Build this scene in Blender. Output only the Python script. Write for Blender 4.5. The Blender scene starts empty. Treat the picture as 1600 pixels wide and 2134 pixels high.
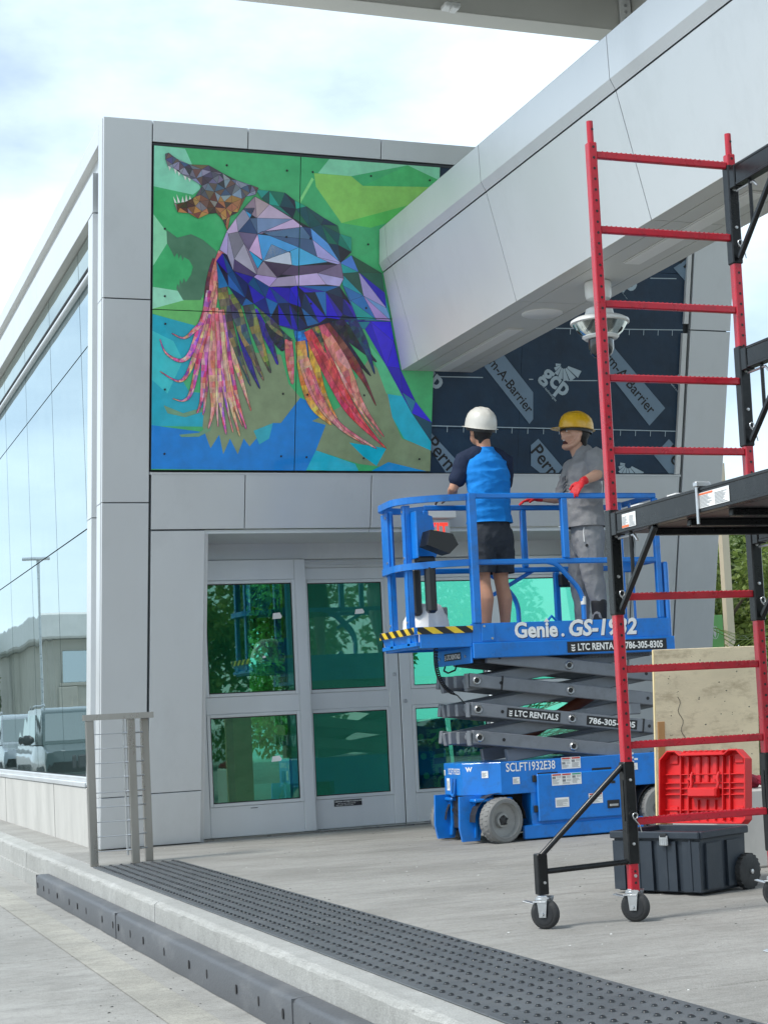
import bpy, bmesh, math, random
from mathutils import Vector, Matrix, Euler
from mathutils.geometry import delaunay_2d_cdt, tessellate_polygon
rnd = random.Random(7)
S = bpy.context.scene
COL = S.collection
# ------------------------------------------------------------------ camera
CAM = Vector((-2.3765, -14.0693, 0.9569))
YAW, PITCH, ROLL, FPX = 0.393695, 0.072209, -0.052227, 3597.29
_w = Vector((math.sin(YAW)*math.cos(PITCH), math.cos(YAW)*math.cos(PITCH), math.sin(PITCH)))
_r0 = Vector((math.cos(YAW), -math.sin(YAW), 0)); _u0 = _r0.cross(_w)
_r = math.cos(ROLL)*_r0 + math.sin(ROLL)*_u0
_u = -math.sin(ROLL)*_r0 + math.cos(ROLL)*_u0
cd = bpy.data.cameras.new('camera'); co = bpy.data.objects.new('camera', cd); COL.objects.link(co)
co.matrix_world = Matrix(((_r.x, _u.x, -_w.x, CAM.x), (_r.y, _u.y, -_w.y, CAM.y), (_r.z, _u.z, -_w.z, CAM.z), (0, 0, 0, 1)))
cd.sensor_fit = 'VERTICAL'; cd.sensor_height = 24.0; cd.sensor_width = 18.0
cd.lens = FPX/2134*24.0
cd.shift_x = -215.08/2134; cd.shift_y = 153.4/2134
cd.clip_start = 0.1; cd.clip_end = 2000
S.camera = co
# ------------------------------------------------------------------ sky and sun
SUN_AZ, SUN_EL = math.radians(-100), math.radians(52)      # azimuth from +Y, clockwise seen from above
W = bpy.data.worlds.new('World'); S.world = W; W.use_nodes = True
nt = W.node_tree; nt.nodes.clear()
out = nt.nodes.new('ShaderNodeOutputWorld'); bg = nt.nodes.new('ShaderNodeBackground')
sky = nt.nodes.new('ShaderNodeTexSky'); sky.sky_type = 'NISHITA'; sky.sun_disc = False
sky.sun_elevation = SUN_EL; sky.sun_rotation = SUN_AZ
sky.air_density = 1.0; sky.dust_density = 0.5; sky.ozone_density = 1.0
tc = nt.nodes.new('ShaderNodeTexCoord'); mp = nt.nodes.new('ShaderNodeMapping')
mp.inputs['Scale'].default_value = (1.0, 1.0, 2.2); mp.inputs['Location'].default_value = (1.35, 0.6, 0.2)
nz = nt.nodes.new('ShaderNodeTexNoise'); nz.inputs['Scale'].default_value = 3.1; nz.inputs['Detail'].default_value = 7; nz.inputs['Roughness'].default_value = 0.55
rp = nt.nodes.new('ShaderNodeValToRGB'); rp.color_ramp.elements[0].position = 0.36; rp.color_ramp.elements[1].position = 0.62
rp.color_ramp.elements[0].color = (0.30, 0.30, 0.30, 1); rp.color_ramp.elements[1].color = (1, 1, 1, 1)
mx = nt.nodes.new('ShaderNodeMixRGB'); mx.inputs[2].default_value = (7.3, 8.7, 9.7, 1)
L = nt.links.new
L(tc.outputs['Generated'], mp.inputs['Vector']); L(mp.outputs['Vector'], nz.inputs['Vector']); L(nz.outputs['Fac'], rp.inputs['Fac'])
L(rp.outputs['Color'], mx.inputs[0]); L(sky.outputs['Color'], mx.inputs[1]); L(mx.outputs['Color'], bg.inputs['Color'])
bg.inputs['Strength'].default_value = 0.085
L(bg.outputs['Background'], out.inputs['Surface'])
sd = bpy.data.lights.new('sun', 'SUN'); sd.energy = 1.75; sd.angle = math.radians(14); sd.color = (1.0, 0.96, 0.9)
so = bpy.data.objects.new('sun', sd); COL.objects.link(so); so.location = (-20, 0, 30)
sdir = Vector((math.sin(SUN_AZ)*math.cos(SUN_EL), math.cos(SUN_AZ)*math.cos(SUN_EL), math.sin(SUN_EL)))
so.rotation_euler = sdir.to_track_quat('Z', 'Y').to_euler()
S.view_settings.view_transform = 'Standard'; S.view_settings.look = 'None'
S.view_settings.exposure = 0.98; S.view_settings.gamma = 1.0; S.view_settings.use_curve_mapping = False
S.render.resolution_x = 767; S.render.resolution_y = 1024

# ------------------------------------------------------------------ object helpers
BASE = {}
def V(*a): return Vector(a)
def tag(o, label=None, cat=None, group=None, kind=None):
    if label: o['label'] = label
    if cat: o['category'] = cat
    if group: o['group'] = group
    if kind: o['kind'] = kind
    return o
def thing(name, label, cat, loc=(0, 0, 0), group=None):
    o = bpy.data.objects.new(name, None); COL.objects.link(o); o.empty_display_size = 0.1
    o.location = loc; BASE[o.name] = Vector(loc)
    return tag(o, label, cat, group)
def link_mesh(name, me, parent=None, loc=(0, 0, 0)):
    o = bpy.data.objects.new(name, me); COL.objects.link(o); o.location = loc
    if parent is not None:
        o.parent = parent
        BASE[o.name] = BASE[parent.name] + Vector(loc)
    else: BASE[o.name] = Vector(loc)
    return o
class MB:
    def __init__(s): s.v = []; s.f = []; s.mi = []; s.m = 0; s.col = {}
    def add(s, vs, fs):
        n = len(s.v); s.v.extend(Vector(p) for p in vs)
        for f in fs: s.f.append(tuple(n+i for i in f)); s.mi.append(s.m)
        return s
    def slab(s, o, ux, uy, w, h, th, c=0.003, n=None):
        """plate whose outer face starts at corner o, spans ux*w, uy*h, outward ux x uy (or n), thickness th behind it"""
        o = Vector(o); ux = Vector(ux).normalized(); uy = Vector(uy).normalized()
        if n is None: n = ux.cross(uy).normalized()
        else: n = Vector(n)
        def ring(i, d): return [o+ux*i+uy*i+n*d, o+ux*(w-i)+uy*i+n*d, o+ux*(w-i)+uy*(h-i)+n*d, o+ux*i+uy*(h-i)+n*d]
        vs = ring(0, -th)+ring(0, -c)+ring(c, 0)
        fs = [(3, 2, 1, 0), (8, 9, 10, 11)]
        for k in (0, 4):
            for i in range(4): fs.append((k+i, k+(i+1) % 4, k+4+(i+1) % 4, k+4+i))
        return s.add(vs, fs)
    def box(s, a, b, c=0.0):
        a = Vector(a); b = Vector(b)
        return s.obox((a+b)/2, (abs(b.x-a.x), abs(b.y-a.y), abs(b.z-a.z)), Matrix.Identity(3), c)
    def obox(s, ctr, size, R, c=0.0):
        ctr = Vector(ctr); hx, hy, hz = (d/2 for d in size)
        c = min(c, hx*.6, hy*.6, hz*.6)
        if c <= 0:
            vs = [V(x, y, z) for z in (-hz, hz) for y in (-hy, hy) for x in (-hx, hx)]
            fs = [(0, 2, 3, 1), (4, 5, 7, 6), (0, 1, 5, 4), (2, 6, 7, 3), (0, 4, 6, 2), (1, 3, 7, 5)]
        else:
            vs = []; idx = {}
            for sx in (-1, 1):
                for sy in (-1, 1):
                    for sz in (-1, 1):
                        for ax in range(3):
                            p = [sx*(hx-c), sy*(hy-c), sz*(hz-c)]; q = [sx*hx, sy*hy, sz*hz]; p[ax] = q[ax]
                            idx[(sx, sy, sz, ax)] = len(vs); vs.append(Vector(p))
            fs = []
            def quad(l):
                fs.append(tuple(idx[k] for k in l))
            for ax in range(3):
                o1, o2 = [(1, 2), (2, 0), (0, 1)][ax]
                for sg in (-1, 1):
                    l = []
                    for (p, q) in ((-1, -1), (1, -1), (1, 1), (-1, 1)):
                        k = [0, 0, 0]; k[ax] = sg; k[o1] = p; k[o2] = q; l.append((k[0], k[1], k[2], ax))
                    if sg < 0: l.reverse()
                    quad(l)
                # edges parallel to ax
                for p in (-1, 1):
                    for q in (-1, 1):
                        def K(t, a):
                            k = [0, 0, 0]; k[ax] = t; k[o1] = p; k[o2] = q; return (k[0], k[1], k[2], a)
                        l = [K(-1, o1), K(1, o1), K(1, o2), K(-1, o2)]
                        if p*q > 0: l.reverse()
                        quad(l)
            for sx in (-1, 1):
                for sy in (-1, 1):
                    for sz in (-1, 1):
                        l = [(sx, sy, sz, 0), (sx, sy, sz, 1), (sx, sy, sz, 2)]
                        if sx*sy*sz < 0: l.reverse()
                        quad(l)
        return s.add([ctr+R @ p for p in vs], fs)
    def bar(s, p, q, w, h, c=0.0, up=(0, 0, 1)):
        p = Vector(p); q = Vector(q); d = (q-p); ln = d.length; d.normalize(); up = Vector(up)
        if abs(d.dot(up)) > .98: up = Vector((0, 1, 0))
        x = d.cross(up).normalized(); z = x.cross(d)
        R = Matrix((x, d, z)).transposed()
        return s.obox((p+q)/2, (w, ln, h), R, c)
    def tube(s, path, r, n=10, cap=True, closed=False):
        path = [Vector(p) for p in path]; m = len(path)
        rs = r if isinstance(r, (list, tuple)) else [r]*m
        vs = []; fs = []; prev = None
        for i, p in enumerate(path):
            if closed: d = path[(i+1) % m]-path[i-1]
            else: d = path[min(i+1, m-1)]-path[max(i-1, 0)]
            if d.length < 1e-9: d = Vector((0, 0, 1))
            d.normalize()
            if prev is None:
                a = Vector((0, 0, 1)) if abs(d.z) < .9 else Vector((1, 0, 0))
                x = d.cross(a).normalized()
            else: x = (prev-d*prev.dot(d)).normalized()
            prev = x; y = d.cross(x)
            for k in range(n):
                t = 2*math.pi*k/n; vs.append(p+(x*math.cos(t)+y*math.sin(t))*rs[i])
        for i in range(m if closed else m-1):
            j = (i+1) % m
            for k in range(n): fs.append((i*n+k, i*n+(k+1) % n, j*n+(k+1) % n, j*n+k))
        if cap and not closed:
            fs.append(tuple(range(n-1, -1, -1))); fs.append(tuple(range((m-1)*n, m*n)))
        return s.add(vs, fs)
    def prism(s, poly, o, ux, uy, depth):
        """extrude 2d polygon (ccw in ux,uy) by depth along -(ux x uy); front face at o plane"""
        o = Vector(o); ux = Vector(ux); uy = Vector(uy); n = ux.cross(uy).normalized(); k = len(poly)
        fr = [o+ux*a+uy*b for a, b in poly]; bk = [p-n*depth for p in fr]
        fs = [tuple(range(k)), tuple(range(2*k-1, k-1, -1))]
        for i in range(k): j = (i+1) % k; fs.append((i, k+i, k+j, j))
        return s.add(fr+bk, fs)
    def loft(s, rings, cap=True, closed=True):
        k = len(rings[0]); vs = [p for r in rings for p in r]; fs = []
        for i in range(len(rings)-1):
            for j in range(k if closed else k-1):
                j2 = (j+1) % k; fs.append((i*k+j, i*k+j2, (i+1)*k+j2, (i+1)*k+j))
        if cap: fs.append(tuple(range(k-1, -1, -1))); fs.append(tuple(range((len(rings)-1)*k, len(rings)*k)))
        return s.add(vs, fs)
    def lathe(s, prof, c, ax=(0, 0, 1), n=20, cap=True):
        c = Vector(c); ax = Vector(ax).normalized()
        a = Vector((0, 0, 1)) if abs(ax.z) < .9 else Vector((1, 0, 0))
        x = ax.cross(a).normalized(); y = ax.cross(x)
        rings = [[c+ax*h+(x*math.cos(2*math.pi*k/n)+y*math.sin(2*math.pi*k/n))*max(r, 1e-5) for k in range(n)] for r, h in prof]
        return s.loft(rings, cap)
    def flat(s, vf, o, ux, uy):
        o = Vector(o); ux = Vector(ux); uy = Vector(uy)
        return s.add([o+ux*a+uy*b for a, b in vf[0]], vf[1])
    def mesh(s, name, mats, off=(0, 0, 0), smooth=False):
        off = Vector(off); me = bpy.data.meshes.new(name)
        me.from_pydata([tuple(p-off) for p in s.v], [], s.f)
        if not isinstance(mats, (list, tuple)): mats = [mats]
        for m in mats: me.materials.append(m)
        if len(mats) > 1: me.polygons.foreach_set('material_index', s.mi)
        if smooth:
            me.polygons.foreach_set('use_smooth', [True]*len(me.polygons)); me.set_sharp_from_angle(angle=math.radians(40))
        me.update(); return me
    def build(s, name, mats, parent=None, smooth=False, base=None):
        b = BASE[parent.name] if parent is not None else Vector(base or (0, 0, 0))
        return link_mesh(name, s.mesh(name, mats, b, smooth), parent, (0, 0, 0) if parent is not None else b)
def copy_part(o, parent, dloc):
    c = o.copy(); COL.objects.link(c); c.parent = parent; c.location = Vector(o.location)+Vector(dloc)
    BASE[c.name] = BASE[o.name]; return c
_tcache = {}
def text2d(s, size=1.0, bold=0.0, shear=0.0, sx=1.0, align='LEFT'):
    key = (s, size, bold, shear, sx, align)
    if key in _tcache: return _tcache[key]
    cu = bpy.data.curves.new('t', 'FONT'); cu.body = s; cu.size = size; cu.offset = bold*size; cu.shear = shear
    cu.align_x = align; cu.resolution_u = 3
    ob = bpy.data.objects.new('t', cu); COL.objects.link(ob)
    me = bpy.data.meshes.new_from_object(ob)
    vs = [(v.co.x*sx, v.co.y) for v in me.vertices]; fs = [tuple(p.vertices) for p in me.polygons]
    bpy.data.objects.remove(ob); bpy.data.meshes.remove(me); bpy.data.curves.remove(cu)
    _tcache[key] = (vs, fs); return vs, fs
def twidth(vf): return max(a for a, b in vf[0])
def poly2d(p): return ([tuple(q) for q in p], [tuple(range(len(p)))])

# ------------------------------------------------------------------ materials
def lin(c):
    return tuple((x/12.92 if x <= .04045 else ((x+.055)/1.055)**2.4) for x in (c[0]/255, c[1]/255, c[2]/255))
def mat(name, c, r=.5, m=0.0, var=.08, vs=3.0, bump=0.0, bs=60.0, spec=.5, coat=0.0, emit=0.0, stretch=(1, 1, 1), dirt=None, dirt_amt=0.0, ds=2.0, fvar=0.0):
    M = bpy.data.materials.new(name); M.use_nodes = True; t = M.node_tree; N = t.nodes; p = N['Principled BSDF']; K = t.links.new
    tcn = N.new('ShaderNodeTexCoord'); mpn = N.new('ShaderNodeMapping'); mpn.inputs['Scale'].default_value = stretch
    K(tcn.outputs['Object'], mpn.inputs['Vector'])
    n1 = N.new('ShaderNodeTexNoise'); n1.inputs['Scale'].default_value = vs; n1.inputs['Detail'].default_value = 8; n1.inputs['Roughness'].default_value = .6
    K(mpn.outputs['Vector'], n1.inputs['Vector'])
    mr = N.new('ShaderNodeMapRange'); mr.inputs[1].default_value = .3; mr.inputs[2].default_value = .7; mr.inputs[3].default_value = 1-var; mr.inputs[4].default_value = 1+var
    K(n1.outputs['Fac'], mr.inputs[0])
    mul = N.new('ShaderNodeVectorMath'); mul.operation = 'SCALE'; mul.inputs[0].default_value = c[:3]
    K(mr.outputs[0], mul.inputs['Scale']); colo = mul.outputs[0]
    if fvar:
        n3 = N.new('ShaderNodeTexNoise'); n3.inputs['Scale'].default_value = 140; n3.inputs['Detail'].default_value = 3
        K(mpn.outputs['Vector'], n3.inputs['Vector'])
        m3 = N.new('ShaderNodeMapRange'); m3.inputs[1].default_value = .35; m3.inputs[2].default_value = .65; m3.inputs[3].default_value = 1-fvar; m3.inputs[4].default_value = 1+fvar
        K(n3.outputs['Fac'], m3.inputs[0]); mu2 = N.new('ShaderNodeVectorMath'); mu2.operation = 'SCALE'; K(colo, mu2.inputs[0]); K(m3.outputs[0], mu2.inputs['Scale']); colo = mu2.outputs[0]
    if dirt is not None:
        n2 = N.new('ShaderNodeTexNoise'); n2.inputs['Scale'].default_value = ds; n2.inputs['Detail'].default_value = 10; n2.inputs['Roughness'].default_value = .72
        K(mpn.outputs['Vector'], n2.inputs['Vector'])
        rr = N.new('ShaderNodeMapRange'); rr.inputs[1].default_value = .5; rr.inputs[2].default_value = .72; rr.inputs[3].default_value = 0; rr.inputs[4].default_value = dirt_amt
        K(n2.outputs['Fac'], rr.inputs[0]); mixn = N.new('ShaderNodeMixRGB'); mixn.inputs[2].default_value = (*dirt[:3], 1)
        K(rr.outputs[0], mixn.inputs[0]); K(colo, mixn.inputs[1]); colo = mixn.outputs[0]
    K(colo, p.inputs['Base Color'])
    r2 = N.new('ShaderNodeMapRange'); r2.inputs[1].default_value = .3; r2.inputs[2].default_value = .7; r2.inputs[3].default_value = max(.02, r-.07); r2.inputs[4].default_value = min(1, r+.07)
    K(n1.outputs['Fac'], r2.inputs[0]); K(r2.outputs[0], p.inputs['Roughness'])
    p.inputs['Metallic'].default_value = m; p.inputs['Specular IOR Level'].default_value = spec; p.inputs['Coat Weight'].default_value = coat
    if bump:
        nb = N.new('ShaderNodeTexNoise'); nb.inputs['Scale'].default_value = bs; nb.inputs['Detail'].default_value = 5
        K(mpn.outputs['Vector'], nb.inputs['Vector']); bn = N.new('ShaderNodeBump'); bn.inputs['Strength'].default_value = bump; bn.inputs['Distance'].default_value = .01
        K(nb.outputs['Fac'], bn.inputs['Height']); K(bn.outputs[0], p.inputs['Normal'])
    if emit:
        K(colo, p.inputs['Emission Color']); p.inputs['Emission Strength'].default_value = emit
    return M
m_alu = mat('silver_panel', (.66, .68, .69), .36, .35, .035, .9, .10, 1.8, dirt=(.54, .56, .565), dirt_amt=.5, ds=1.6, stretch=(1, 1, .55))
m_alu2 = mat('door_aluminium', (.66, .68, .69), .36, .4, .05, 2, .02, 200, stretch=(1, 1, .15))
m_backing = mat('dark_backing', (.07, .078, .085), .7)
m_soff = mat('soffit_panel', (.60, .60, .57), .45, .25, .03, 1)
def concrete(name, c, dark, stretch=(1, 1, 1), warm=None, amt=.6):
    """cast concrete: broad stains, trowel streaks, speckle and small dark spots"""
    M = bpy.data.materials.new(name); M.use_nodes = True; t = M.node_tree; N = t.nodes; K = t.links.new; p = N['Principled BSDF']
    tcn = N.new('ShaderNodeTexCoord')
    def noise_(sc, st, det=8, ro=.65):
        m_ = N.new('ShaderNodeMapping'); m_.inputs['Scale'].default_value = st; n_ = N.new('ShaderNodeTexNoise'); n_.inputs['Scale'].default_value = sc; n_.inputs['Detail'].default_value = det; n_.inputs['Roughness'].default_value = ro
        K(tcn.outputs['Object'], m_.inputs[0]); K(m_.outputs[0], n_.inputs['Vector']); return n_.outputs['Fac']
    def rng(s_, a_, b_, c_, d_):
        r_ = N.new('ShaderNodeMapRange'); r_.inputs[1].default_value = a_; r_.inputs[2].default_value = b_; r_.inputs[3].default_value = c_; r_.inputs[4].default_value = d_; K(s_, r_.inputs[0]); return r_.outputs[0]
    def mixc(f_, a_, col):
        x_ = N.new('ShaderNodeMixRGB'); K(f_, x_.inputs[0]); x_.inputs[2].default_value = (*col, 1)
        if isinstance(a_, tuple): x_.inputs[1].default_value = (*a_, 1)
        else: K(a_, x_.inputs[1])
        return x_.outputs[0]
    col = mixc(rng(noise_(.8, stretch), .42, .70, 0, amt), tuple(c), dark)
    col = mixc(rng(noise_(3.4, (stretch[0]*.65, stretch[1]*1.7, 1), 10, .75), .48, .72, 0, amt*.8), col, dark)
    col = mixc(rng(noise_(2.1, (stretch[0], stretch[1]*1.8, 1), 9, .7), .55, .75, 0, .5), col, warm or tuple(min(1, k*1.3) for k in c))
    col = mixc(rng(noise_(9, (stretch[0]*.7, stretch[1]*1.5, 1), 8, .75), .5, .7, 0, amt*.7), col, dark)
    col = mixc(rng(noise_(38, (1, 1, 1), 7, .8), .46, .66, 0, .38), col, dark)
    col = mixc(rng(noise_(26, (1, 1, 1), 6, .8), .58, .70, 0, .7), col, tuple(k*.62 for k in dark))
    f = rng(noise_(170, (1, 1, 1), 3), .35, .65, .78, 1.22); sc_ = N.new('ShaderNodeVectorMath'); sc_.operation = 'SCALE'; K(col, sc_.inputs[0]); K(f, sc_.inputs['Scale']); K(sc_.outputs[0], p.inputs['Base Color'])
    K(rng(noise_(3, stretch), .3, .7, .62, .9), p.inputs['Roughness']); p.inputs['Specular IOR Level'].default_value = .4
    bn = N.new('ShaderNodeBump'); bn.inputs['Strength'].default_value = .35; bn.inputs['Distance'].default_value = .004; K(noise_(60, stretch, 6, .7), bn.inputs['Height']); K(bn.outputs[0], p.inputs['Normal'])
    return M
m_conc = concrete('platform_concrete', (.335, .327, .305), (.15, .143, .128), (.8, 1.4, 1))
m_road = concrete('road_concrete', (.365, .358, .335), (.18, .175, .16), (1.2, .8, 1))
m_kerb = concrete('kerb_concrete', (.40, .40, .38), (.25, .25, .235), (2, .9, 2), warm=(.62, .62, .60))
m_wallc = mat('smooth_concrete', (.50, .49, .46), .75, 0, .10, 1.6, .1, 60, .3, dirt=(.33, .33, .31), dirt_amt=.5, ds=1.8, stretch=(1, 1, .5))
m_joint = mat('joint_dark', (.05, .05, .048), .9)
m_black = mat('black_plastic', (.014, .015, .017), .42, 0, .15, 5, .05, 120)
m_rubber = mat('black_rubber', (.022, .023, .024), .7, 0, .25, 6, .2, 80, dirt=(.12, .12, .115), dirt_amt=.35, ds=6)
m_white = mat('white_plastic', (.72, .72, .70), .35, 0, .03, 3)
m_steel = mat('brushed_steel', (.36, .345, .32), .3, .9, .08, 8, .03, 150, stretch=(1, 1, .2))
m_zinc = mat('zinc_plate', (.55, .56, .57), .32, .85, .12, 14, .05, 100)
m_red = mat('red_paint', (.46, .008, .024), .30, 0, .10, 9, .06, 220, .5, .15, dirt=(.16, .02, .025), dirt_amt=.6, ds=24)
m_blk = mat('black_paint', (.005, .006, .007), .30, 0, .2, 6, .04, 150, .38, 0.0, dirt=(.05, .05, .05), dirt_amt=.25, ds=18)
m_blue = mat('lift_blue', (.004, .175, .60), .34, 0, .12, 3.5, .05, 160, .5, .15, dirt=(.03, .10, .26), dirt_amt=.6, ds=9)
m_grey = mat('arm_grey', (.19, .205, .23), .42, .1, .1, 4, .05, 120, dirt=(.07, .07, .07), dirt_amt=.4, ds=5)
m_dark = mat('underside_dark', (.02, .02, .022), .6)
m_ink = mat('ink_white', (.80, .80, .78), .5, 0, .08, 20)
m_inkb = mat('ink_black', (.012, .012, .014), .45)
m_yel = mat('yellow_stripe', (.72, .50, .03), .45, 0, .1, 10, dirt=(.25, .2, .1), dirt_amt=.4, ds=12)
m_wheel = mat('wheel_grey', (.20, .20, .195), .7, 0, .12, 10, .15, 120, dirt=(.16, .16, .15), dirt_amt=.5, ds=12)
def glass_mat(name, tint, base_fac, ior, wave=0.0, opaque=None, gloss=(.93, 1, .97)):
    M = bpy.data.materials.new(name); M.use_nodes = True; t = M.node_tree; N = t.nodes; K = t.links.new; N.clear()
    o = N.new('ShaderNodeOutputMaterial'); mixs = N.new('ShaderNodeMixShader'); gl = N.new('ShaderNodeBsdfGlossy'); gl.inputs['Roughness'].default_value = .012
    gl.inputs['Color'].default_value = (*gloss, 1)
    if opaque: a = N.new('ShaderNodeBsdfDiffuse'); a.inputs['Color'].default_value = (*opaque, 1)
    else: a = N.new('ShaderNodeBsdfTransparent'); a.inputs['Color'].default_value = (*tint, 1)
    fr = N.new('ShaderNodeFresnel'); fr.inputs['IOR'].default_value = ior
    ad = N.new('ShaderNodeMath'); ad.operation = 'ADD'; ad.use_clamp = True; ad.inputs[1].default_value = base_fac
    K(fr.outputs[0], ad.inputs[0]); K(ad.outputs[0], mixs.inputs[0]); K(a.outputs[0], mixs.inputs[1]); K(gl.outputs[0], mixs.inputs[2]); K(mixs.outputs[0], o.inputs['Surface'])
    if wave:
        tcn = N.new('ShaderNodeTexCoord'); mpn = N.new('ShaderNodeMapping'); mpn.inputs['Scale'].default_value = (1, .9, .28); nb = N.new('ShaderNodeTexNoise'); nb.inputs['Scale'].default_value = 1.6; nb.inputs['Detail'].default_value = 1
        bn = N.new('ShaderNodeBump'); bn.inputs['Strength'].default_value = 1; bn.inputs['Distance'].default_value = wave
        K(tcn.outputs['Object'], mpn.inputs[0]); K(mpn.outputs[0], nb.inputs['Vector']); K(nb.outputs['Fac'], bn.inputs['Height'])
        for q in (gl, fr): K(bn.outputs[0], q.inputs['Normal'])
    return M
m_gdoor = glass_mat('green_glass', (.30, .74, .62), .11, 1.42, .0010, gloss=(.62, .95, .82))
m_gwall = glass_mat('mirror_glass', (.3, .6, .5), .36, 1.5, .0020, opaque=(.10, .15, .15), gloss=(.76, .85, .88))
# ------------------------------------------------------------------ ground, road, platform, kerb
TL = 0.232462; T = math.tan(TL); CT, ST = math.cos(TL), math.sin(TL)
ZR = -0.265
mb = MB(); mb.add([(-400, -400, -.30), (400, -400, -.30), (400, 400, -.30), (-400, 400, -.30)], [(0, 1, 2, 3)])
tag(mb.build('ground', m_road), kind='structure')
road = tag(MB().add([(-9, -40, ZR-.022), (-.45, -40, ZR-.022), (-.45, 60, ZR-.022), (-9, 60, ZR-.022)], [(0, 1, 2, 3)]).build('road', m_joint), kind='structure')
ys = [-40, -28, -20, -12.6, -4.34, 3.4, 11, 19, 27, 40, 60]
for i in range(len(ys)-1):
    for (xa, xb) in ((-9, -4.8), (-4.79, -.452)):
        MB().box((xa, ys[i]+.008, ZR-.03), (xb, ys[i+1]-.008, ZR), .006).build('slab', m_road, road)
# faded yellow lane line, worn through in places
M = concrete('worn_yellow_line', (.41, .395, .345), (.20, .195, .175), (1.2, .8, 1), amt=.75)
MB().add([(-.90, -13, ZR+.004), (-.70, -13, ZR+.004), (-.70, 30, ZR+.004), (-.90, 30, ZR+.004)], [(0, 1, 2, 3)]).build('lane_line', M, road)
plat = tag(MB().box((-.30, -30, -.29), (14, 30, -.03)).build('platform', m_joint), kind='structure')
yp = [-30, -17.3, -13.2, -8.93, -4.25, -.02, 6, 14, 30]; xp = [-.297, 3.1, 8.2, 14]
for i in range(len(yp)-1):
    for j in range(3):
        MB().box((xp[j]+.004, yp[i]+.006, -.06), (xp[j+1]-.004, yp[i+1]-.006, 0), .006).build('slab', m_conc, plat)
kerb = tag(MB().box((-.42, -30, -.5), (-.31, 60, -.02)).build('kerb', m_joint), kind='structure')
yk = [-30, -20.2, -14.95, -9.69, -4.43, .83, 6.1, 11.4, 16.6, 25, 60]
prof = [(-.30, -.4), (-.30, .0), (-.432, .0), (-.447, -.006), (-.456, -.014), (-.46, -.026), (-.462, -.15), (-.475, -.152), (-.478, -.4)]
for i in range(len(yk)-1):
    a, b = yk[i]+.004, yk[i+1]-.004; n = max(2, int((b-a)/.09)); rings = []
    for k in range(n+1):
        y = a+(b-a)*k/n; j = [rnd.gauss(0, .0016) for _ in prof]
        rings.append([V(x+(j[q] if 1 < q < 6 else 0), y, z+(j[-q]*.6 if 1 < q < 6 else 0)) for q, (x, z) in enumerate(prof)])
    MB().loft(rings).build('kerb_stone', m_kerb, kerb)
# ------------------------------------------------------------------ station building
def fp(X, Z, o=0.0): return V(X, -Z*T-o*CT, Z-o*ST)
UP = V(0, -ST, CT); NF = V(0, -CT, -ST); EX = V(1, 0, 0)
bld = thing('station_building', 'silver panel-clad station building leaning forward, green glass doors, mirrored side glazing', 'building')
def fpanel(x0, x1, z0, z1, th=.04, o=0.0, g=.004, name='panel', m=None, parent=None, c=.003):
    h = (z1-z0)/CT-2*g; cz = g*CT
    mb = MB().slab(fp(x0+g, z0+cz, o), EX, UP, x1-x0-2*g, h, th, c)
    return mb.build(name, m or m_alu, parent or bld)
HT = 5.565
for z0, z1 in ((0.005, .42), (.42, 2.72), (2.72, 4.25), (4.25, HT)): fpanel(0, .372, z0, z1)
for x0, x1 in ((.372, 1.117), (1.117, 2.208), (2.208, 3.30), (3.30, 4.39), (4.39, 5.08)): fpanel(x0, x1, 5.405, HT)
for x0, x1 in ((.385, 1.14), (1.14, 2.204), (2.204, 3.27), (3.27, 4.33), (4.33, 5.08)): fpanel(x0, x1, 2.51, 2.945)
for z0, z1 in ((.005, .43), (.43, 2.505)):
    fpanel(.385, .822, z0, z1); fpanel(4.672, 5.095, z0, z1)
for z0, z1 in ((.005, .43), (.43, 2.49), (2.49, 4.19), (4.19, HT)): fpanel(5.103, 5.512, z0, z1)
# dark recessed backing of the joints, cladding rail, sides and roof
def leanbox(x0, x1, z0, z1, d0, d1, name, m, parent=bld):
    """block between two depths behind the leaning face"""
    pts = [fp(x0, z0, -d0), fp(x1, z0, -d0), fp(x1, z1, -d0), fp(x0, z1, -d0), fp(x0, z0, -d1), fp(x1, z0, -d1), fp(x1, z1, -d1), fp(x0, z1, -d1)]
    return MB().add(pts, [(0, 1, 2, 3), (5, 4, 7, 6), (4, 0, 3, 7), (1, 5, 6, 2), (3, 2, 6, 7), (4, 5, 1, 0)]).build(name, m, parent)
leanbox(.02, .80, .01, 2.515, .042, .10, 'backing', m_backing); leanbox(4.69, 5.49, .01, 2.515, .042, .10, 'backing', m_backing)
leanbox(.02, 5.49, 2.525, 5.54, .075, .16, 'backing', m_backing)
leanbox(.02, .37, 2.4, 5.54, .042, .074, 'backing', m_backing); leanbox(5.1, 5.49, 2.4, 5.54, .042, .074, 'backing', m_backing)
leanbox(.372, 5.1, 2.525, 2.93, .042, .074, 'backing', m_backing); leanbox(.372, 5.1, 5.41, 5.54, .042, .074, 'backing', m_backing)
leanbox(.375, 5.09, 2.935, 2.953, .0, .07, 'ledge', m_alu2)
leanbox(.377, 5.09, 5.385, 5.402, .02, .07, 'ledge', m_backing)
leanbox(5.03, 5.075, 2.956, 4.16, -.004, .06, 'edge_trim', m_white); leanbox(5.04, 5.08, 4.24, 5.39, -.004, .06, 'edge_trim', m_white)
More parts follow.
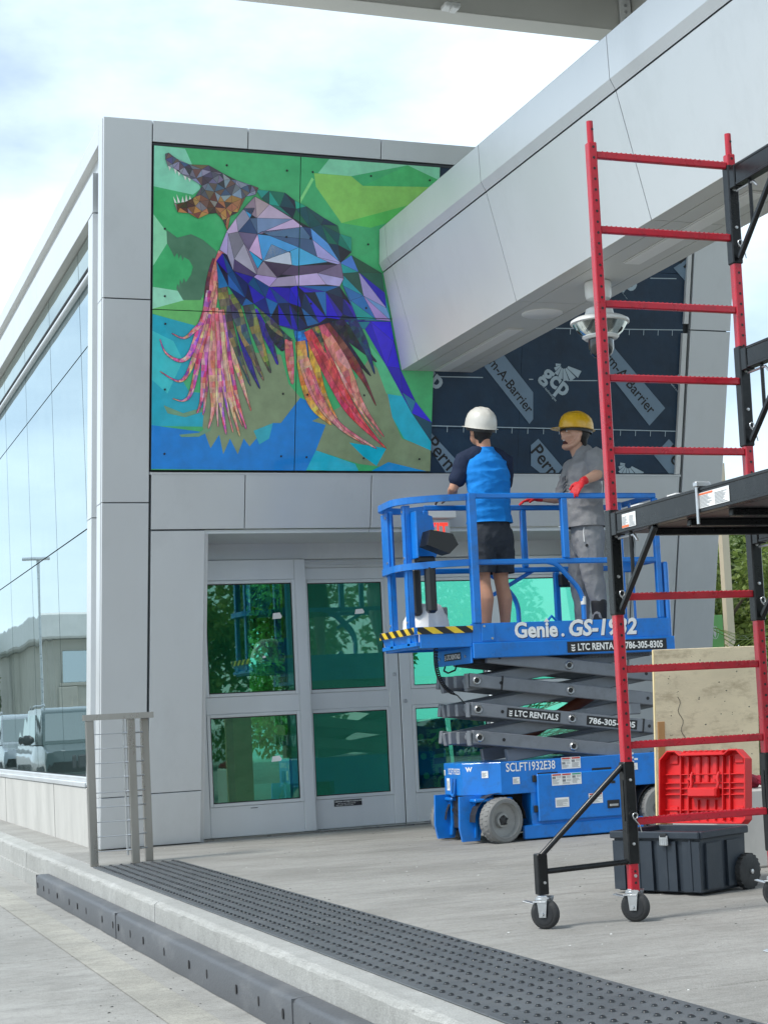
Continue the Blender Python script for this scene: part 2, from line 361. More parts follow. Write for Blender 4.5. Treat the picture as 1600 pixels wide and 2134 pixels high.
# portal returns and soffit over the doors
def quadplate(p, th, name, m, parent=bld):
    p = [Vector(q) for q in p]; n = (p[1]-p[0]).cross(p[2]-p[0]).normalized(); b = [q-n*th for q in p]
    return MB().add(p+b, [(0, 1, 2, 3), (7, 6, 5, 4), (0, 4, 5, 1), (1, 5, 6, 2), (2, 6, 7, 3), (3, 7, 4, 0)]).build(name, m, parent)
def ypl(Z, o=0): return -Z*T-o
for xa, xb in ((.822, 2.204), (2.207, 3.27), (3.273, 4.672)):
    quadplate([(xa, .42, 2.512), (xb, .42, 2.512), (xb, ypl(2.512)+.045, 2.512), (xa, ypl(2.512)+.045, 2.512)][::-1], .03, 'soffit_panel', m_alu)
quadplate([(.824, .045, 0.0), (.824, .5, 0), (.824, .5, 2.51), (.824, ypl(2.51)+.045, 2.51)][::-1], .03, 'return_panel', m_alu)
quadplate([(4.67, .045, 0.0), (4.67, .5, 0), (4.67, .5, 2.51), (4.67, ypl(2.51)+.045, 2.51)], .03, 'return_panel', m_alu)
# door head
MB().box((.80, .26, 2.345), (4.70, .5, 2.53), .004).build('door_head', m_alu, bld)
MB().box((1.868, .30, 2.27), (3.555, .5, 2.344), .006).build('track_cover', m_alu2, bld)
MB().box((1.868, .285, 2.315), (3.555, .299, 2.325), .002).box((1.868, .285, 2.285), (3.555, .299, 2.295), .002).build('track_rib', m_alu2, bld)
MB().box((.80, .15, -.01), (4.7, .55, .012), .004).build('threshold', m_steel, bld)
def door(x0, x1, y, ztop, gl, gr, lab, left_stile_ext=0):
    """aluminium leaf: two stiles, three rails, two panes"""
    d = MB().box((x0, y, .015), (gl-.03, y+.05, ztop), .004).build('door', m_alu2, bld); d['label'] = lab
    D = d
    MB().box((gr+.03, y, .015), (x1, y+.05, ztop), .004).build('stile', m_alu2, D)
    for z0, z1 in ((.015, .27), (1.04, 1.185), (2.165, ztop)):
        MB().box((gl-.0295, y+.002, z0), (gr+.0295, y+.048, z1), .004).build('rail', m_alu2, D)
    for z0, z1 in ((.27, 1.04), (1.185, 2.165)):
        f = MB()
        for a, b in (((gl-.029, y-.006, z0+.0), (gl, y+.03, z1)), ((gr, y-.006, z0), (gr+.029, y+.03, z1)), ((gl+.0005, y-.006, z0), (gr-.0005, y+.03, z0+.028)), ((gl+.0005, y-.006, z1-.028), (gr-.0005, y+.03, z1))):
            f.box(a, b, .003)
        f.build('glazing_bead', m_alu2, D)
        g = MB()
        for a, b in (((gl, y+.006, z0+.0282), (gl+.008, y+.012, z1-.0282)), ((gr-.008, y+.006, z0+.0282), (gr, y+.012, z1-.0282)), ((gl+.008, y+.006, z0+.0282), (gr-.008, y+.012, z0+.036)), ((gl+.008, y+.006, z1-.036), (gr-.008, y+.012, z1-.0282))): g.box(a, b)
        g.build('gasket', m_inkb, D)
        MB().box((gl, y+.014, z0+.0285), (gr, y+.022, z1-.0285)).build('pane', m_gdoor, D)
    return D
door(.86, 1.865, .20, 2.34, .985, 1.735, 'fixed sidelight door leaf by the left pier')
d2 = door(1.868, 2.706, .30, 2.268, 1.905, 2.58, 'sliding leaf with a black caution strip')
d3 = door(2.716, 3.556, .30, 2.268, 2.845, 3.52, 'sliding leaf behind the lift with blue boards inside')
d4 = door(3.559, 4.60, .20, 2.34, 3.69, 4.44, 'fixed sidelight door leaf by the right pier')
MB().box((2.707, .315, .02), (2.715, .345, 2.268)).build('meeting_gasket', m_inkb, bld)
m_paper = mat('paper_label', (.8, .8, .78), .6)
for x, y, z, w_, h_ in ((1.56, .2125, 1.83, .085, .055), (1.50, .2125, .62, .09, .05), (2.33, .3125, 1.86, .09, .045), (1.46, .2125, 1.50, .03, .02)):
    MB().prism([(0, 0), (w_*.9, .004), (w_, h_*.4), (w_*.8, h_), (w_*.1, h_*.9)], (x, y, z), (1, 0, 0), (0, 0, 1), .0008).build('paper_label', m_paper, bld)
for x, z in ((2.665, 1.32), (2.755, 1.08)):
    MB().lathe([(.0, -.016), (.012, -.016), (.017, -.008), (.017, 0)], (x, .30, z), (0, 1, 0), 14).build('lock', m_zinc, bld, True)
s = MB().box((2.06, .2965, .20), (2.31, .299, .255)).build('caution_strip', m_inkb, d2)
mb = MB(); mb.flat(text2d('CAUTION: AUTOMATIC SLIDING DOOR', .0145, .02), (2.066, .2955, .236), (1, 0, 0), (0, 0, 1)).flat(text2d('Door may move without warning', .012), (2.09, .2955, .221), (1, 0, 0), (0, 0, 1)).flat(text2d('KEEP CLEAR   PUSH TO OPEN', .012), (2.075, .2955, .206), (1, 0, 0), (0, 0, 1))
mb.build('caution_text', m_ink, d2)
MB().box((1.30, .196, .243), (1.36, .1985, .248)).build('small_plate', m_inkb, bld)
# push plate on the left jamb
mb = MB(); mb.prism([(.0, 0), (.045, .01), (.055, .03), (.055, .15), (.045, .17), (0, .18)], (.835, .12, .42), (1, 0, 0), (0, 0, 1), .015); mb.build('push_plate', m_alu2, bld)
# --- left side wall: edge strips, channel, glazing
def side_strip(d0, d1, X, name, m, th, zs):
    for z0, z1 in zs:
        a = [V(X, ypl(z0)+d1, z0+.004), V(X, ypl(z0)+d0, z0+.004), V(X, ypl(z1)+d0, z1-.004), V(X, ypl(z1)+d1, z1-.004)]
        quadplate(a, th, name, m)
ZS = ((0.005, .42), (.42, 2.72), (2.72, 4.25), (4.25, HT))
side_strip(.045, .21, 0, 'edge_panel', m_alu, .05, ZS)
side_strip(.212, .45, .055, 'channel_panel', m_alu, .03, ((.005, 2.72), (2.72, 4.99)))
side_strip(.452, .66, 0, 'jamb_panel', m_alu, .06, ((.51, 2.66), (2.66, 4.99)))
YE = 26.0
for i, (y0, y1) in enumerate(((-1.2, 2.4), (2.4, 6.6), (6.6, 10.8), (10.8, 15), (15, 20), (20, YE))):
    q = lambda z, dd=0: max(y0, ypl(z)+.213) if i == 0 else y0+.004
    quadplate([(0, y1, 5.425), (0, q(5.425), 5.425), (0, q(HT), HT), (0, y1, HT)], .05, 'coping_panel', m_alu)
    quadplate([(0, y1, 5.0), (0, (ypl(5.0)+.455) if i == 0 else y0+.004, 5.0), (0, (ypl(5.29)+.455) if i == 0 else y0+.004, 5.29), (0, y1, 5.29)], .05, 'fascia_panel', m_alu)
quadplate([(.055, YE, 5.285), (.055, -.95, 5.285), (.055, -.95, 5.43), (.055, YE, 5.43)], .03, 'channel_panel', m_alu)
quadplate([(0.001, YE, 5.424), (0.001, -.95, 5.424), (.056, -.95, 5.424), (.056, YE, 5.424)][::-1], .01, 'channel_soffit', m_soff)
quadplate([(0.001, YE, 4.998), (0.001, -.55, 4.998), (.12, -.55, 4.998), (.12, YE, 4.998)][::-1], .01, 'head_soffit', m_soff)
MB().box((.0, .55, -.02), (.5, YE, .49), .006).build('plinth', m_wallc, bld)
for y in (2.35, 6.0, 9.7): MB().box((-.0015, y, 0), (.01, y+.012, .489)).build('plinth_joint', m_joint, bld)
MB().box((-.012, .56, .495), (.3, YE, .535), .004).build('sill', m_alu, bld)
MB().box((.03, .58, .536), (.09, YE, .572), .004).build('sill_rail', m_alu2, bld)
zc = [.575, 2.645, 4.12, 4.62, 4.99]
yc = [-.6, .445, 2.13, 3.84, 5.53, 7.2, 8.9, 10.6, 12.3, 14, 15.7, 17.4, 19.1, 20.8, 22.5, 24.2, YE]
XG = .07
m_gsoffit = glass_mat('soffit_reflection_glass', (.3, .5, .45), .16, 1.5, .002, opaque=(.12, .15, .145))  # top panes: the soffit's dark reflection is put into the glass colour
for i in range(len(yc)-1):
    for k in range(4):
        z0, z1 = zc[k]+.006, zc[k+1]-.006
        def L_(z): return max(yc[i]+.009, ypl(z)+.665)
        if L_(z0) > yc[i+1]-.01 and L_(z1) > yc[i+1]-.01: continue
        a0, a1 = min(L_(z0), yc[i+1]-.0095), min(L_(z1), yc[i+1]-.0095)
        zb = z0
        if L_(z0) > yc[i+1]-.0095: zb = -(yc[i+1]-.0095-.665)/T; a0 = yc[i+1]-.00951
        quadplate([(XG, yc[i+1]-.009, zb), (XG, a0, zb), (XG, a1, z1), (XG, yc[i+1]-.009, z1)], .01, 'pane', m_gwall if k < 3 else m_gsoffit, bld)
quadplate([(XG+.02, YE, .55), (XG+.02, .55, .55), (XG+.02, -.62, 5.0), (XG+.02, YE, 5.0)], .03, 'joint_backing', m_inkb, bld)
MB().box((.02, -.5, 4.60), (.069, YE, 4.64), .01).build('reflected_rail', m_alu2, bld)  # added bars draw the lines within the painted soffit reflection
MB().box((.045, -.5, 4.70), (.069, YE, 4.715), .005).build('reflected_rail', m_backing, bld)
# roof, right end, rear, interior
quadplate([(0.002, -1.25, 5.55), (5.5, -1.25, 5.55), (5.5, YE, 5.55), (0.002, YE, 5.55)], .1, 'roof', m_soff)
MB().box((.2, .56, -.02), (5.5, 12, .014)).build('interior_floor', mat('floor_tile', (.42, .43, .40), .5, 0, .05), bld)
MB().box((2.75, 4.0, 0), (4.15, 4.1, 2.9)).build('rear_wall', mat('interior_wall', (.80, .82, .78), .7), bld)
MB().box((.2, .6, 2.9), (5.5, 7.0, 2.95)).build('interior_ceiling', m_white, bld)
MB().box((.5, .9, 0), (1.35, 1.0, 2.9)).build('interior_wall', mat('interior_dark', (.35, .38, .34), .7), bld)
MB().box((1.3, 1.3, 0), (1.62, 1.5, 2.9)).build('interior_column', mat('interior_cream', (.55, .55, .38), .7), bld)

# hairline cracks and grit on the slabs
q = random.Random(5)
for k, (x, y, dx, dy, n_) in enumerate(((.9, -6.2, .10, .03, 14), (1.9, -4.9, .09, -.05, 16), (.7, -2.9, .11, .02, 15))):
    pts = [V(x, y, .0015)]
    for i in range(n_): pts.append(pts[-1]+V(dx*q.uniform(.4, 1.3), dy+q.uniform(-.05, .05), 0))
    mb = MB()
    for i in range(n_):
        d = (pts[i+1]-pts[i]).normalized(); s_ = V(-d.y, d.x, 0)*q.uniform(.0006, .0015); mb.add([pts[i]-s_, pts[i+1]-s_, pts[i+1]+s_, pts[i]+s_], [(0, 1, 2, 3)])
    mb.build('crack', m_joint, plat)
def grit(n, fx, z, parent, m, nm):
    mb = MB()
    for i in range(n):
        x, y = fx(); r_ = q.uniform(.002, .007)*(1.6 if q.random() < .1 else 1); a_ = q.uniform(0, 6)
        P = [V(x+r_*q.uniform(.6, 1.3)*math.cos(a_+1.257*j), y+r_*q.uniform(.6, 1.3)*math.sin(a_+1.257*j), z+.0005) for j in range(5)]; t_ = V(x, y, z+r_*.5); mb.add(P+[t_], [(j, (j+1) % 5, 5) for j in range(5)])
    o = mb.build(nm, m, parent); o['kind'] = 'stuff'
grit(260, lambda: (q.uniform(.3, 5), q.uniform(-9.5, -.2)), 0, plat, m_joint, 'grit'); grit(120, lambda: (q.uniform(.3, 5), q.uniform(-9.5, -.2)), 0, plat, m_white, 'pale_grit')
grit(260, lambda: (-.56-abs(q.gauss(0, .35)), q.uniform(-8, 4)), ZR, road, m_joint, 'grit')
# ---- mural drawing, metres on the leaning wall: (x along the wall, s up its slope)
MBG = [((120, 190, 160), [(0.362, 5.531), (0.62, 5.522), (0.69, 5.38), (0.745, 5.23), (0.685, 5.181), (0.365, 5.227)]), ((130, 195, 155), [(0.354, 5.05), (0.484, 4.888), (0.489, 4.801), (0.359, 4.587)]), ((140, 200, 170), [(0.36, 4.469), (0.602, 4.442), (0.733, 4.403), (0.361, 4.29)]), ((95, 170, 95), [(0.361, 4.293), (0.741, 4.411), (0.818, 4.384), (0.775, 4.164), (0.361, 4.269)]), ((20, 150, 170), [(0.361, 4.264), (0.682, 4.191), (0.821, 4.158), (0.973, 3.398), (0.369, 3.397)]), ((50, 175, 180), [(0.363, 4.141), (0.546, 4.058), (0.624, 3.91), (0.504, 3.65), (0.366, 3.767)]), ((60, 165, 110), [(0.61, 3.773), (0.825, 3.886), (0.828, 3.657), (0.673, 3.669)]), ((0, 112, 185), [(0.369, 3.405), (0.833, 3.35), (1.197, 3.309), (1.576, 3.642), (1.741, 3.567), (1.811, 3.411), (1.717, 3.22), (1.639, 3.053), (0.372, 3.062)]), ((122, 192, 155), [(1.775, 5.532), (2.735, 5.539), (2.74, 5.407), (2.432, 5.526), (1.957, 5.408), (1.681, 5.412)]), ((125, 182, 85), [(1.649, 5.41), (1.957, 5.408), (2.057, 5.339), (2.741, 5.377), (2.745, 5.259), (2.592, 5.257), (1.885, 5.037), (1.668, 5.306)]), ((60, 165, 95), [(2.057, 5.339), (2.432, 5.526), (2.719, 5.422), (2.741, 5.374)]), ((120, 195, 120), [(1.65, 5.361), (1.543, 5.169), (1.534, 5.198), (1.631, 5.376)]), ((80, 175, 80), [(1.885, 5.037), (2.592, 5.257), (2.412, 5.107), (2.132, 5.014)]), ((118, 132, 100), [(0.823, 4.007), (1.408, 3.979), (1.477, 3.749), (1.576, 3.642), (1.419, 3.436), (1.354, 3.435), (1.323, 3.388), (1.26, 3.356), (1.166, 3.246), (1.117, 3.308), (1.071, 3.183), (1.006, 3.306), (0.953, 3.182), (0.919, 3.336), (0.85, 3.228), (0.785, 3.395)]), ((118, 132, 100), [(2.145, 3.97), (2.318, 3.785), (2.361, 3.499), (2.451, 3.323), (2.721, 3.23), (2.728, 3.035), (2.085, 3.112), (1.717, 3.22), (1.794, 3.426), (1.678, 3.456), (1.906, 3.57)]), ((15, 160, 182), [(2.303, 3.737), (2.457, 3.692), (2.714, 3.456), (2.722, 3.222), (2.469, 3.323), (2.361, 3.499)]), ((75, 172, 122), [(2.142, 4.08), (2.314, 3.911), (2.526, 3.661), (2.304, 3.689)]), ((15, 160, 182), [(1.717, 3.22), (2.052, 3.112), (2.087, 3.048), (1.638, 3.061)]), ((15, 160, 182), [(1.997, 3.286), (2.318, 3.242), (2.237, 3.096), (2.117, 3.175)]), ((10, 130, 190), [(2.196, 3.056), (2.338, 3.129), (2.728, 3.043)]), ((40, 150, 165), [(1.196, 3.371), (1.354, 3.435), (1.325, 3.31), (1.245, 3.263)]), ((72, 112, 88), [(0.483, 4.904), (0.567, 4.849), (0.673, 4.882), (0.766, 4.845), (0.875, 4.762), (0.883, 4.702), (0.839, 4.58), (0.756, 4.382), (0.618, 4.376), (0.564, 4.463), (0.574, 4.501), (0.587, 4.467), (0.591, 4.536), (0.609, 4.498), (0.621, 4.547), (0.638, 4.511), (0.677, 4.573), (0.692, 4.633), (0.661, 4.684), (0.622, 4.704), (0.609, 4.674), (0.596, 4.725), (0.581, 4.687), (0.569, 4.734), (0.546, 4.7), (0.523, 4.744), (0.489, 4.801)]), ((100, 140, 110), [(0.475, 3.559), (0.629, 3.5), (0.783, 3.548), (0.799, 3.519), (0.645, 3.47), (0.506, 3.498)]), ((100, 140, 110), [(0.6, 3.332), (0.755, 3.349), (0.863, 3.427), (0.848, 3.366), (0.755, 3.318), (0.616, 3.314)])]
MREG = {'back': [(1.177, 5.25), (1.287, 5.25), (1.414, 5.243), (1.494, 5.189), (1.591, 5.148), (1.738, 5.067), (1.853, 5.013), (1.871, 4.952), (1.969, 4.928), (1.972, 4.812), (1.885, 4.723), (1.775, 4.871), (1.627, 4.984), (1.481, 5.052), (1.289, 5.145), (1.226, 5.187)], 'tail': [(1.877, 4.722), (1.973, 4.789), (2.233, 4.659), (2.263, 4.504), (2.324, 4.278), (2.036, 4.28), (1.906, 4.546)], 'tail2': [(1.66, 4.273), (2.324, 4.275), (2.416, 3.899), (2.561, 3.631), (2.714, 3.456), (2.725, 3.278), (2.53, 3.534), (2.298, 3.911), (2.105, 4.204)], 'wing': [(1.009, 4.618), (1.174, 4.581), (1.301, 4.511), (1.525, 4.529), (1.881, 4.537), (2.018, 4.357), (2.103, 4.275), (1.888, 4.274), (1.549, 4.169), (1.387, 4.209), (1.178, 4.37), (1.083, 4.35), (1.035, 4.409), (0.972, 4.496), (0.894, 4.477), (0.873, 4.687), (0.921, 4.75), (0.968, 4.736)], 'body': [(1.17, 5.198), (1.289, 5.145), (1.481, 5.052), (1.627, 4.984), (1.775, 4.871), (1.885, 4.723), (1.916, 4.601), (1.881, 4.537), (1.525, 4.526), (1.302, 4.508), (1.174, 4.578), (1.009, 4.615), (0.96, 4.736), (0.897, 4.775), (0.95, 4.915), (1.025, 5.024), (1.086, 5.102)], 'head': [(0.465, 5.473), (0.492, 5.482), (0.553, 5.443), (0.652, 5.406), (0.804, 5.411), (0.912, 5.359), (1.021, 5.314), (1.146, 5.282), (1.201, 5.267), (1.178, 5.213), (1.1, 5.193), (1.04, 5.07), (0.979, 5.036), (0.957, 4.923), (0.917, 5.003), (0.87, 5.052), (0.809, 5.044), (0.725, 5.002), (0.649, 5.039), (0.565, 5.041), (0.534, 5.113), (0.557, 5.102), (0.632, 5.126), (0.7, 5.167), (0.752, 5.252), (0.668, 5.297), (0.592, 5.329), (0.531, 5.368), (0.486, 5.381), (0.467, 5.43)]}
MBODY = [((158, 138, 150), [(1.17, 5.198), (1.289, 5.145), (1.189, 5.034)]), ((172, 148, 172), [(1.289, 5.145), (1.481, 5.044), (1.189, 5.034)]), ((128, 115, 130), [(1.17, 5.198), (1.189, 5.034), (1.142, 5.061), (1.079, 5.095)]), ((40, 145, 195), [(1.086, 5.102), (1.172, 5.11), (1.134, 5.028)]), ((62, 84, 115), [(1.134, 5.028), (1.189, 5.034), (1.199, 4.911)]), ((100, 128, 160), [(1.189, 5.034), (1.481, 5.044), (1.199, 4.911)]), ((182, 158, 198), [(1.481, 5.044), (1.563, 4.988), (1.23, 4.932), (1.199, 4.911)]), ((74, 100, 138), [(1.563, 4.988), (1.645, 4.894), (1.294, 4.905), (1.23, 4.932)]), ((62, 84, 122), [(1.294, 4.905), (1.645, 4.894), (1.689, 4.759), (1.534, 4.827)]), ((72, 140, 198), [(1.199, 4.911), (1.294, 4.905), (1.534, 4.827), (1.463, 4.793), (1.242, 4.706)]), ((182, 192, 226), [(1.311, 4.838), (1.471, 4.779), (1.481, 4.687), (1.25, 4.706)]), ((195, 158, 202), [(1.199, 4.911), (1.242, 4.713), (1.131, 4.783)]), ((42, 145, 200), [(1.131, 4.783), (1.242, 4.706), (1.204, 4.643)]), ((62, 155, 210), [(1.463, 4.793), (1.534, 4.827), (1.689, 4.759), (1.779, 4.725), (1.521, 4.682), (1.481, 4.687)]), ((155, 145, 205), [(1.645, 4.894), (1.885, 4.723), (1.689, 4.759)]), ((75, 135, 200), [(1.627, 4.984), (1.775, 4.871), (1.876, 4.73), (1.645, 4.894)]), ((30, 55, 100), [(1.563, 4.988), (1.627, 4.984), (1.645, 4.894)]), ((100, 90, 110), [(1.043, 4.92), (1.199, 4.911), (1.131, 4.783), (1.091, 4.833)]), ((116, 106, 122), [(0.965, 4.901), (1.043, 4.92), (1.091, 4.833), (1.015, 4.71)]), ((156, 146, 168), [(1.015, 4.71), (1.091, 4.833), (1.197, 4.598)]), ((124, 114, 135), [(1.091, 4.833), (1.131, 4.783), (1.204, 4.643), (1.197, 4.598)]), ((136, 120, 142), [(1.197, 4.598), (1.204, 4.643), (1.25, 4.706), (1.364, 4.582)]), ((62, 48, 74), [(1.25, 4.706), (1.481, 4.687), (1.395, 4.607), (1.364, 4.582)]), ((80, 64, 90), [(1.481, 4.687), (1.521, 4.682), (1.861, 4.71), (1.692, 4.634), (1.507, 4.605), (1.395, 4.607)]), ((110, 100, 126), [(1.692, 4.634), (1.861, 4.71), (1.885, 4.723), (1.912, 4.601)]), ((156, 140, 162), [(1.364, 4.582), (1.507, 4.605), (1.525, 4.526), (1.302, 4.508)]), ((186, 156, 196), [(1.507, 4.605), (1.692, 4.634), (1.767, 4.547), (1.525, 4.526)]), ((170, 156, 202), [(1.692, 4.634), (1.912, 4.601), (1.881, 4.537), (1.767, 4.547)]), ((170, 145, 200), [(1.197, 4.598), (1.364, 4.582), (1.302, 4.508), (1.174, 4.578)]), ((74, 64, 95), [(1.009, 4.618), (1.015, 4.71), (1.197, 4.598), (1.174, 4.578)]), ((146, 136, 168), [(0.96, 4.736), (0.965, 4.901), (1.015, 4.71), (1.009, 4.618)]), ((185, 155, 186), [(0.95, 4.915), (1.025, 5.024), (1.043, 4.92), (0.965, 4.901)]), ((136, 126, 156), [(1.025, 5.024), (1.086, 5.102), (1.134, 5.028), (1.043, 4.92)]), ((32, 54, 96), [(1.043, 4.92), (1.134, 5.028), (1.199, 4.911)]), ((165, 146, 186), [(0.897, 4.775), (0.95, 4.915), (0.965, 4.901), (0.96, 4.736)]), ((160, 150, 200), [(1.689, 4.759), (1.885, 4.723), (1.861, 4.71), (1.779, 4.725)])]
MTEETH = [[(0.542, 5.11), (0.53, 5.16), (0.558, 5.111)], [(0.567, 5.111), (0.556, 5.176), (0.585, 5.116)], [(0.594, 5.117), (0.603, 5.164), (0.616, 5.12)], [(0.622, 5.124), (0.63, 5.18), (0.643, 5.131)], [(0.652, 5.14), (0.659, 5.172), (0.67, 5.147)], [(0.489, 5.384), (0.501, 5.348), (0.51, 5.375)], [(0.531, 5.368), (0.547, 5.326), (0.555, 5.357)], [(0.562, 5.349), (0.573, 5.312), (0.583, 5.336)], [(0.607, 5.32), (0.623, 5.283), (0.632, 5.312)], [(0.641, 5.308), (0.656, 5.274), (0.665, 5.297)]]
MFE = [('maroon', 0.0779, 0.0329, [(0.878, 4.702), (0.824, 4.49), (0.781, 4.247)]), ('irid', 0.0462, 0.0051, [(0.817, 4.459), (0.774, 4.232), (0.698, 4.138), (0.622, 4.084), (0.53, 4.118)]), ('irid', 0.0489, 0.0051, [(0.818, 4.384), (0.744, 4.156), (0.677, 3.965), (0.593, 3.909), (0.486, 3.966), (0.439, 4.069)]), ('irid', 0.0462, 0.0051, [(0.804, 4.309), (0.731, 4.004), (0.656, 3.805), (0.58, 3.75), (0.441, 3.822)]), ('irid', 0.0462, 0.0051, [(0.82, 4.279), (0.747, 3.929), (0.689, 3.669), (0.628, 3.599), (0.543, 3.613)]), ('irid', 0.0544, 0.0126, [(0.827, 4.309), (0.793, 3.93), (0.774, 3.626), (0.737, 3.502)]), ('pinkgold', 0.0598, 0.0177, [(0.842, 4.325), (0.849, 3.856), (0.864, 3.551), (0.829, 3.381)]), ('irid', 0.0598, 0.0177, [(0.873, 4.326), (0.896, 3.857), (0.932, 3.552), (0.974, 3.337)]), ('pinkgold', 0.0598, 0.0152, [(0.904, 4.312), (0.95, 3.859), (1.018, 3.554), (1.085, 3.322)]), ('irid', 0.0544, 0.0152, [(0.92, 4.313), (0.997, 3.86), (1.065, 3.585), (1.135, 3.382)]), ('pinkgold', 0.0462, 0.0126, [(0.938, 4.162), (1.044, 3.892), (1.114, 3.694), (1.172, 3.526)]), ('speck', 0.0921, 0.0202, [(0.917, 4.524), (0.992, 4.164), (1.165, 3.723)]), ('speck', 0.0991, 0.0202, [(0.996, 4.437), (1.119, 4.093), (1.271, 3.771)]), ('blue', 0.0673, 0.0152, [(1.037, 4.318), (1.138, 3.94), (1.24, 3.705)]), ('speck', 0.0921, 0.0278, [(1.105, 4.441), (1.222, 4.096), (1.327, 3.83)]), ('blue', 0.0708, 0.0228, [(1.178, 4.323), (1.31, 4.084), (1.384, 3.898)]), ('speck', 0.0814, 0.0202, [(1.224, 4.401), (1.355, 4.193), (1.502, 4.09)]), ('dark', 0.1062, 0.0379, [(1.307, 4.237), (1.39, 4.086), (1.426, 4.008)]), ('rose', 0.0708, 0.0329, [(1.466, 4.104), (1.487, 3.904), (1.509, 3.747)]), ('bluey', 0.1062, 0.0253, [(1.548, 4.2), (1.583, 4.078), (1.635, 3.908)]), ('gold', 0.1062, 0.0253, [(1.566, 4.092), (1.614, 3.783), (1.692, 3.566), (1.844, 3.427)]), ('rose', 0.1098, 0.0126, [(1.594, 3.953), (1.706, 3.676), (1.885, 3.444), (2.233, 3.238)]), ('gold', 0.0814, 0.0152, [(1.646, 4.157), (1.719, 3.801), (1.806, 3.6), (1.927, 3.413)]), ('red', 0.1487, 0.0101, [(1.645, 4.188), (1.833, 3.836), (2.007, 3.525), (2.318, 3.239)]), ('rose', 0.1168, 0.0101, [(1.701, 4.236), (1.93, 3.916), (2.088, 3.605), (2.295, 3.335)]), ('darkred', 0.1027, 0.0076, [(1.725, 4.268), (1.961, 3.995), (2.099, 3.812), (2.218, 3.589)]), ('speck', 0.0637, 0.0152, [(1.635, 4.28), (1.711, 4.159), (1.78, 4.006)]), ('rose', 0.0602, 0.0329, [(0.913, 4.764), (0.855, 4.536), (0.82, 4.264)]), ('pinkgold', 0.0462, 0.0329, [(0.889, 4.613), (0.871, 4.462), (0.855, 4.219)]), ('irid', 0.0353, 0.0076, [(0.828, 4.234), (0.818, 3.855), (0.798, 3.565), (0.784, 3.488)]), ('pinkgold', 0.0381, 0.0101, [(0.859, 4.235), (0.875, 3.857), (0.895, 3.552), (0.907, 3.397)]), ('irid', 0.0353, 0.0101, [(0.89, 4.236), (0.927, 3.858), (0.979, 3.553), (1.029, 3.353)]), ('pinkgold', 0.0353, 0.0101, [(0.922, 4.162), (0.974, 3.859), (1.041, 3.569), (1.108, 3.4)]), ('rose', 0.0602, 0.0101, [(1.62, 3.877), (1.74, 3.63), (1.91, 3.412), (2.131, 3.272)]), ('red', 0.0708, 0.0076, [(1.68, 4.112), (1.884, 3.79), (2.057, 3.526), (2.266, 3.281)]), ('pinkgold', 0.0353, 0.0063, [(1.83, 3.961), (2.003, 3.683), (2.125, 3.495), (2.273, 3.321)]), ('dark', 0.1239, 0.0177, [(1.725, 4.268), (1.909, 4.103), (2.166, 3.829)]), ('dark', 0.1133, 0.0177, [(1.855, 4.273), (2.024, 4.107), (2.213, 3.943)]), ('navy', 0.0885, 0.0126, [(1.987, 4.278), (2.108, 4.079), (2.199, 3.845)])]
MSCREW = [(0.945, 5.42), (1.426, 5.414), (1.636, 5.417), (2.12, 5.42), (2.621, 5.42), (0.468, 4.91), (0.474, 4.399), (0.479, 4.188), (0.481, 3.682), (0.483, 3.181), (1.43, 3.67), (1.424, 3.17), (1.636, 3.164), (1.633, 3.667), (2.111, 3.672), (2.121, 3.16), (2.111, 4.881), (2.606, 3.156), (2.108, 4.374), (1.645, 4.391), (1.432, 4.902), (1.629, 4.901)]
BLAB = [[(3.154, 3.957), (3.345, 4.041), (3.633, 3.728), (3.643, 3.5), (3.61, 3.46)], [(4.149, 4.105), (4.285, 4.221), (4.908, 3.618), (4.76, 3.462)], [(4.919, 4.834), (5.078, 4.935), (5.08, 4.69)], [(2.714, 3.238), (2.714, 3.378), (3.002, 3.1), (2.954, 3.042), (2.862, 3.042)], [(3.632, 3.279), (3.699, 3.335), (3.942, 3.09), (3.9, 3.04), (3.733, 3.04), (3.64, 3.105)], [(4.821, 3.201), (4.96, 3.347), (5.068, 3.252), (5.077, 3.042), (4.978, 3.042)]]
BTX = [('m-A-Barrier', (3.232, 3.986), (3.614, 3.563)), ('Perm-A-Barrier', (4.217, 4.155), (4.781, 3.576)), ('m', (4.987, 4.917), (5.075, 4.834)), ('Perm-A-B', (2.687, 3.3), (2.981, 2.983)), ('Perm', (3.646, 3.247), (3.82, 3.049)), ('Perm', (4.938, 3.251), (5.128, 3.047))]
BGC = [[(3.696, 3.864), (3.904, 3.711)], [(2.544, 3.903), (2.737, 3.747)], [(4.301, 4.772), (4.514, 4.617)], [(5.002, 3.905), (5.226, 3.748)]]
BFAN = [[(3.9, 3.975), (4.078, 3.92)], [(4.559, 3.126), (4.728, 3.053)]]
BLN = [[(3.816, 4.274), (5.08, 4.304)], [(2.715, 3.431), (5.068, 3.417)], [(2.734, 3.839), (3.167, 3.842)], [(3.59, 3.837), (3.628, 3.838)], [(3.942, 3.835), (4.233, 3.842)], [(4.697, 4.735), (4.952, 4.743)], [(3.095, 3.964), (3.213, 3.968)]]
BSUB = [[(3.672, 3.828), (3.845, 3.654)], [(4.951, 3.831), (5.069, 3.712)], [(4.425, 4.605), (4.482, 4.547)]]
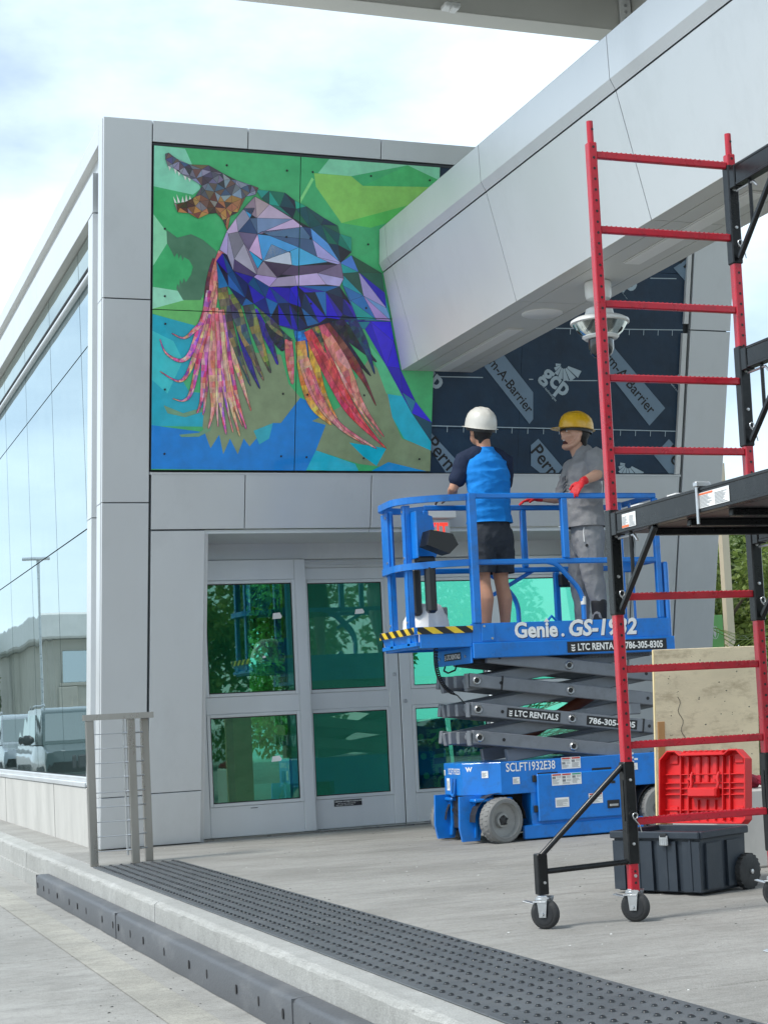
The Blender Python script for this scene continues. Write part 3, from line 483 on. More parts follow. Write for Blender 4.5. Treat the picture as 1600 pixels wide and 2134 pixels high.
# ------------------------------------------------------------------ mural
def fps(x, s, o=0.0): return fp(x, s*CT, o)
def vcol_mat(name, r, bump, bs, coat, stretch=(1, 1, 1), var=.12, vs=9):
    M = mat(name, (1, 1, 1), r, 0, var, vs, bump, bs, .5, coat, stretch=stretch)
    t = M.node_tree; N = t.nodes; p = N['Principled BSDF']; at = N.new('ShaderNodeVertexColor'); at.layer_name = 'Col'
    src = p.inputs['Base Color'].links[0].from_socket; mm = N.new('ShaderNodeMixRGB'); mm.blend_type = 'MULTIPLY'; mm.inputs[0].default_value = 1
    t.links.new(at.outputs[0], mm.inputs[1]); t.links.new(src, mm.inputs[2]); t.links.new(mm.outputs[0], p.inputs['Base Color'])
    return M
m_print = vcol_mat('mural_print', .16, .05, 14, .35)
m_foil = vcol_mat('mural_foil', .22, .5, 70, .4, (1, 1, .35), .45, 30)
def clip_rect(P, x0, x1, s0, s1):
    for ax, lim, sg in ((0, x0, 1), (0, x1, -1), (1, s0, 1), (1, s1, -1)):
        Q = []
        for i in range(len(P)):
            a, b = P[i-1], P[i]; da, db = (a[ax]-lim)*sg, (b[ax]-lim)*sg
            if (da >= 0) != (db >= 0):
                t = da/(da-db); Q.append((a[0]+(b[0]-a[0])*t, a[1]+(b[1]-a[1])*t))
            if db >= 0: Q.append(b)
        P = Q
        if not P: return P
    return P
class Art:
    def __init__(s): s.P = []
    def poly(s, P, c, lay, foil=False):
        if len(P) == 3: s.P.append((list(P), c, lay, foil)); return
        for t in tessellate_polygon([[V(a, b, 0) for a, b in P]]): s.P.append(([P[i] for i in t], c, lay, foil))
art = Art(); ar = random.Random(11)
def lp3(a, b, t): return tuple(a[i]+(b[i]-a[i])*t for i in range(3))
def jit(c, k=14): return tuple(max(0, min(255, v+ar.uniform(-k, k))) for v in c)
lay = 0
art.poly([(.3, 2.9), (2.8, 2.9), (2.8, 5.7), (.3, 5.7)], (58, 158, 98), 0)
for c, P in MBG: lay += 1; art.poly(P, c, lay)
def inset(tri, d):
    cx = sum(p[0] for p in tri)/3; cy = sum(p[1] for p in tri)/3; outp = []
    a = [math.dist(tri[i], tri[(i+1) % 3]) for i in range(3)]; per = sum(a)
    area = abs((tri[1][0]-tri[0][0])*(tri[2][1]-tri[0][1])-(tri[2][0]-tri[0][0])*(tri[1][1]-tri[0][1]))/2; r = 2*area/per if per else 0
    k = max(.35, 1-d/r) if r > 1e-6 else .35
    ic = (sum(tri[i][0]*a[(i+1) % 3] for i in range(3))/per, sum(tri[i][1]*a[(i+1) % 3] for i in range(3))/per)
    return [(ic[0]+(p[0]-ic[0])*k, ic[1]+(p[1]-ic[1])*k) for p in tri]
def inside(p, P):
    r = False
    for i in range(len(P)):
        a, b = P[i-1], P[i]
        if (a[1] > p[1]) != (b[1] > p[1]) and p[0] < (b[0]-a[0])*(p[1]-a[1])/(b[1]-a[1])+a[0]: r = not r
    return r
def facets(P0, spacing, colf, lay, line=(18, 20, 30), an=1.0, ang=-.6):
    art.poly(P0, line, lay); ca, sa = math.cos(ang), math.sin(ang)
    fw = lambda p: ((p[0]*ca+p[1]*sa)/an, -p[0]*sa+p[1]*ca); bk = lambda p: (p[0]*an*ca-p[1]*sa, p[0]*an*sa+p[1]*ca)
    P = [fw(p) for p in P0]
    xs = [p[0] for p in P]; ss = [p[1] for p in P]; pts = []
    for _ in range(4000):
        q = (ar.uniform(min(xs), max(xs)), ar.uniform(min(ss), max(ss)))
        if inside(q, P) and all(math.dist(q, z) > spacing for z in pts) and all(math.dist(q, z) > spacing*.55 for z in P): pts.append(q)
    n = len(P)
    vs, es, fs, *_ = delaunay_2d_cdt([Vector(p) for p in P]+[Vector(p) for p in pts], [(i, (i+1) % n) for i in range(n)], [], 1, 1e-5)
    for f in fs:
        t = [bk(vs[i]) for i in f]; c = (sum(p[0] for p in t)/3, sum(p[1] for p in t)/3)
        art.poly(inset(t, .0010), jit(colf(c), 10), lay+1)
PAL = dict(irid=[(205, 60, 120), (220, 140, 90), (150, 60, 170), (235, 190, 120), (190, 40, 70), (225, 120, 160), (120, 70, 180), (240, 205, 160)],
  pinkgold=[(225, 150, 130), (215, 110, 90), (235, 190, 140), (190, 90, 80), (205, 170, 120), (230, 120, 150)],
  maroon=[(110, 30, 50), (85, 20, 50), (130, 50, 60), (95, 35, 75)], speck=[(110, 100, 60), (45, 55, 70), (150, 130, 70), (30, 50, 110), (80, 95, 60), (170, 140, 80), (40, 35, 60)],
  blue=[(35, 25, 120), (45, 30, 150), (25, 25, 90)], bluey=[(20, 90, 160), (30, 60, 130), (20, 120, 180)], dark=[(20, 25, 40), (30, 35, 60), (14, 18, 28)], navy=[(25, 30, 90), (18, 60, 90)],
  rose=[(190, 95, 100), (205, 120, 120), (170, 75, 85), (215, 150, 140)], gold=[(215, 150, 50), (200, 110, 50), (180, 150, 110), (150, 90, 60), (225, 180, 80)],
  red=[(190, 55, 65), (205, 75, 75), (170, 45, 60), (215, 95, 95)], darkred=[(110, 40, 45), (95, 30, 40), (125, 55, 50)])
def feather(pal, w0, w1, path, lay):
    # Catmull-Rom through the path, tapered, cut into coloured scales
    P = [path[0]]+list(path)+[path[-1]]; pts = []
    for i in range(1, len(P)-2):
        for k in range(7):
            t = k/7; a, b, c, d = P[i-1], P[i], P[i+1], P[i+2]
            pts.append(tuple(.5*((2*b[j])+(-a[j]+c[j])*t+(2*a[j]-5*b[j]+4*c[j]-d[j])*t*t+(-a[j]+3*b[j]-3*c[j]+d[j])*t**3) for j in (0, 1)))
    pts.append(path[-1]); n = len(pts)
    def side(ext):
        l, r = [], []
        for i, p in enumerate(pts):
            a, b = pts[max(0, i-1)], pts[min(n-1, i+1)]; dx, dy = b[0]-a[0], b[1]-a[1]; m = math.hypot(dx, dy) or 1
            t = i/(n-1); w = ((w0+(w1-w0)*t)*(.75+.45*math.sin(math.pi*min(1, t*1.15)))*(1 if i < n-1 else .25))/2+ext
            l.append((p[0]-dy/m*w, p[1]+dx/m*w)); r.append((p[0]+dy/m*w, p[1]-dx/m*w))
        return l, r
    l, r = side(.0022)
    for i in range(n-1): art.poly([l[i], r[i], r[i+1]], (30, 18, 28), lay); art.poly([l[i], r[i+1], l[i+1]], (30, 18, 28), lay)
    l, r = side(0); c1 = ar.choice(PAL[pal]); c2 = ar.choice(PAL[pal])
    for i in range(n-1):
        c1 = lp3(c1, jit(ar.choice(PAL[pal]), 30), .5)
        c2 = lp3(c2, jit(ar.choice(PAL[pal]), 30), .5)
        k = .5+.2*math.sin(i*1.3); mi = (l[i][0]+(r[i][0]-l[i][0])*k, l[i][1]+(r[i][1]-l[i][1])*k); k2 = .5+.2*math.sin((i+1)*1.3); mj = (l[i+1][0]+(r[i+1][0]-l[i+1][0])*k2, l[i+1][1]+(r[i+1][1]-l[i+1][1])*k2)
        art.poly([l[i], mi, mj], c1, lay+1, True); art.poly([l[i], mj, l[i+1]], c1, lay+1, True)
        art.poly([mi, r[i], r[i+1]], c2, lay+1, True); art.poly([mi, r[i+1], mj], c2, lay+1, True)
lay += 1
facets(MREG['tail2'], .13, lambda c: ar.choice([(30, 8, 165), (40, 20, 190), (20, 60, 90), (25, 15, 120), (15, 110, 130), (20, 70, 80)]), lay, an=2.5, ang=-1.0); lay += 2
for k in (0, 28, 29, 18, 37, 38, 36, 25, 24, 35, 19, 20, 22, 23, 34, 21, 26, 27): feather(*MFE[k], lay); lay += 2
for k in (15, 13, 17, 16, 14, 12, 11, 10, 33, 9, 32, 8, 31, 7, 30, 6, 5, 4, 3, 2, 1): feather(*MFE[k], lay); lay += 2
facets(MREG['wing'], .075, lambda c: ar.choice([(12, 22, 110), (25, 15, 175), (14, 30, 75), (12, 60, 115), (20, 90, 150), (10, 14, 40), (16, 20, 60), (35, 20, 150)]), lay, an=2.3, ang=-1.0); lay += 2
facets(MREG['tail'], .10, lambda c: ar.choice([(60, 120, 180), (40, 90, 160), (25, 70, 60), (35, 15, 150), (150, 130, 190), (20, 130, 140), (90, 140, 190)]), lay, an=2.5, ang=-.75); lay += 2
facets(MREG['back'], .085, lambda c: ar.choice([(14, 110, 95), (12, 75, 75), (10, 50, 62), (22, 140, 120), (14, 30, 45), (12, 90, 70)]), lay, an=1.8); lay += 2
BC = MREG['body']; bcx = sum(p[0] for p in BC)/len(BC); bcs = sum(p[1] for p in BC)/len(BC)
def bcol(c):
    d = math.hypot(c[0]-bcx+.05, (c[1]-bcs)*1.3)
    if d < .20: return ar.choice([(70, 150, 205), (150, 180, 215), (90, 130, 180), (40, 70, 125), (175, 160, 205), (120, 135, 175), (45, 135, 195)])
    return ar.choice([(165, 145, 190), (140, 125, 165), (112, 100, 128), (85, 125, 172), (50, 140, 195), (185, 165, 210), (100, 90, 102), (145, 178, 212), (40, 75, 125), (158, 140, 158), (70, 160, 210), (172, 152, 190)])
art.poly(MREG['body'], (20, 22, 34), lay)
def edge(a_, b_, w, col, ly):
    d = (b_[0]-a_[0], b_[1]-a_[1]); m_ = math.hypot(*d) or 1; q_ = (-d[1]/m_*w, d[0]/m_*w); art.poly([(a_[0]-q_[0], a_[1]-q_[1]), (b_[0]-q_[0], b_[1]-q_[1]), (b_[0]+q_[0], b_[1]+q_[1]), (a_[0]+q_[0], a_[1]+q_[1])], col, ly)
for col, P in MBODY:
    art.poly(P, jit(col, 6), lay+1)
for col, P in MBODY:
    for k in range(len(P)): edge(P[k-1], P[k], .0011, (26, 26, 40), lay+2)
lay += 3
hm = sum(p[1] for p in MREG['head'])/len(MREG['head'])
facets(MREG['head'], .048, lambda c: ar.choice([(72, 70, 82), (98, 98, 114), (52, 48, 54), (122, 128, 145), (92, 72, 62), (60, 75, 105)]) if c[1] > hm-.05 else ar.choice([(110, 70, 50), (150, 100, 60), (80, 50, 40), (120, 110, 115), (160, 115, 65), (66, 48, 44)]), lay); lay += 2
for t in MTEETH: art.poly(t, (205, 205, 195), lay)
MX0, MX1, MS0, MS1, MXS, MSS = .379, 2.712, 2.97/CT, 5.383/CT, 1.539, 4.18/CT
mural = thing('mural', 'glossy mural of a faceted reptile with feather mane on green and blue', 'mural', fp(1.54, 2.97))
m_stgry0 = mat('board_core', (.05, .07, .08), .5)
for (a, b, c, d, lb) in ((MX0, MXS, MS0, MSS, 'lower left mural board with feather tips over blue'), (MXS, MX1, MS0, MSS, 'lower right mural board with red feathers'), (MX0, MXS, MSS, MS1, 'upper left mural board with the reptile head'), (MXS, MX1, MSS, MS1, 'upper right mural board in plain greens')):
    a += .0025; c += .0025; b -= .0025; d -= .0025
    bd = MB().slab(fps(a, c, .012), EX, UP, b-a, d-c, .03, .0006).build('board', m_stgry0, mural); bd['label'] = lb
    for fo, nm, mm in ((False, 'print', m_print), (True, 'feather_print', m_foil)):
        mb = MB(); cols = []
        for P, col, ly, foil in art.P:
            if foil != fo: continue
            Q = clip_rect(P, a+.0005, b-.0005, c+.0005, d-.0005)
            if len(Q) < 3: continue
            ar2 = sum(Q[i-1][0]*Q[i][1]-Q[i][0]*Q[i-1][1] for i in range(len(Q)))
            if abs(ar2) < 1e-7: continue
            if ar2 < 0: Q = Q[::-1]
            o = .0124+ly*.00009
            mb.add([fps(x, s_, o) for x, s_ in Q], [tuple(range(len(Q)))]); cols += [(*[min(.92, k*1.55+.01) for k in lin(col)], 1.0)]*len(Q)
        if not mb.v: continue
        ob = mb.build(nm, mm, bd)
        at = ob.data.color_attributes.new('Col', 'FLOAT_COLOR', 'CORNER'); at.data.foreach_set('color', [v for c4 in cols for v in c4])
me = MB().lathe([(0, .004), (.006, .003), (.009, 0)], (0, 0, 0), NF, 8).mesh('screw', m_inkb)
for x, s_ in MSCREW:
    if MX0 < x < MX1: link_mesh('screw', me, mural, fps(x, s_, .024)-BASE[mural.name])
# ------------------------------------------------------------------ weather barrier
m_bar = mat('navy_membrane', lin((20, 50, 74)), .42, 0, .25, 2.5, .5, 9, .5, dirt=lin((34, 70, 96)), dirt_amt=.5, ds=3)
m_barg = mat('membrane_grey_print', lin((120, 142, 160)), .5, 0, .08, 8)
m_barw = mat('membrane_white_print', lin((175, 192, 200)), .5, 0, .1, 8)
wb = thing('weather_barrier', 'dark navy weather membrane with diagonal grey lettering right of the mural', 'membrane', fp(3.9, 2.96))
BX0, BX1, BS0, BS1 = 2.716, 5.045, 2.957/CT, 5.384/CT
for xa, xb in ((BX0, 3.515), (3.517, BX1)):
    for sa, sb in ((BS0, 3.32/CT), (3.323/CT, 4.655/CT), (4.658/CT, BS1)):
        o = -.030+rnd.uniform(0, .003); MB().slab(fps(xa, sa, o), EX, UP, xb-xa, sb-sa, .02, .001).build('sheet', m_bar, wb)
OB = -.022
def clipb(P, x0=BX0+.004, x1=BX1-.004): return clip_rect(P, x0, x1, BS0+.004, BS1-.004)
def onwall(mb, vf, p0, p1, o, xmin=BX0+.004, xmax=BX1-.004):
    """lay 2d glyph faces along p0->p1 on the leaning wall, clipped to the sheet"""
    d = (p1[0]-p0[0], p1[1]-p0[1]); m = math.hypot(*d); d = (d[0]/m, d[1]/m); n = (-d[1], d[0])
    for f in vf[1]:
        P = [(p0[0]+d[0]*vf[0][i][0]+n[0]*vf[0][i][1], p0[1]+d[1]*vf[0][i][0]+n[1]*vf[0][i][1]) for i in f]
        P = clipb(P, xmin, xmax)
        if len(P) >= 3: mb.add([fps(x, s_, o) for x, s_ in P], [tuple(range(len(P)))])
for P in BLAB:
    Q = clipb(P)
    if sum(Q[i-1][0]*Q[i][1]-Q[i][0]*Q[i-1][1] for i in range(len(Q))) < 0: Q = Q[::-1]
    MB().add([fps(x, s_, OB) for x, s_ in Q], [tuple(range(len(Q)))]).build('label_band', m_barg, wb)
for t, p0, p1 in BTX:
    L_ = math.dist(p0, p1); vf = text2d(t, 1, .012); k = L_/twidth(vf)
    if t == 'm': k = .20
    if t == 'Perm-A-B' or t == 'Perm': k = .168
    vf = ([(a*k, b*k-.03) for a, b in vf[0]], vf[1])
    mb = MB(); onwall(mb, vf, p0, p1, OB+.0015)
    if mb.v: mb.build('lettering', m_inkb, wb)
for p0, p1 in BGC:
    vf = text2d('gcp', 1, .03); k = .21; vf = ([(a*k, b*k) for a, b in vf[0]], vf[1]); mb = MB(); onwall(mb, vf, p0, p1, OB)
    if mb.v: mb.build('emblem_lettering', m_barw, wb)
for p0, p1 in BSUB:
    vf = text2d('applied technologies', 1, .01); k = math.dist(p0, p1)/twidth(vf); vf = ([(a*k, b*k) for a, b in vf[0]], vf[1]); mb = MB(); onwall(mb, vf, p0, p1, OB)
    if mb.v: mb.build('small_lettering', m_barw, wb)
for p0, p1 in BFAN:
    mb = MB(); base = math.atan2(p1[1]-p0[1], p1[0]-p0[0]); R_ = math.dist(p0, p1)
    for k in range(7):
        a0 = base-k*.42; a1 = a0-.36; r1 = R_*(1-.105*k); r0 = r1*.28
        P = clipb([(p0[0]+r0*math.cos(a0), p0[1]+r0*math.sin(a0)), (p0[0]+r1*math.cos(a0), p0[1]+r1*math.sin(a0)), (p0[0]+r1*math.cos(a1), p0[1]+r1*math.sin(a1)), (p0[0]+r0*math.cos(a1), p0[1]+r0*math.sin(a1))][::-1])
        if len(P) > 2: mb.add([fps(x, s_, OB) for x, s_ in P], [tuple(range(len(P)))])
    if mb.v: mb.build('fan_emblem', m_barw, wb)
for k, (p0, p1) in enumerate(BLN):
    mb = MB(); n = max(1, int(math.dist(p0, p1)/.14))
    def seg(a, b, w): 
        d = (b[0]-a[0], b[1]-a[1]); m = math.hypot(*d); q = (-d[1]/m*w, d[0]/m*w)
        P = clipb([(a[0]-q[0], a[1]-q[1]), (b[0]-q[0], b[1]-q[1]), (b[0]+q[0], b[1]+q[1]), (a[0]+q[0], a[1]+q[1])])
        if len(P) > 2: mb.add([fps(x, s_, OB+.001) for x, s_ in P], [tuple(range(len(P)))])
    seg(p0, p1, .004)
    if k < 2:
        for i in range(1, n+1):
            x = p0[0]+(p1[0]-p0[0])*i/n; s_ = p0[1]+(p1[1]-p0[1])*i/n; seg((x, s_), (x, s_-.05), .003)
    mb.build('ruled_line', m_barw, wb)
# ------------------------------------------------------------------ entrance canopy beam
beam = thing('canopy_beam', 'silver tapered canopy beam jutting from the wall over the forecourt', 'canopy', (2.7, -3, 3.77))
JY = [-1.315, -3.30, -5.30, -7.30, -9.3, -11.3, -13.3, -16]
def yw(z): return -z*T-.0
PR = [(2.2, 4.86), (2.206, 4.60), (2.239, 4.538), (2.243, 4.528), (2.425, 3.775)]
def swept(pa, pb, y0, y1, name, m, th=.03, lean0=False, g=.004):
    """flat panel between two profile points from y0 (far) to y1 (near)"""
    a, b = V(pa[0], 0, pa[1]), V(pb[0], 0, pb[1])
    fa, fb = (yw(a.z)-.03, yw(b.z)-.03) if lean0 else (y0-g, y0-g)
    return quadplate([(a.x, fa, a.z), (b.x, fb, b.z), (b.x, y1+g, b.z), (a.x, y1+g, a.z)], th, name, m, beam)
def mir(p): return (5.475-p[0], p[1])
for i in range(len(JY)):
    y0 = None if i == 0 else JY[i-1]; y1 = JY[i]; l0 = i == 0
    for A_, B_, nm in ((PR[0], PR[1], 'coping_panel'), (PR[1], PR[2], 'chamfer_panel'), (PR[3], PR[4], 'side_panel')):
        swept(A_, B_, y0, y1, nm, m_alu, lean0=l0)
        a, b = mir(A_), mir(B_); fa, fb = (yw(a[1])-.03, yw(b[1])-.03) if l0 else (y0-.004, y0-.004)
        quadplate([(b[0], fb, b[1]), (a[0], fa, a[1]), (a[0], y1+.004, a[1]), (b[0], y1+.004, b[1])], .03, nm, m_alu, beam)
    f = (yw(3.77)-.03) if l0 else y0-.004
    for xa, xb in ((2.425, 2.555), (2.562, 2.92), (2.927, 3.05)):
        quadplate([(xa, f, 3.772), (xb, f, 3.772), (xb, y1+.004, 3.772), (xa, y1+.004, 3.772)], .03, 'soffit_panel', m_soff, beam)
mb = MB(); ring = lambda y: [V(2.45, y, 3.80), V(3.03, y, 3.80), V(3.19, y, 4.5), V(3.22, y, 4.8), V(2.25, y, 4.8), V(2.28, y, 4.5)]
mb.loft([[V(p.x, yw(p.z)-.02, p.z) for p in ring(0)], ring(-16)]).build('core', m_backing, beam)
MB().add([(2.2, yw(4.86)-.02, 4.862), (3.275, yw(4.86)-.02, 4.862), (3.275, -16, 4.862), (2.2, -16, 4.862)], [(0, 1, 2, 3)]).build('top_sheet', m_alu, beam)
for ya, yb in ((-.98, -2.53), (-4.40, -5.95), (-7.5, -9.0)):
    f = MB().box((2.69, ya, 3.762), (2.815, yb, 3.7715), .003).build('light_trim', m_soff, beam)
    MB().box((2.70, ya-.012, 3.757), (2.805, yb+.012, 3.7615), .002).build('diffuser', m_white, f)
MB().lathe([(0, 0), (.148, 0), (.148, -.006), (.138, -.011), (0, -.012)], (2.755, -3.0, 3.7715), (0, 0, 1), 36).build('ceiling_speaker', m_white, beam, True)
MB().prism([(-.0, 0), (.42, .0), (.42, .02), (.03, .20), (0, .20)], (3.0, -1.75, 4.864), (0, 1, 0), (0, 0, 1), .25).build('flashing', m_alu2, beam)
# ------------------------------------------------------------------ big roof canopy high above
can = thing('roof_canopy', 'pale steel roof canopy frame with ribbed metal deck, top of picture', 'canopy', (5, -.4, 7))
m_can = mat('canopy_paint', (.55, .54, .49), .5, 0, .06, 1.2, .05, 40)
CYB = -.36
MB().box((.2, CYB-.26, 7.0), (14, CYB, 7.012), .003).box((.2, CYB-.005, 7.0125), (14, CYB+.007, 7.30), .003).box((.2, CYB-.255, 7.0125), (14, CYB-.243, 7.30), .003).build('edge_beam', m_can, can)
for x in (4.9, 10.2, .25):
    MB().box((x, -9, 7.03), (x+.22, CYB-.27, 7.045), .003).box((x, -9, 7.0455), (x+.012, CYB-.27, 7.30), .003).box((x+.208, -9, 7.0455), (x+.22, CYB-.27, 7.30), .003).build('cross_beam', m_can, can)
mb = MB(); n = 0; y = CYB+.2; prof = []
while y > -9:
    prof += [(y, 7.31), (y-.07, 7.31), (y-.10, 7.36), (y-.20, 7.36), (y-.23, 7.31)]; y -= .25
mb.loft([[V(.1, a, b) for a, b in prof], [V(14, a, b) for a, b in prof]], cap=False, closed=False)
mb.build('deck', mat('galvanised_deck', (.25, .27, .27), .45, .6, .1, 3), can)
MB().box((4.78, CYB-.30, 7.06), (4.888, CYB-.268, 7.28), .004).box((4.76, CYB-.28, 7.02), (4.888, CYB-.267, 7.055), .004).build('clip_angle', m_white, can)
for z in (7.10, 7.16, 7.22): MB().lathe([(0, -.015), (.014, -.015), (.014, 0)], (4.83, CYB-.30, z), (0, 1, 0), 6).build('bolt', m_zinc, can)
MB().box((3.05, CYB-.40, 6.985), (3.19, CYB-.27, 7.03), .01).box((3.10, CYB-.45, 6.95), (3.16, CYB-.33, 6.983), .008).build('cable_clip', m_white, can)
# steel posts carrying the canopy stand well behind the camera
for x in (4.95,): MB().box((10.1, -8.9, 0), (10.5, -8.5, 7.0), .02).build('post', m_can, can)
# ------------------------------------------------------------------ dome camera
cam_ = thing('security_camera', 'white dome security camera hanging under the canopy beam', 'camera', (2.757, -3.9, 3.76))
c0 = V(2.757, -3.9, 0)
def lz(prof, name, m, p, n=32): return MB().lathe(prof, c0, (0, 0, 1), n).build(name, m, p, True)
lz([(0, 3.768), (.085, 3.768), (.09, 3.755), (.088, 3.68), (.08, 3.655), (.03, 3.64), (0, 3.64)], 'mount', m_white, cam_)
lz([(0, 3.645), (.035, 3.64), (.03, 3.60), (0, 3.60)], 'stem', m_white, cam_)
lz([(0, 3.61), (.05, 3.605), (.09, 3.585), (.10, 3.545), (.165, 3.525), (.195, 3.508), (.198, 3.490), (.18, 3.484), (0, 3.484)], 'hood', m_white, cam_)
m_smoke = glass_mat('smoked_glass', (.35, .42, .42), .12, 1.5)
lz([(.182, 3.483), (.150, 3.43), (.118, 3.40), (.110, 3.40), (.142, 3.43), (.174, 3.483)], 'lens_skirt', m_smoke, cam_)
for k in range(5):
    a = k*1.257+.4; MB().lathe([(0, 0), (.028, 0), (.03, .04), (.02, .06), (0, .06)], c0+V(.10*math.cos(a), .10*math.sin(a), 3.425), (math.cos(a), math.sin(a), .6), 12).build('lens', m_inkb, cam_, True)
lz([(0, 3.412), (.12, 3.41), (.124, 3.397), (.108, 3.382), (.1, 3.382), (0, 3.382)], 'collar', m_white, cam_)
lz([(0, 3.381), (.085, 3.381), (.085, 3.32), (.072, 3.285), (.048, 3.262), (0, 3.25)], 'dome', mat('black_gloss', (.012, .013, .014), .08, 0, .05, 3, coat=.5), cam_)
# ------------------------------------------------------------------ exit sign, alarm
ex = thing('exit_sign', 'white exit sign with red letters on the fascia behind the lift', 'sign', (2.7, -.7, 2.5))
MB().box((2.55, -.80, 2.568), (2.89, -.60, 2.628), .006).build('canopy_mount', m_white, ex)
fc = MB().box((2.55, -.735, 2.368), (2.855, -.70, 2.567), .006).build('face', mat('sign_face', (.62, .63, .62), .3, 0, .04), ex)
mb = MB(); vf = text2d('EXIT', .195, .028, 0, .62); k = twidth(vf); mb.flat(vf, (2.835-k, -.7365, 2.397), (1, 0, 0), (0, 0, 1))
mb.build('letters', mat('exit_red', (.85, .05, .03), .4, 0, .02, emit=.55), fc)
al = thing('fire_alarm', 'small red fire alarm pull box on the left door jamb', 'alarm', (.86, .1, 2.18))
MB().box((.8245, .06, 2.11), (.872, .15, 2.25), .008).build('case', mat('alarm_red', (.42, .01, .03), .35), al)
MB().tube([(.874, .10, 2.20), (.885, .10, 2.20), (.888, .10, 2.17), (.885, .10, 2.145), (.874, .10, 2.145)], .003, 6).build('pull_handle', m_zinc, al)
# ------------------------------------------------------------------ scissor lift
lift = thing('scissor_lift', 'blue scissor lift with grey folded arms and railed platform before the doors', 'scissor lift', (3.1, -2.1, 0))
YN, YF = -2.47, -1.70
XZ = (V(1, 0, 0), V(0, 0, 1))
def decal(parts, name, parent):
    for mb, m in parts: 
        if mb.v: mb.build(name, m, parent)
def label_plate(parent, o, ux, uy, w, h, text, off=.0012, logo=True, ink=m_ink, bg=m_inkb, tw=None, name='decal'):
    o = Vector(o); ux = Vector(ux); uy = Vector(uy); n = ux.cross(uy).normalized()
    if bg: MB().flat(poly2d([(0, 0), (w, 0), (w, h), (0, h)]), o+n*off, ux, uy).build(name, bg, parent)
    mb = MB(); x = w*.04
    if logo:
        for k in range(3):
            y = h*(.18+.22*k); mb.flat(poly2d([(x, y), (x+h*.18, y-h*.06), (x+h*.36, y), (x+h*.36, y+h*.13), (x+h*.18, y+h*.07), (x, y+h*.13)]), o+n*(off+.0012), ux, uy)
        x += h*.62
    vf = text2d(text, h*.86, .03); k = (w*.96-x)/twidth(vf); vf = ([(a*k, b) for a, b in vf[0]], vf[1])
    mb.flat(vf, o+n*(off+.0012)+ux*x+uy*h*.2, ux, uy); mb.build('decal_text', ink, parent)
# chassis with chamfered corners
body = [(2.25, -1.90), (2.25, -2.27), (2.47, YN), (3.74, YN), (3.96, -2.27), (3.96, -1.90), (3.74, YF), (2.47, YF)]
def ring(z, s=0): 
    cx, cy = 3.105, -2.085; return [V(cx+(x-cx)*(1-s), cy+(y-cy)*(1-s), z) for x, y in body]
ch = MB().loft([ring(.345, .004), ring(.35), ring(.575), ring(.58, .004)]).build('chassis', m_blue, lift)
MB().loft([[V(x, y, z) for x, y in ((2.70, YN+.004), (3.50, YN+.004), (3.50, YF-.004), (2.70, YF-.004))] for z in (.11, .349)]).build('body_tray', m_blue, lift)
MB().box((2.63, YN-.012, .012), (3.60, YN+.03, .112), .006).build('pothole_guard', m_blue, lift)
MB().box((2.63, YF-.03, .012), (3.60, YF+.012, .112), .006).build('pothole_guard', m_blue, lift)
tray = MB().box((2.745, YN-.022, .13), (3.47, YN+.003, .475), .012).build('battery_door', m_blue, lift)
for z in (.20, .42): MB().box((2.715, YN-.016, z), (2.744, YN+.003, z+.05), .004).build('hinge', m_inkb, tray)
MB().box((3.30, YN-.030, .19), (3.40, YN-.0225, .25), .006).build('latch', m_inkb, tray)
MB().box((3.315, YN-.036, .205), (3.385, YN-.0305, .222), .003).build('latch_lever', m_zinc, tray)
for x0, x1, z0 in ((2.76, 2.92, .482-.04), (3.20, 3.36, .45)): MB().box((x0, YN-.003, z0), (x1, YN+.002, z0+.042), .002).build('slot', m_inkb, ch)
MB().box((3.34, YN-.026, .372), (3.375, YN-.0225, .392), .002).build('slot', m_inkb, tray)
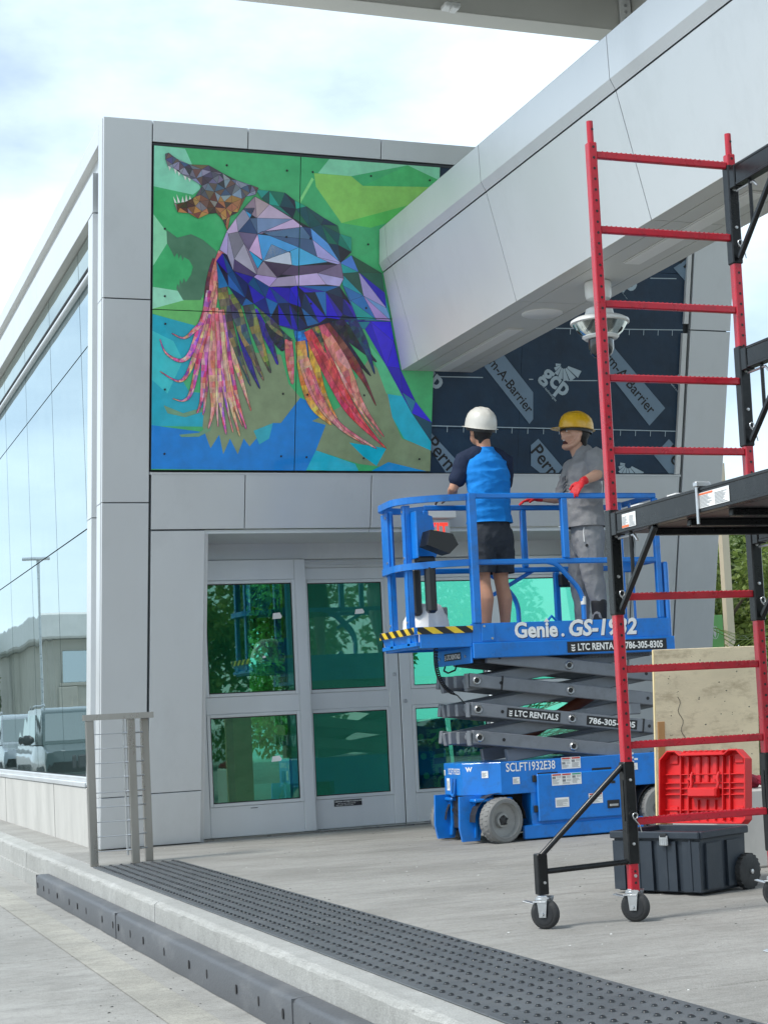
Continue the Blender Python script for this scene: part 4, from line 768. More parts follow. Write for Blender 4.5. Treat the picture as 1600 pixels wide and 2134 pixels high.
# wheel arches, dark behind wheels
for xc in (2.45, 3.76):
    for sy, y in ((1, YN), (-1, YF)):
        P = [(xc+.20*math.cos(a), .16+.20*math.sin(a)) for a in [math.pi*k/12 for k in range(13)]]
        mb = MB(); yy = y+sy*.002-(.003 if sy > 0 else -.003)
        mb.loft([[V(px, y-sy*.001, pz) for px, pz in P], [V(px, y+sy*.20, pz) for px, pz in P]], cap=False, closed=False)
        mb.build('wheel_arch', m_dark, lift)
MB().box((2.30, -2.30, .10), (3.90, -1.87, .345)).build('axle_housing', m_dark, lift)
def wheel(x, y, side, steer=0.0):
    ax = V(math.sin(steer)*side, -math.cos(steer)*1.0, 0)*(-1 if side < 0 else 1)
    c = V(x, y, .163); o = -.055
    w = MB().lathe([(.10, -.052), (.15, -.055), (.163, -.044), (.163, .044), (.152, .055), (.128, .055)], c, ax, 40, cap=False)
    tyre = w.build('wheel', m_wheel, lift, True)
    MB().lathe([(.128, .054), (.124, .045), (.118, .012), (.07, .0), (.055, -.004), (.05, .022), (.035, .026), (.034, .012), (0, .012)], c, ax, 36, cap=False).build('rim', mat('rim_grey', (.30,.30,.29), .65, 0, .12, 10, .1, 100, dirt=(.2,.2,.19), dirt_amt=.5, ds=9), tyre, True)
    MB().lathe([(.0, -.05), (.13, -.05)], c, ax, 24).build('hub_back', m_dark, tyre)
    u = V(0, 0, 1); v = ax.cross(u)
    MB().lathe([(0, 0), (.045, 0), (.040, .012), (.02, .02), (0, .02)], c+ax*.012, ax, 14).build('hub', m_dark, tyre, True)
    for k in range(5):
        a = 2*math.pi*k/5; MB().lathe([(0, 0), (.009, 0), (.009, .012), (0, .014)], c+ax*.024+(u*math.cos(a)+v*math.sin(a))*.03, ax, 6).build('nut', m_dark, tyre)
    mb = MB()
    for k in range(30):
        a = 2*math.pi*k/30; rr = (u*math.cos(a)+v*math.sin(a)); tt = ax.cross(rr)
        for s_ in (-1, 1):
            mb.obox(c+rr*.1635+ax*(.027*s_)+tt*.006*s_, (.009, .030, .006), Matrix((tt, ax, rr)).transposed())
    t_ = mb.build('tread', m_wheel, tyre); t_['kind'] = 'stuff'
    return tyre
wheel(2.452, -2.475, 1, .26); wheel(2.37, -1.71, -1, .26); wheel(3.76, -2.455, 1); wheel(3.76, -1.715, -1)
# steering yokes
for y, s_ in ((-2.33, 1), (-1.86, -1)):
    mb = MB(); mb.prism([(-.15, .02), (-.02, .02), (.0, .10), (.0, .22), (.10, .30), (.10, .345), (-.16, .345), (-.17, .12)], (2.345, y-.03*s_, .0), V(1, 0, 0), V(0, 0, 1), .03*s_); mb.build('yoke', m_blue, lift)
    MB().box((2.26, y-.13, .30), (2.56, y+.06, .325), .01).build('yoke_plate', m_blue, lift)
    MB().prism([(-.06, .10), (-.03, .045), (.045, .045), (.06, .12), (.06, .31), (-.06, .31)], (2.287, y, 0), (0, -1, 0), (0, 0, 1), .014).build('yoke_guard', m_blue, lift)
    MB().lathe([(0, 0), (.03, 0), (.03, .05), (0, .05)], (2.42, y-.02, .325), (0, 0, 1), 14).build('king_pin', m_blue, lift, True)
MB().tube([(2.40, -2.30, .17), (2.40, -1.88, .17)], .03, 12).build('axle', m_inkb, lift, True)
MB().tube([(2.30, -2.28, .22), (2.27, -2.1, .20), (2.30, -1.92, .23)], .012, 8).build('hose', m_inkb, lift, True)
# tie-down loop and end details
mb = MB(); mb.tube([(2.244, -2.13, .47), (2.236, -2.13, .36), (2.236, -2.12, .345), (2.236, -2.08, .345), (2.236, -2.07, .36), (2.244, -2.07, .47)], .012, 8); mb.build('tow_loop', m_blue, lift, True)
MB().box((2.246, -2.125, .375), (2.249, -2.075, .44)).build('slot', m_inkb, ch)
def sticker(o, ux, uy, w, h, kind, parent):
    o = Vector(o); ux = Vector(ux); uy = Vector(uy); n = ux.cross(uy).normalized(); q = random.Random(int(w*9999+h*777))
    st = MB().flat(poly2d([(0, 0), (w, 0), (w, h), (0, h)]), o+n*.0012, ux, uy).build('sticker', m_ink, parent)
    hd = {'r': (.6, .04, .03), 'o': (.8, .25, .02), 'g': (.05, .35, .2), 'k': (.02, .02, .02)}.get(kind[0])
    def rect(mb, a, b, c, d): mb.flat(poly2d([(a, b), (c, b), (c, d), (a, d)]), o+n*.0022, ux, uy)
    cols = kind.split('|') if '|' in kind else [kind]
    return st
m_stred = mat('sticker_red', (.55, .04, .03), .5); m_storg = mat('sticker_orange', (.75, .16, .05), .5); m_stgrn = mat('sticker_green', (.05, .33, .22), .5); m_stgry = mat('sticker_grey', (.22, .23, .24), .5)
def warn(o, ux, uy, w, h, cells, parent):
    """white safety sticker divided in cells, each with a coloured header, lines of print and a pictogram block"""
    o = Vector(o); ux = Vector(ux); uy = Vector(uy); n = ux.cross(uy).normalized(); q = random.Random(int(w*9991+h*7771+len(cells)))
    st = MB().flat(poly2d([(0, 0), (w, 0), (w, h), (0, h)]), o+n*.0012, ux, uy).build('sticker', m_ink, parent)
    def rect(mb, a, b, c, d): mb.flat(poly2d([(a, b), (c, b), (c, d), (a, d)]), o+n*.0024, ux, uy)
    cw = w/len(cells); pr = MB()
    for i, c in enumerate(cells):
        x0 = i*cw+cw*.06; x1 = (i+1)*cw-cw*.06
        if c in 'rog':
            hm_ = MB(); rect(hm_, x0, h*.84, x1, h*.96); hm_.build('sticker_header', {'r': m_stred, 'o': m_storg, 'g': m_stgrn}[c], st)
        y = h*.78
        while y > h*.1:
            if c != 'l' and q.random() < .3 and y > h*.4:
                rect(pr, x0, y-h*.22, x0+(x1-x0)*.38, y-h*.02); rect(pr, x0+(x1-x0)*.5, y-h*.06, x1, y-h*.03); rect(pr, x0+(x1-x0)*.5, y-h*.16, x1*.98, y-h*.13); y -= h*.28
            else: rect(pr, x0, y-h*.03, x0+(x1-x0)*q.uniform(.5, 1), y); y -= h*.085
    pr.build('sticker_print', m_stgry, st)
    return st
nx, nz = (1, 0, 0), (0, 0, 1)
warn((2.955, YN-.001, .50), nx, nz, .155, .085, 'rr', ch); warn((2.86, YN-.0232, .385), nx, nz, .24, .085, 'rrg', tray); warn((2.88, YN-.0232, .225), nx, nz, .11, .07, 'l', tray)
warn((3.15, YN-.0232, .235), nx, nz, .115, .075, 'r', tray); warn((2.56, YN-.001, .415), nx, nz, .055, .05, 'l', ch); warn((3.46, YN-.001, .46), nx, nz, .12, .05, 'rl', ch)
e0 = V(2.25-.0012, -1.93, .40); warn(e0+V(0, -.02, -.02), (0, -1, 0), nz, .06, .09, 'l', ch); warn(V(2.2488, -1.905, .49), (0, -1, 0), nz, .025, .04, 'l', ch)
mb = MB(); vf = text2d('SCLFT1932E38', .088, .012, 0, .72); mb.flat(vf, (2.51, YN-.0022, .508), nx, nz); mb.flat(text2d('E-', .105, .02), (3.50, YN-.0022, .515), nx, nz); mb.build('stencil_number', m_ink, ch)
mb = MB(); vf = text2d('SCLFT1932E3S', .062, .012, 0, .62); mb.flat(vf, (2.2478, -1.99, .50), (0, -1, 0), nz); mb.build('stencil_number', m_ink, ch)
ux = V(.22, -.20, 0).normalized(); mb = MB(); mb.flat(text2d('w', .07, .02), V(2.27, -2.288, .52)+ux.cross(V(0, 0, 1))*.002, ux, nz); mb.build('stencil_letter', m_ink, ch)
warn(V(2.36, -2.372, .47)+ux.cross(V(0, 0, 1))*.001, ux, nz, .05, .05, 'l', ch)
# arms
XA, XM, XB = 2.335, 3.08, 3.83
MIDS = [1.262, 1.076, .866, .662]
def armbar(p, q, y, w, h, name, m=m_grey):
    d = Vector((q[0]-p[0], 0, q[1]-p[1])).normalized(); e = .055
    return MB().bar((p[0]-d.x*e, y, p[1]-d.z*e), (q[0]+d.x*e, y, q[1]+d.z*e), w, h, .006).build(name, m, lift)
dz = .104
for k, zm in enumerate(MIDS):
    for y, inner in ((-2.405, -2.325), (-1.765, -1.845)):
        a = armbar((XA, zm+dz), (XB, zm-dz), y, .05, .098, 'arm') if k else armbar((XA+.15, zm+dz*.8), (XB, zm-dz), y, .05, .098, 'arm')
        b = armbar((XA, zm-dz), (XB, zm+dz), inner, .05, .098, 'inner_arm') if k < 3 else armbar((XA+.30, zm-dz*.35), (XB, zm+dz), inner, .05, .098, 'inner_arm')
        if y < -2.2:
            for px, pz in (((XM, zm), (XA, zm+dz)) if k else ((XM, zm),)):
                c = MB().lathe([(.034, 0), (.034, .008), (.026, .018), (.026, .006), (0, .006)], (px, y-.025, pz), (0, -1, 0), 18).build('pin', m_zinc, a, True)
                MB().lathe([(0, .0065), (.019, .0065), (.019, .0075), (0, .0075)], (px, y-.025, pz), (0, -1, 0), 14).build('pin_hole', m_inkb, c)
            MB().lathe([(0, 0), (.013, 0), (.013, .0015), (0, .0015)], (XA+.19, y-.0255, zm+dz-.19*dz/.745), (0, -1, 0), 12).build('hole', m_inkb, a)
            MB().lathe([(0, 0), (.013, 0), (.013, .0015), (0, .0015)], (XB-.11, y-.0255, zm-dz+.11*dz/.745), (0, -1, 0), 12).build('hole', m_inkb, a)
            if k in (1, 2):
                d = V(1, 0, -dz/.745).normalized(); u = V(dz/.745, 0, 1).normalized(); px = XA+.20 if k == 1 else XB-.16
                pz = zm-(px-XM)*dz/.745; MB().obox((px, y, pz), (.016, .054, .104), Matrix((d, V(0, 1, 0), u)).transposed(), .002).build('strap', m_inkb, a)
            if k == 2:
                d = V(1, 0, -dz/.745).normalized(); u = V(dz/.745, 0, 1).normalized()
                for px, w, t, lg in ((XA+.225, .43, 'LTC RENTALS', True), (XM+.12, .42, '786-305-8305', False)):
                    pz = zm-(px-XM)*dz/.745; label_plate(a, V(px, y-.0255, pz)-u*.036, d, u, w, .07, t, logo=lg)
            if k: MB().box((XA-.075, y-.03, zm+dz-.053), (XA-.066, y+.03, zm+dz+.053)).build('end_rim', m_grey, a)
    for x, z in (((XA, zm+dz), (XB, zm-dz), (XM, zm)) if k else ((XB, zm-dz), (XM, zm))):
        MB().tube([(x, -2.38, z), (x, -1.79, z)], .026, 12).build('cross_tube', m_grey, lift, True)
    for yy in ((-2.17, -2.0) if k else ()): MB().box((XA-.07, yy-.025, zm+dz-.045), (XA+.05, yy+.025, zm+dz+.045), .004).build('cross_bracket', m_grey, lift)
MB().tube([(2.75, -2.08, .70), (3.45, -2.08, 1.05)], .045, 14).build('lift_cylinder', mat('primer_red', (.16, .045, .025), .5), lift, True)
MB().box((3.56, -2.43, .87), (3.66, -2.38, .96), .01).build('safety_arm', m_grey, lift)
MB().tube([(2.28, -1.95, 1.30), (2.25, -2.0, 1.27), (2.26, -2.06, 1.25), (2.31, -2.08, 1.27), (2.33, -2.05, 1.30)], .007, 6).build('lifting_eye', m_dark, lift, True)
# platform
deck = MB().box((2.30, YN-.02, 1.338), (3.95, YF+.02, 1.45), .005).build('platform', m_blue, lift)
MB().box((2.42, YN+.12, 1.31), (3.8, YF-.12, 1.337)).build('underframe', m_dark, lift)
toe = MB().box((2.30, YN, 1.4505), (3.93, YN+.02, 1.592), .003).build('toe_board', m_blue, lift)
MB().box((2.30, YF-.02, 1.4505), (3.93, YF, 1.592), .003).build('toe_board', m_blue, lift)
MB().box((3.91, YN+.021, 1.4505), (3.93, YF-.021, 1.592), .003).build('toe_board', m_blue, lift)
pt = MB().box((2.375, YN-.008, 1.462), (2.475, YN-.0005, 1.588), .002).build('bracket_plate', m_blue, lift)
for x, z in ((2.395, 1.57), (2.455, 1.48)): MB().lathe([(0, 0), (.009, 0), (.009, .006), (0, .006)], (x, YN-.008, z), (0, -1, 0), 6).build('bolt', m_zinc, pt)
label_plate(deck, (3.045, YN-.0212, 1.352), nx, nz, .83, .082, 'LTC RENTALS | 786-305-8305')
# platform name, drawn letters over a dark blue shadow
mb = MB(); sh = MB()
for t, x, sz, sxx, shr in (('Genie', 2.635, .155, .93, 0), ('.', 3.01, .13, 1, 0), ('GS-1932', 3.065, .165, .98, .18)):
    vf = text2d(t, sz, .035, shr, sxx); sh.flat(vf, (x+.006, YN-.0012, 1.474), nx, nz); mb.flat(vf, (x, YN-.0024, 1.480), nx, nz)
mb.flat(poly2d([(0, 0), (.045, 0), (.0225, .03)]), (2.875, YN-.0024, 1.588), nx, nz)
mb.build('platform_name', m_ink, toe); sh.build('platform_name_shadow', mat('navy_shadow', (.01, .03, .12), .5), toe)
# roll-out extension
EXX = 1.872
MB().box((EXX, YN+.012, 1.44), (2.299, YF-.012, 1.47), .003).build('extension_deck', m_blue, lift)
MB().box((EXX+.03, YN+.0, 1.425), (2.299, YN+.018, 1.525), .003).build('extension_side', m_blue, lift)
MB().box((EXX+.03, YF-.018, 1.425), (2.299, YF, 1.525), .003).build('extension_side', m_blue, lift)
MB().add([(EXX, YN+.03, 1.525), (EXX, YF-.03, 1.525), (EXX+.03, YF-.05, 1.425), (EXX+.03, YN+.05, 1.425), (EXX+.03, YN+.03, 1.525), (EXX+.03, YF-.03, 1.525)], [(0, 3, 2, 1), (0, 1, 5, 4), (0, 4, 3), (1, 2, 5), (4, 5, 2, 3)]).build('extension_end', m_blue, lift)
def hazard(o, ux, uy, w, h, parent):
    o = Vector(o); ux = Vector(ux); uy = Vector(uy); n = ux.cross(uy).normalized()
    b = MB().flat(poly2d([(0, 0), (w, 0), (w, h), (0, h)]), o+n*.001, ux, uy).build('hazard_strip', m_inkb, parent); mb = MB(); x = -.12
    while x < w:
        P = clip_rect([(x+.075, 0), (x+.155, 0), (x+.08, h), (x, h)], 0, w, 0, h)
        if len(P) > 2: mb.flat(poly2d(P), o+n*.0022, ux, uy)
        x += .165
    mb.build('hazard_stripe', m_yel, b)
hs = MB().box((EXX+.005, YN-.004, 1.5255), (2.299, YN+.016, 1.578), .002).build('extension_toe', m_blue, lift); hazard((EXX+.008, YN-.004, 1.5265), nx, nz, .428, .05, hs)
hs = MB().box((EXX-.012, YN+.002, 1.5255), (EXX+.004, YF-.002, 1.578), .002).build('extension_toe', m_blue, lift); hazard((EXX-.012, YF-.004, 1.5265), (0, -1, 0), nz, .76, .05, hs)
ep = MB().box((2.286, YN+.0, 1.305), (2.299, YF-.0, 1.424), .003).build('end_plate', m_blue, lift); label_plate(ep, (2.2858, -1.93, 1.34), (0, -1, 0), nz, .34, .055, 'LTC RENTALS')
for y in (-1.83, -2.36): MB().lathe([(0, 0), (.011, 0), (.011, .006), (0, .006)], (2.2855, y, 1.36), (-1, 0, 0), 8).build('bolt', m_zinc, ep)
# rails
def rail(path, name='rail', r=.019, m=m_blue): return MB().tube(path, r, 10).build(name, m, lift, True)
def post(x, y, z0, z1, w=.045): return MB().box((x-w/2, y-w/2, z0), (x+w/2, y+w/2, z1), .006).build('post', m_blue, lift)
ZT, ZM = 2.53, 2.04
YNR, YFR = YN+.03, YF-.03
for z in (ZT, ZM):
    MB().box((2.33, YNR-.018, z-.02), (3.88, YNR+.018, z+.02), .007).build('rail', m_blue, lift); MB().box((2.25, YFR-.018, z-.02), (3.88, YFR+.018, z+.02), .007).build('rail', m_blue, lift)
    MB().box((3.862, YNR+.02, z-.02), (3.897, YFR-.02, z+.02), .007).build('rail', m_blue, lift)
post(2.352, YNR-.012, 1.5925, 2.548, .06); post(3.10, YNR, ZM+.021, ZT-.021, .05); post(3.868, YNR, 1.593, ZT-.021, .045)
post(2.262, YFR, 1.593, ZT-.021, .045); post(3.08, YFR, ZM+.021, ZT-.021, .045); post(3.868, YFR, 1.593, ZT-.021, .045); post(3.34, YFR, 1.593, ZM-.021, .045)
def arc(pts, n=6, r=.12):
    out_ = [Vector(pts[0])]
    for i in range(1, len(pts)-1):
        a, b, c = Vector(pts[i-1]), Vector(pts[i]), Vector(pts[i+1]); u = (a-b).normalized(); v = (c-b).normalized(); rr = min(r, (a-b).length*.49, (c-b).length*.49)
        for k in range(n+1):
            t = k/n; out_.append((b+u*rr)*(1-t)**2+b*2*t*(1-t)+(b+v*rr)*t*t)
    return out_+[Vector(pts[-1])]
rail(arc([(2.62, YFR, ZM-.0), (2.80, YFR, ZM-.03), (3.0, YFR, 1.80), (3.0, YFR, 1.60)], r=.1)); rail(arc([(2.93, YNR, ZM), (3.02, YNR, ZM-.02), (3.222, YNR, 1.80), (3.222, YNR, 1.60)], r=.1))
hp = MB().tube([(3.222, YNR, 1.71), (3.222, YNR, 1.77)], .021, 10).build('hoop_label', m_white, lift, True)
MB().bar((2.80, YFR+.02, 1.85), (3.16, YFR+.02, 2.04), .02, .03, .004).build('brace', m_blue, lift)
# extension rails with a rounded nose
for z, inset_ in ((ZT-.03, 0), (ZM-.02, .01)):
    pts = arc([(2.33, YNR, z+.02), (2.06, YNR, z+.01), (EXX-.06+inset_, YNR+.12, z), (EXX-.03+inset_, YFR-.10, z), (2.06, YFR, z+.0), (2.26, YFR, z+.02)], r=.14)
    mb = MB(); w, h = .016, .024
    rings = []
    for i, p in enumerate(pts):
        d = (pts[min(i+1, len(pts)-1)]-pts[max(i-1, 0)]); d.z = 0; d.normalize(); sd_ = V(d.y, -d.x, 0); rings.append([p+sd_*w-V(0, 0, h), p+sd_*w+V(0, 0, h), p-sd_*w+V(0, 0, h), p-sd_*w-V(0, 0, h)])
    mb.loft(rings).build('extension_rail', m_blue, lift)
for y in (-2.30, -1.93):
    mb = MB(); mb.box((EXX+.0, y-.028, 1.45), (EXX+.012, y+.028, ZT-.055), .003).box((EXX+.013, y-.028, 1.58), (EXX+.05, y-.018, ZT-.055), .003); mb.build('extension_post', m_blue, lift)
    for z in (2.43, 2.09, 1.62): MB().lathe([(0, 0), (.011, 0), (.011, .006), (0, .006)], (EXX, y, z), (-1, 0, 0), 6).build('bolt', m_zinc, lift)
MB().box((EXX+.02, -1.99, 2.02), (EXX+.028, -1.76, 2.47), .004).build('control_bracket', m_blue, lift)
MB().box((EXX+.05, -2.44, 2.08), (EXX+.062, -2.30, 2.42), .004).build('control_bracket', m_blue, lift)
cb = MB().prism([(0, 0), (.20, -.06), (.26, .04), (.22, .30), (.02, .36), (-.02, .30)], (EXX+.08, -2.12, 2.12), V(1, 0, 0), V(0, 0, 1), .02).build('control_plate', m_blue, lift)
MB().prism([(0, .02), (.17, -.045), (.24, .02), (.20, .10), (.03, .13)], (EXX+.12, -2.30, 2.15), V(1, 0, 0), V(0, 0, 1), -.17).build('control_box', m_black, lift)
MB().tube([(EXX+.27, -2.22, 2.26), (EXX+.285, -2.22, 2.30)], .017, 10).build('joystick', m_yel, lift, True); MB().lathe([(0, 0), (.018, 0), (.016, .02), (0, .024)], (EXX+.24, -2.25, 2.245), (.2, 0, 1), 12).build('stop_button', m_stred, lift, True)
MB().box((EXX+.08, -2.36, 2.05), (EXX+.22, -2.28, 2.10), .012).build('cable_bracket', m_black, lift)
for y0, x0 in ((-2.14, EXX+.10), (-2.40, EXX+.12)): MB().box((x0, y0-.03, 1.68), (x0+.075, y0+.05, 2.03), .02).build('manual_box', m_black, lift)
mb = MB(); mb.prism([(0, 0), (.10, 0), (.10, .13), (.07, .17), (0, .16), (-.025, .09)], (2.20, -1.86, 1.60), V(1, 0, 0), V(0, 0, 1), .05); mb.build('outlet_bracket', m_blue, lift)
MB().box((2.275, -1.90, 1.64), (2.345, -1.82, 1.755), .008).build('outlet_box', m_stgry, lift)
MB().box((3.345, -1.80, 1.90), (3.50, -1.66, 2.0), .01).build('junction_box', m_black, lift); MB().box((3.41, -1.806, 1.93), (3.45, -1.8005, 1.975), .002).build('switch_cover', m_ink, lift)
MB().tube([(2.96, -2.30, 1.46), (2.98, -2.30, 1.60), (3.02, -2.30, 1.64), (3.06, -2.30, 1.60), (3.08, -2.30, 1.46)], .011, 8).build('tool_tie', m_blue, lift, True)
# rear gate plate at the right end and its posts
MB().box((3.905, YN-.002, 1.40), (3.945, YN+.10, 2.02), .02).build('gate_post', m_blue, lift); MB().box((3.62, -2.30, 1.6), (3.66, -2.26, 2.50), .006).build('gate_post', m_blue, lift); MB().box((3.72, -2.30, 1.6), (3.74, -2.28, 2.50), .006).build('gate_post', m_blue, lift)
MB().box((3.55, -2.31, 1.96), (3.76, -2.25, 2.04), .008).build('gate_lock', m_blue, lift)
# coiled cable
pts = []
for k in range(260):
    t = k/259; c = V(2.05, -2.38, 1.42)*(1-t)**2+V(2.05, -2.30, 1.15)*2*t*(1-t)+V(2.23, -2.30, 1.08)*t*t; a = t*2*math.pi*24; r_ = .014 if t < .85 else .014*(1-t)/.15
    pts.append(c+V(math.cos(a)*r_, math.sin(a)*r_*.4, math.sin(a)*r_*.8))
pts += [V(2.30, -2.30, 1.0), V(2.42, -2.30, .955), V(2.55, -2.28, .96)]
MB().tube(pts, .005, 5).build('coiled_cable', m_inkb, lift, True)
# white bag lying on the extension
bag = MB(); q = random.Random(3); rings = []
for i in range(9):
    t = i/8; z = 1.472+.30*math.sin(t*math.pi/2); r0 = math.cos(t*math.pi/2)**.62; rg = []
    for k in range(22):
        a = 2*math.pi*k/22; w = 1+.13*math.sin(3*a+1+t)+.07*math.sin(7*a+4*t)+q.uniform(-.03, .03); rg.append(V(2.09+(.175*r0*w)*math.cos(a)+.045*t, -2.03+.15*r0*w*math.sin(a), z+(q.uniform(-.012, .012) if 0 < i < 8 else 0)))
    rings.append(rg)
bg_ = bag.loft(rings).build('plastic_bag', mat('white_bag', (.78, .78, .76), .38, 0, .05, 8, .6, 14), None, True, base=(2.09, -2.03, 1.47))
tag(bg_, 'crumpled white plastic bag on the lift extension deck', 'bag')
# ------------------------------------------------------------------ people
from mathutils import noise as mnoise
def limb(mb, secs, side=None, n=18, round_ends=True):
    """closed tapered limb: secs = [(point, r_side, r_front)]; rings ellipse in the plane normal to the path"""
    P = [Vector(s[0]) for s in secs]; R1 = [s[1] for s in secs]; R2 = [(s[2] if len(s) > 2 else s[1]) for s in secs]
    if round_ends:
        d0 = (P[0]-P[1]).normalized(); d1 = (P[-1]-P[-2]).normalized(); a = []; 
        for t in (.98, .8, .45): a.append((P[0]+d0*(R1[0]+R2[0])/2*t*.9, R1[0]*math.sqrt(1-t*t), R2[0]*math.sqrt(1-t*t)))
        b = [(P[-1]+d1*(R1[-1]+R2[-1])/2*t*.9, R1[-1]*math.sqrt(1-t*t), R2[-1]*math.sqrt(1-t*t)) for t in (.45, .8, .98)]
        allp = a+list(zip(P, R1, R2))+b
    else: allp = list(zip(P, R1, R2))
    pts = [x[0] for x in allp]; m = len(pts); prev = None; rings = []
    for i in range(m):
        d = (pts[min(i+1, m-1)]-pts[max(i-1, 0)]).normalized()
        s_ = Vector(side) if side is not None else (prev if prev is not None else (d.cross(V(0, 0, 1)) if abs(d.z) < .95 else V(1, 0, 0)))
        s_ = (s_-d*s_.dot(d)).normalized(); prev = s_; f_ = d.cross(s_)
        rings.append([pts[i]+s_*allp[i][1]*math.cos(2*math.pi*k/n)+f_*allp[i][2]*math.sin(2*math.pi*k/n) for k in range(n)])
    mb.loft(rings)
def ell(mb, c, r, R=None, n=18):
    c = Vector(c); R = R or Matrix.Identity(3)
    rings = [[c+R @ V(r[0]*math.sin(math.pi*i/12)*math.cos(2*math.pi*k/n), r[1]*math.sin(math.pi*i/12)*math.sin(2*math.pi*k/n), -r[2]*math.cos(math.pi*i/12)) for k in range(n)] for i in range(1, 12)]
    rings = [[c+R @ V(1e-4*math.cos(2*math.pi*k/n), 1e-4*math.sin(2*math.pi*k/n), -r[2]) for k in range(n)]]+rings+[[c+R @ V(1e-4*math.cos(2*math.pi*k/n), 1e-4*math.sin(2*math.pi*k/n), r[2]) for k in range(n)]]
    mb.loft(rings)
def fused(mb, name, m, parent, base, voxel=.009, smooth=4, fold=0.0, ff=9.0, fs=(1, 1, 1), cut=None):
    me = bpy.data.meshes.new('tmp'); me.from_pydata([tuple(p) for p in mb.v], [], mb.f); ob = bpy.data.objects.new('tmp', me); COL.objects.link(ob)
    md = ob.modifiers.new('r', 'REMESH'); md.mode = 'VOXEL'; md.voxel_size = voxel; ms = ob.modifiers.new('s', 'SMOOTH'); ms.iterations = smooth; ms.factor = .5
    dg = bpy.context.evaluated_depsgraph_get(); dg.update(); ev = ob.evaluated_get(dg); o2 = bpy.data.meshes.new_from_object(ev)
    bpy.data.objects.remove(ob); bpy.data.meshes.remove(me)
    b = BASE[parent.name] if parent is not None else Vector(base)
    if fold:
        ns = [v.normal.copy() for v in o2.vertices]
        for v, nn in zip(o2.vertices, ns):
            p = Vector((v.co.x*fs[0], v.co.y*fs[1], v.co.z*fs[2]))*ff
            h = mnoise.noise(p)+.5*mnoise.noise(p*2.1+V(3, 1, 7)); h = 1-abs(h)*2.0
            v.co += nn*fold*h
    for v in o2.vertices: v.co -= b
    if cut:
        bm = bmesh.new(); bm.from_mesh(o2)
        for co_, no_ in cut:
            bmesh.ops.bisect_plane(bm, geom=bm.verts[:]+bm.edges[:]+bm.faces[:], plane_co=Vector(co_)-b, plane_no=no_, clear_outer=True)
        bm.to_mesh(o2); bm.free()
    o2.name = name; o2.materials.clear(); o2.materials.append(m)
    o2.polygons.foreach_set('use_smooth', [True]*len(o2.polygons)); o2.update()
    return link_mesh(name, o2, parent, (0, 0, 0) if parent is not None else b)
def skin_mat(name, c):
    M = mat(name, c, .5, 0, .07, 18, .1, 160, .4); p = M.node_tree.nodes['Principled BSDF']; p.inputs['Subsurface Weight'].default_value = .12; p.inputs['Subsurface Radius'].default_value = (.012, .005, .003); return M
m_skin = skin_mat('skin', (.50, .26, .17)); m_skin2 = skin_mat('skin_light', (.56, .32, .225))
m_hair = mat('dark_hair', (.012, .010, .009), .6, 0, .3, 40, .6, 220, stretch=(1, 1, .3))
def cloth(name, c, var=.1): return mat(name, c, .88, 0, var, 7, .35, 60, .25)
m_bshirt = cloth('blue_jersey', (.012, .22, .66)); m_navy = cloth('navy_sleeve', (.018, .028, .06)); m_short = cloth('charcoal_cloth', (.034, .040, .050)); m_tee = cloth('grey_tee', (.26, .26, .265)); m_jog = cloth('grey_jogger', (.25, .255, .265))
m_glove = mat('red_glove', (.62, .012, .02), .6, 0, .15, 20, .3, 120); m_shoe = mat('black_shoe', (.012, .012, .014), .6)
def hand(mb, wrist, palm, fdir, pn, thumb, L=.075, curl=.6, r=.0085):
    """palm box plus four fingers rooted at the knuckles and a thumb from the side"""
    wrist = Vector(wrist); palm = Vector(palm); fdir = Vector(fdir).normalized(); pn = Vector(pn).normalized(); sd_ = fdir.cross(pn).normalized()*thumb
    limb(mb, [(wrist, .025, .02), (palm, .040, .016), (palm+fdir*.035, .038, .013)], side=sd_)
    for k, ln in enumerate((.92, 1.0, .95, .75)):
        b = palm+fdir*.035+sd_*(.030-.020*k); d = fdir; pts = [b]
        for j, fr in enumerate((.45, .3, .25)):
            a = curl*(.6+.5*j); d = (d*math.cos(a)-pn*math.sin(a)).normalized() if j else (fdir*math.cos(curl*.5)-pn*math.sin(curl*.5)).normalized(); pts.append(pts[-1]+d*L*ln*fr)
        limb(mb, [(p, r*(1-.1*i)) for i, p in enumerate(pts)], n=10)
    b = palm-fdir*.015+sd_*.035; limb(mb, [(b, r*1.25), (b+sd_*.022+fdir*.025-pn*.006, r*1.1), (b+sd_*.026+fdir*.055-pn*.02, r)], n=10)
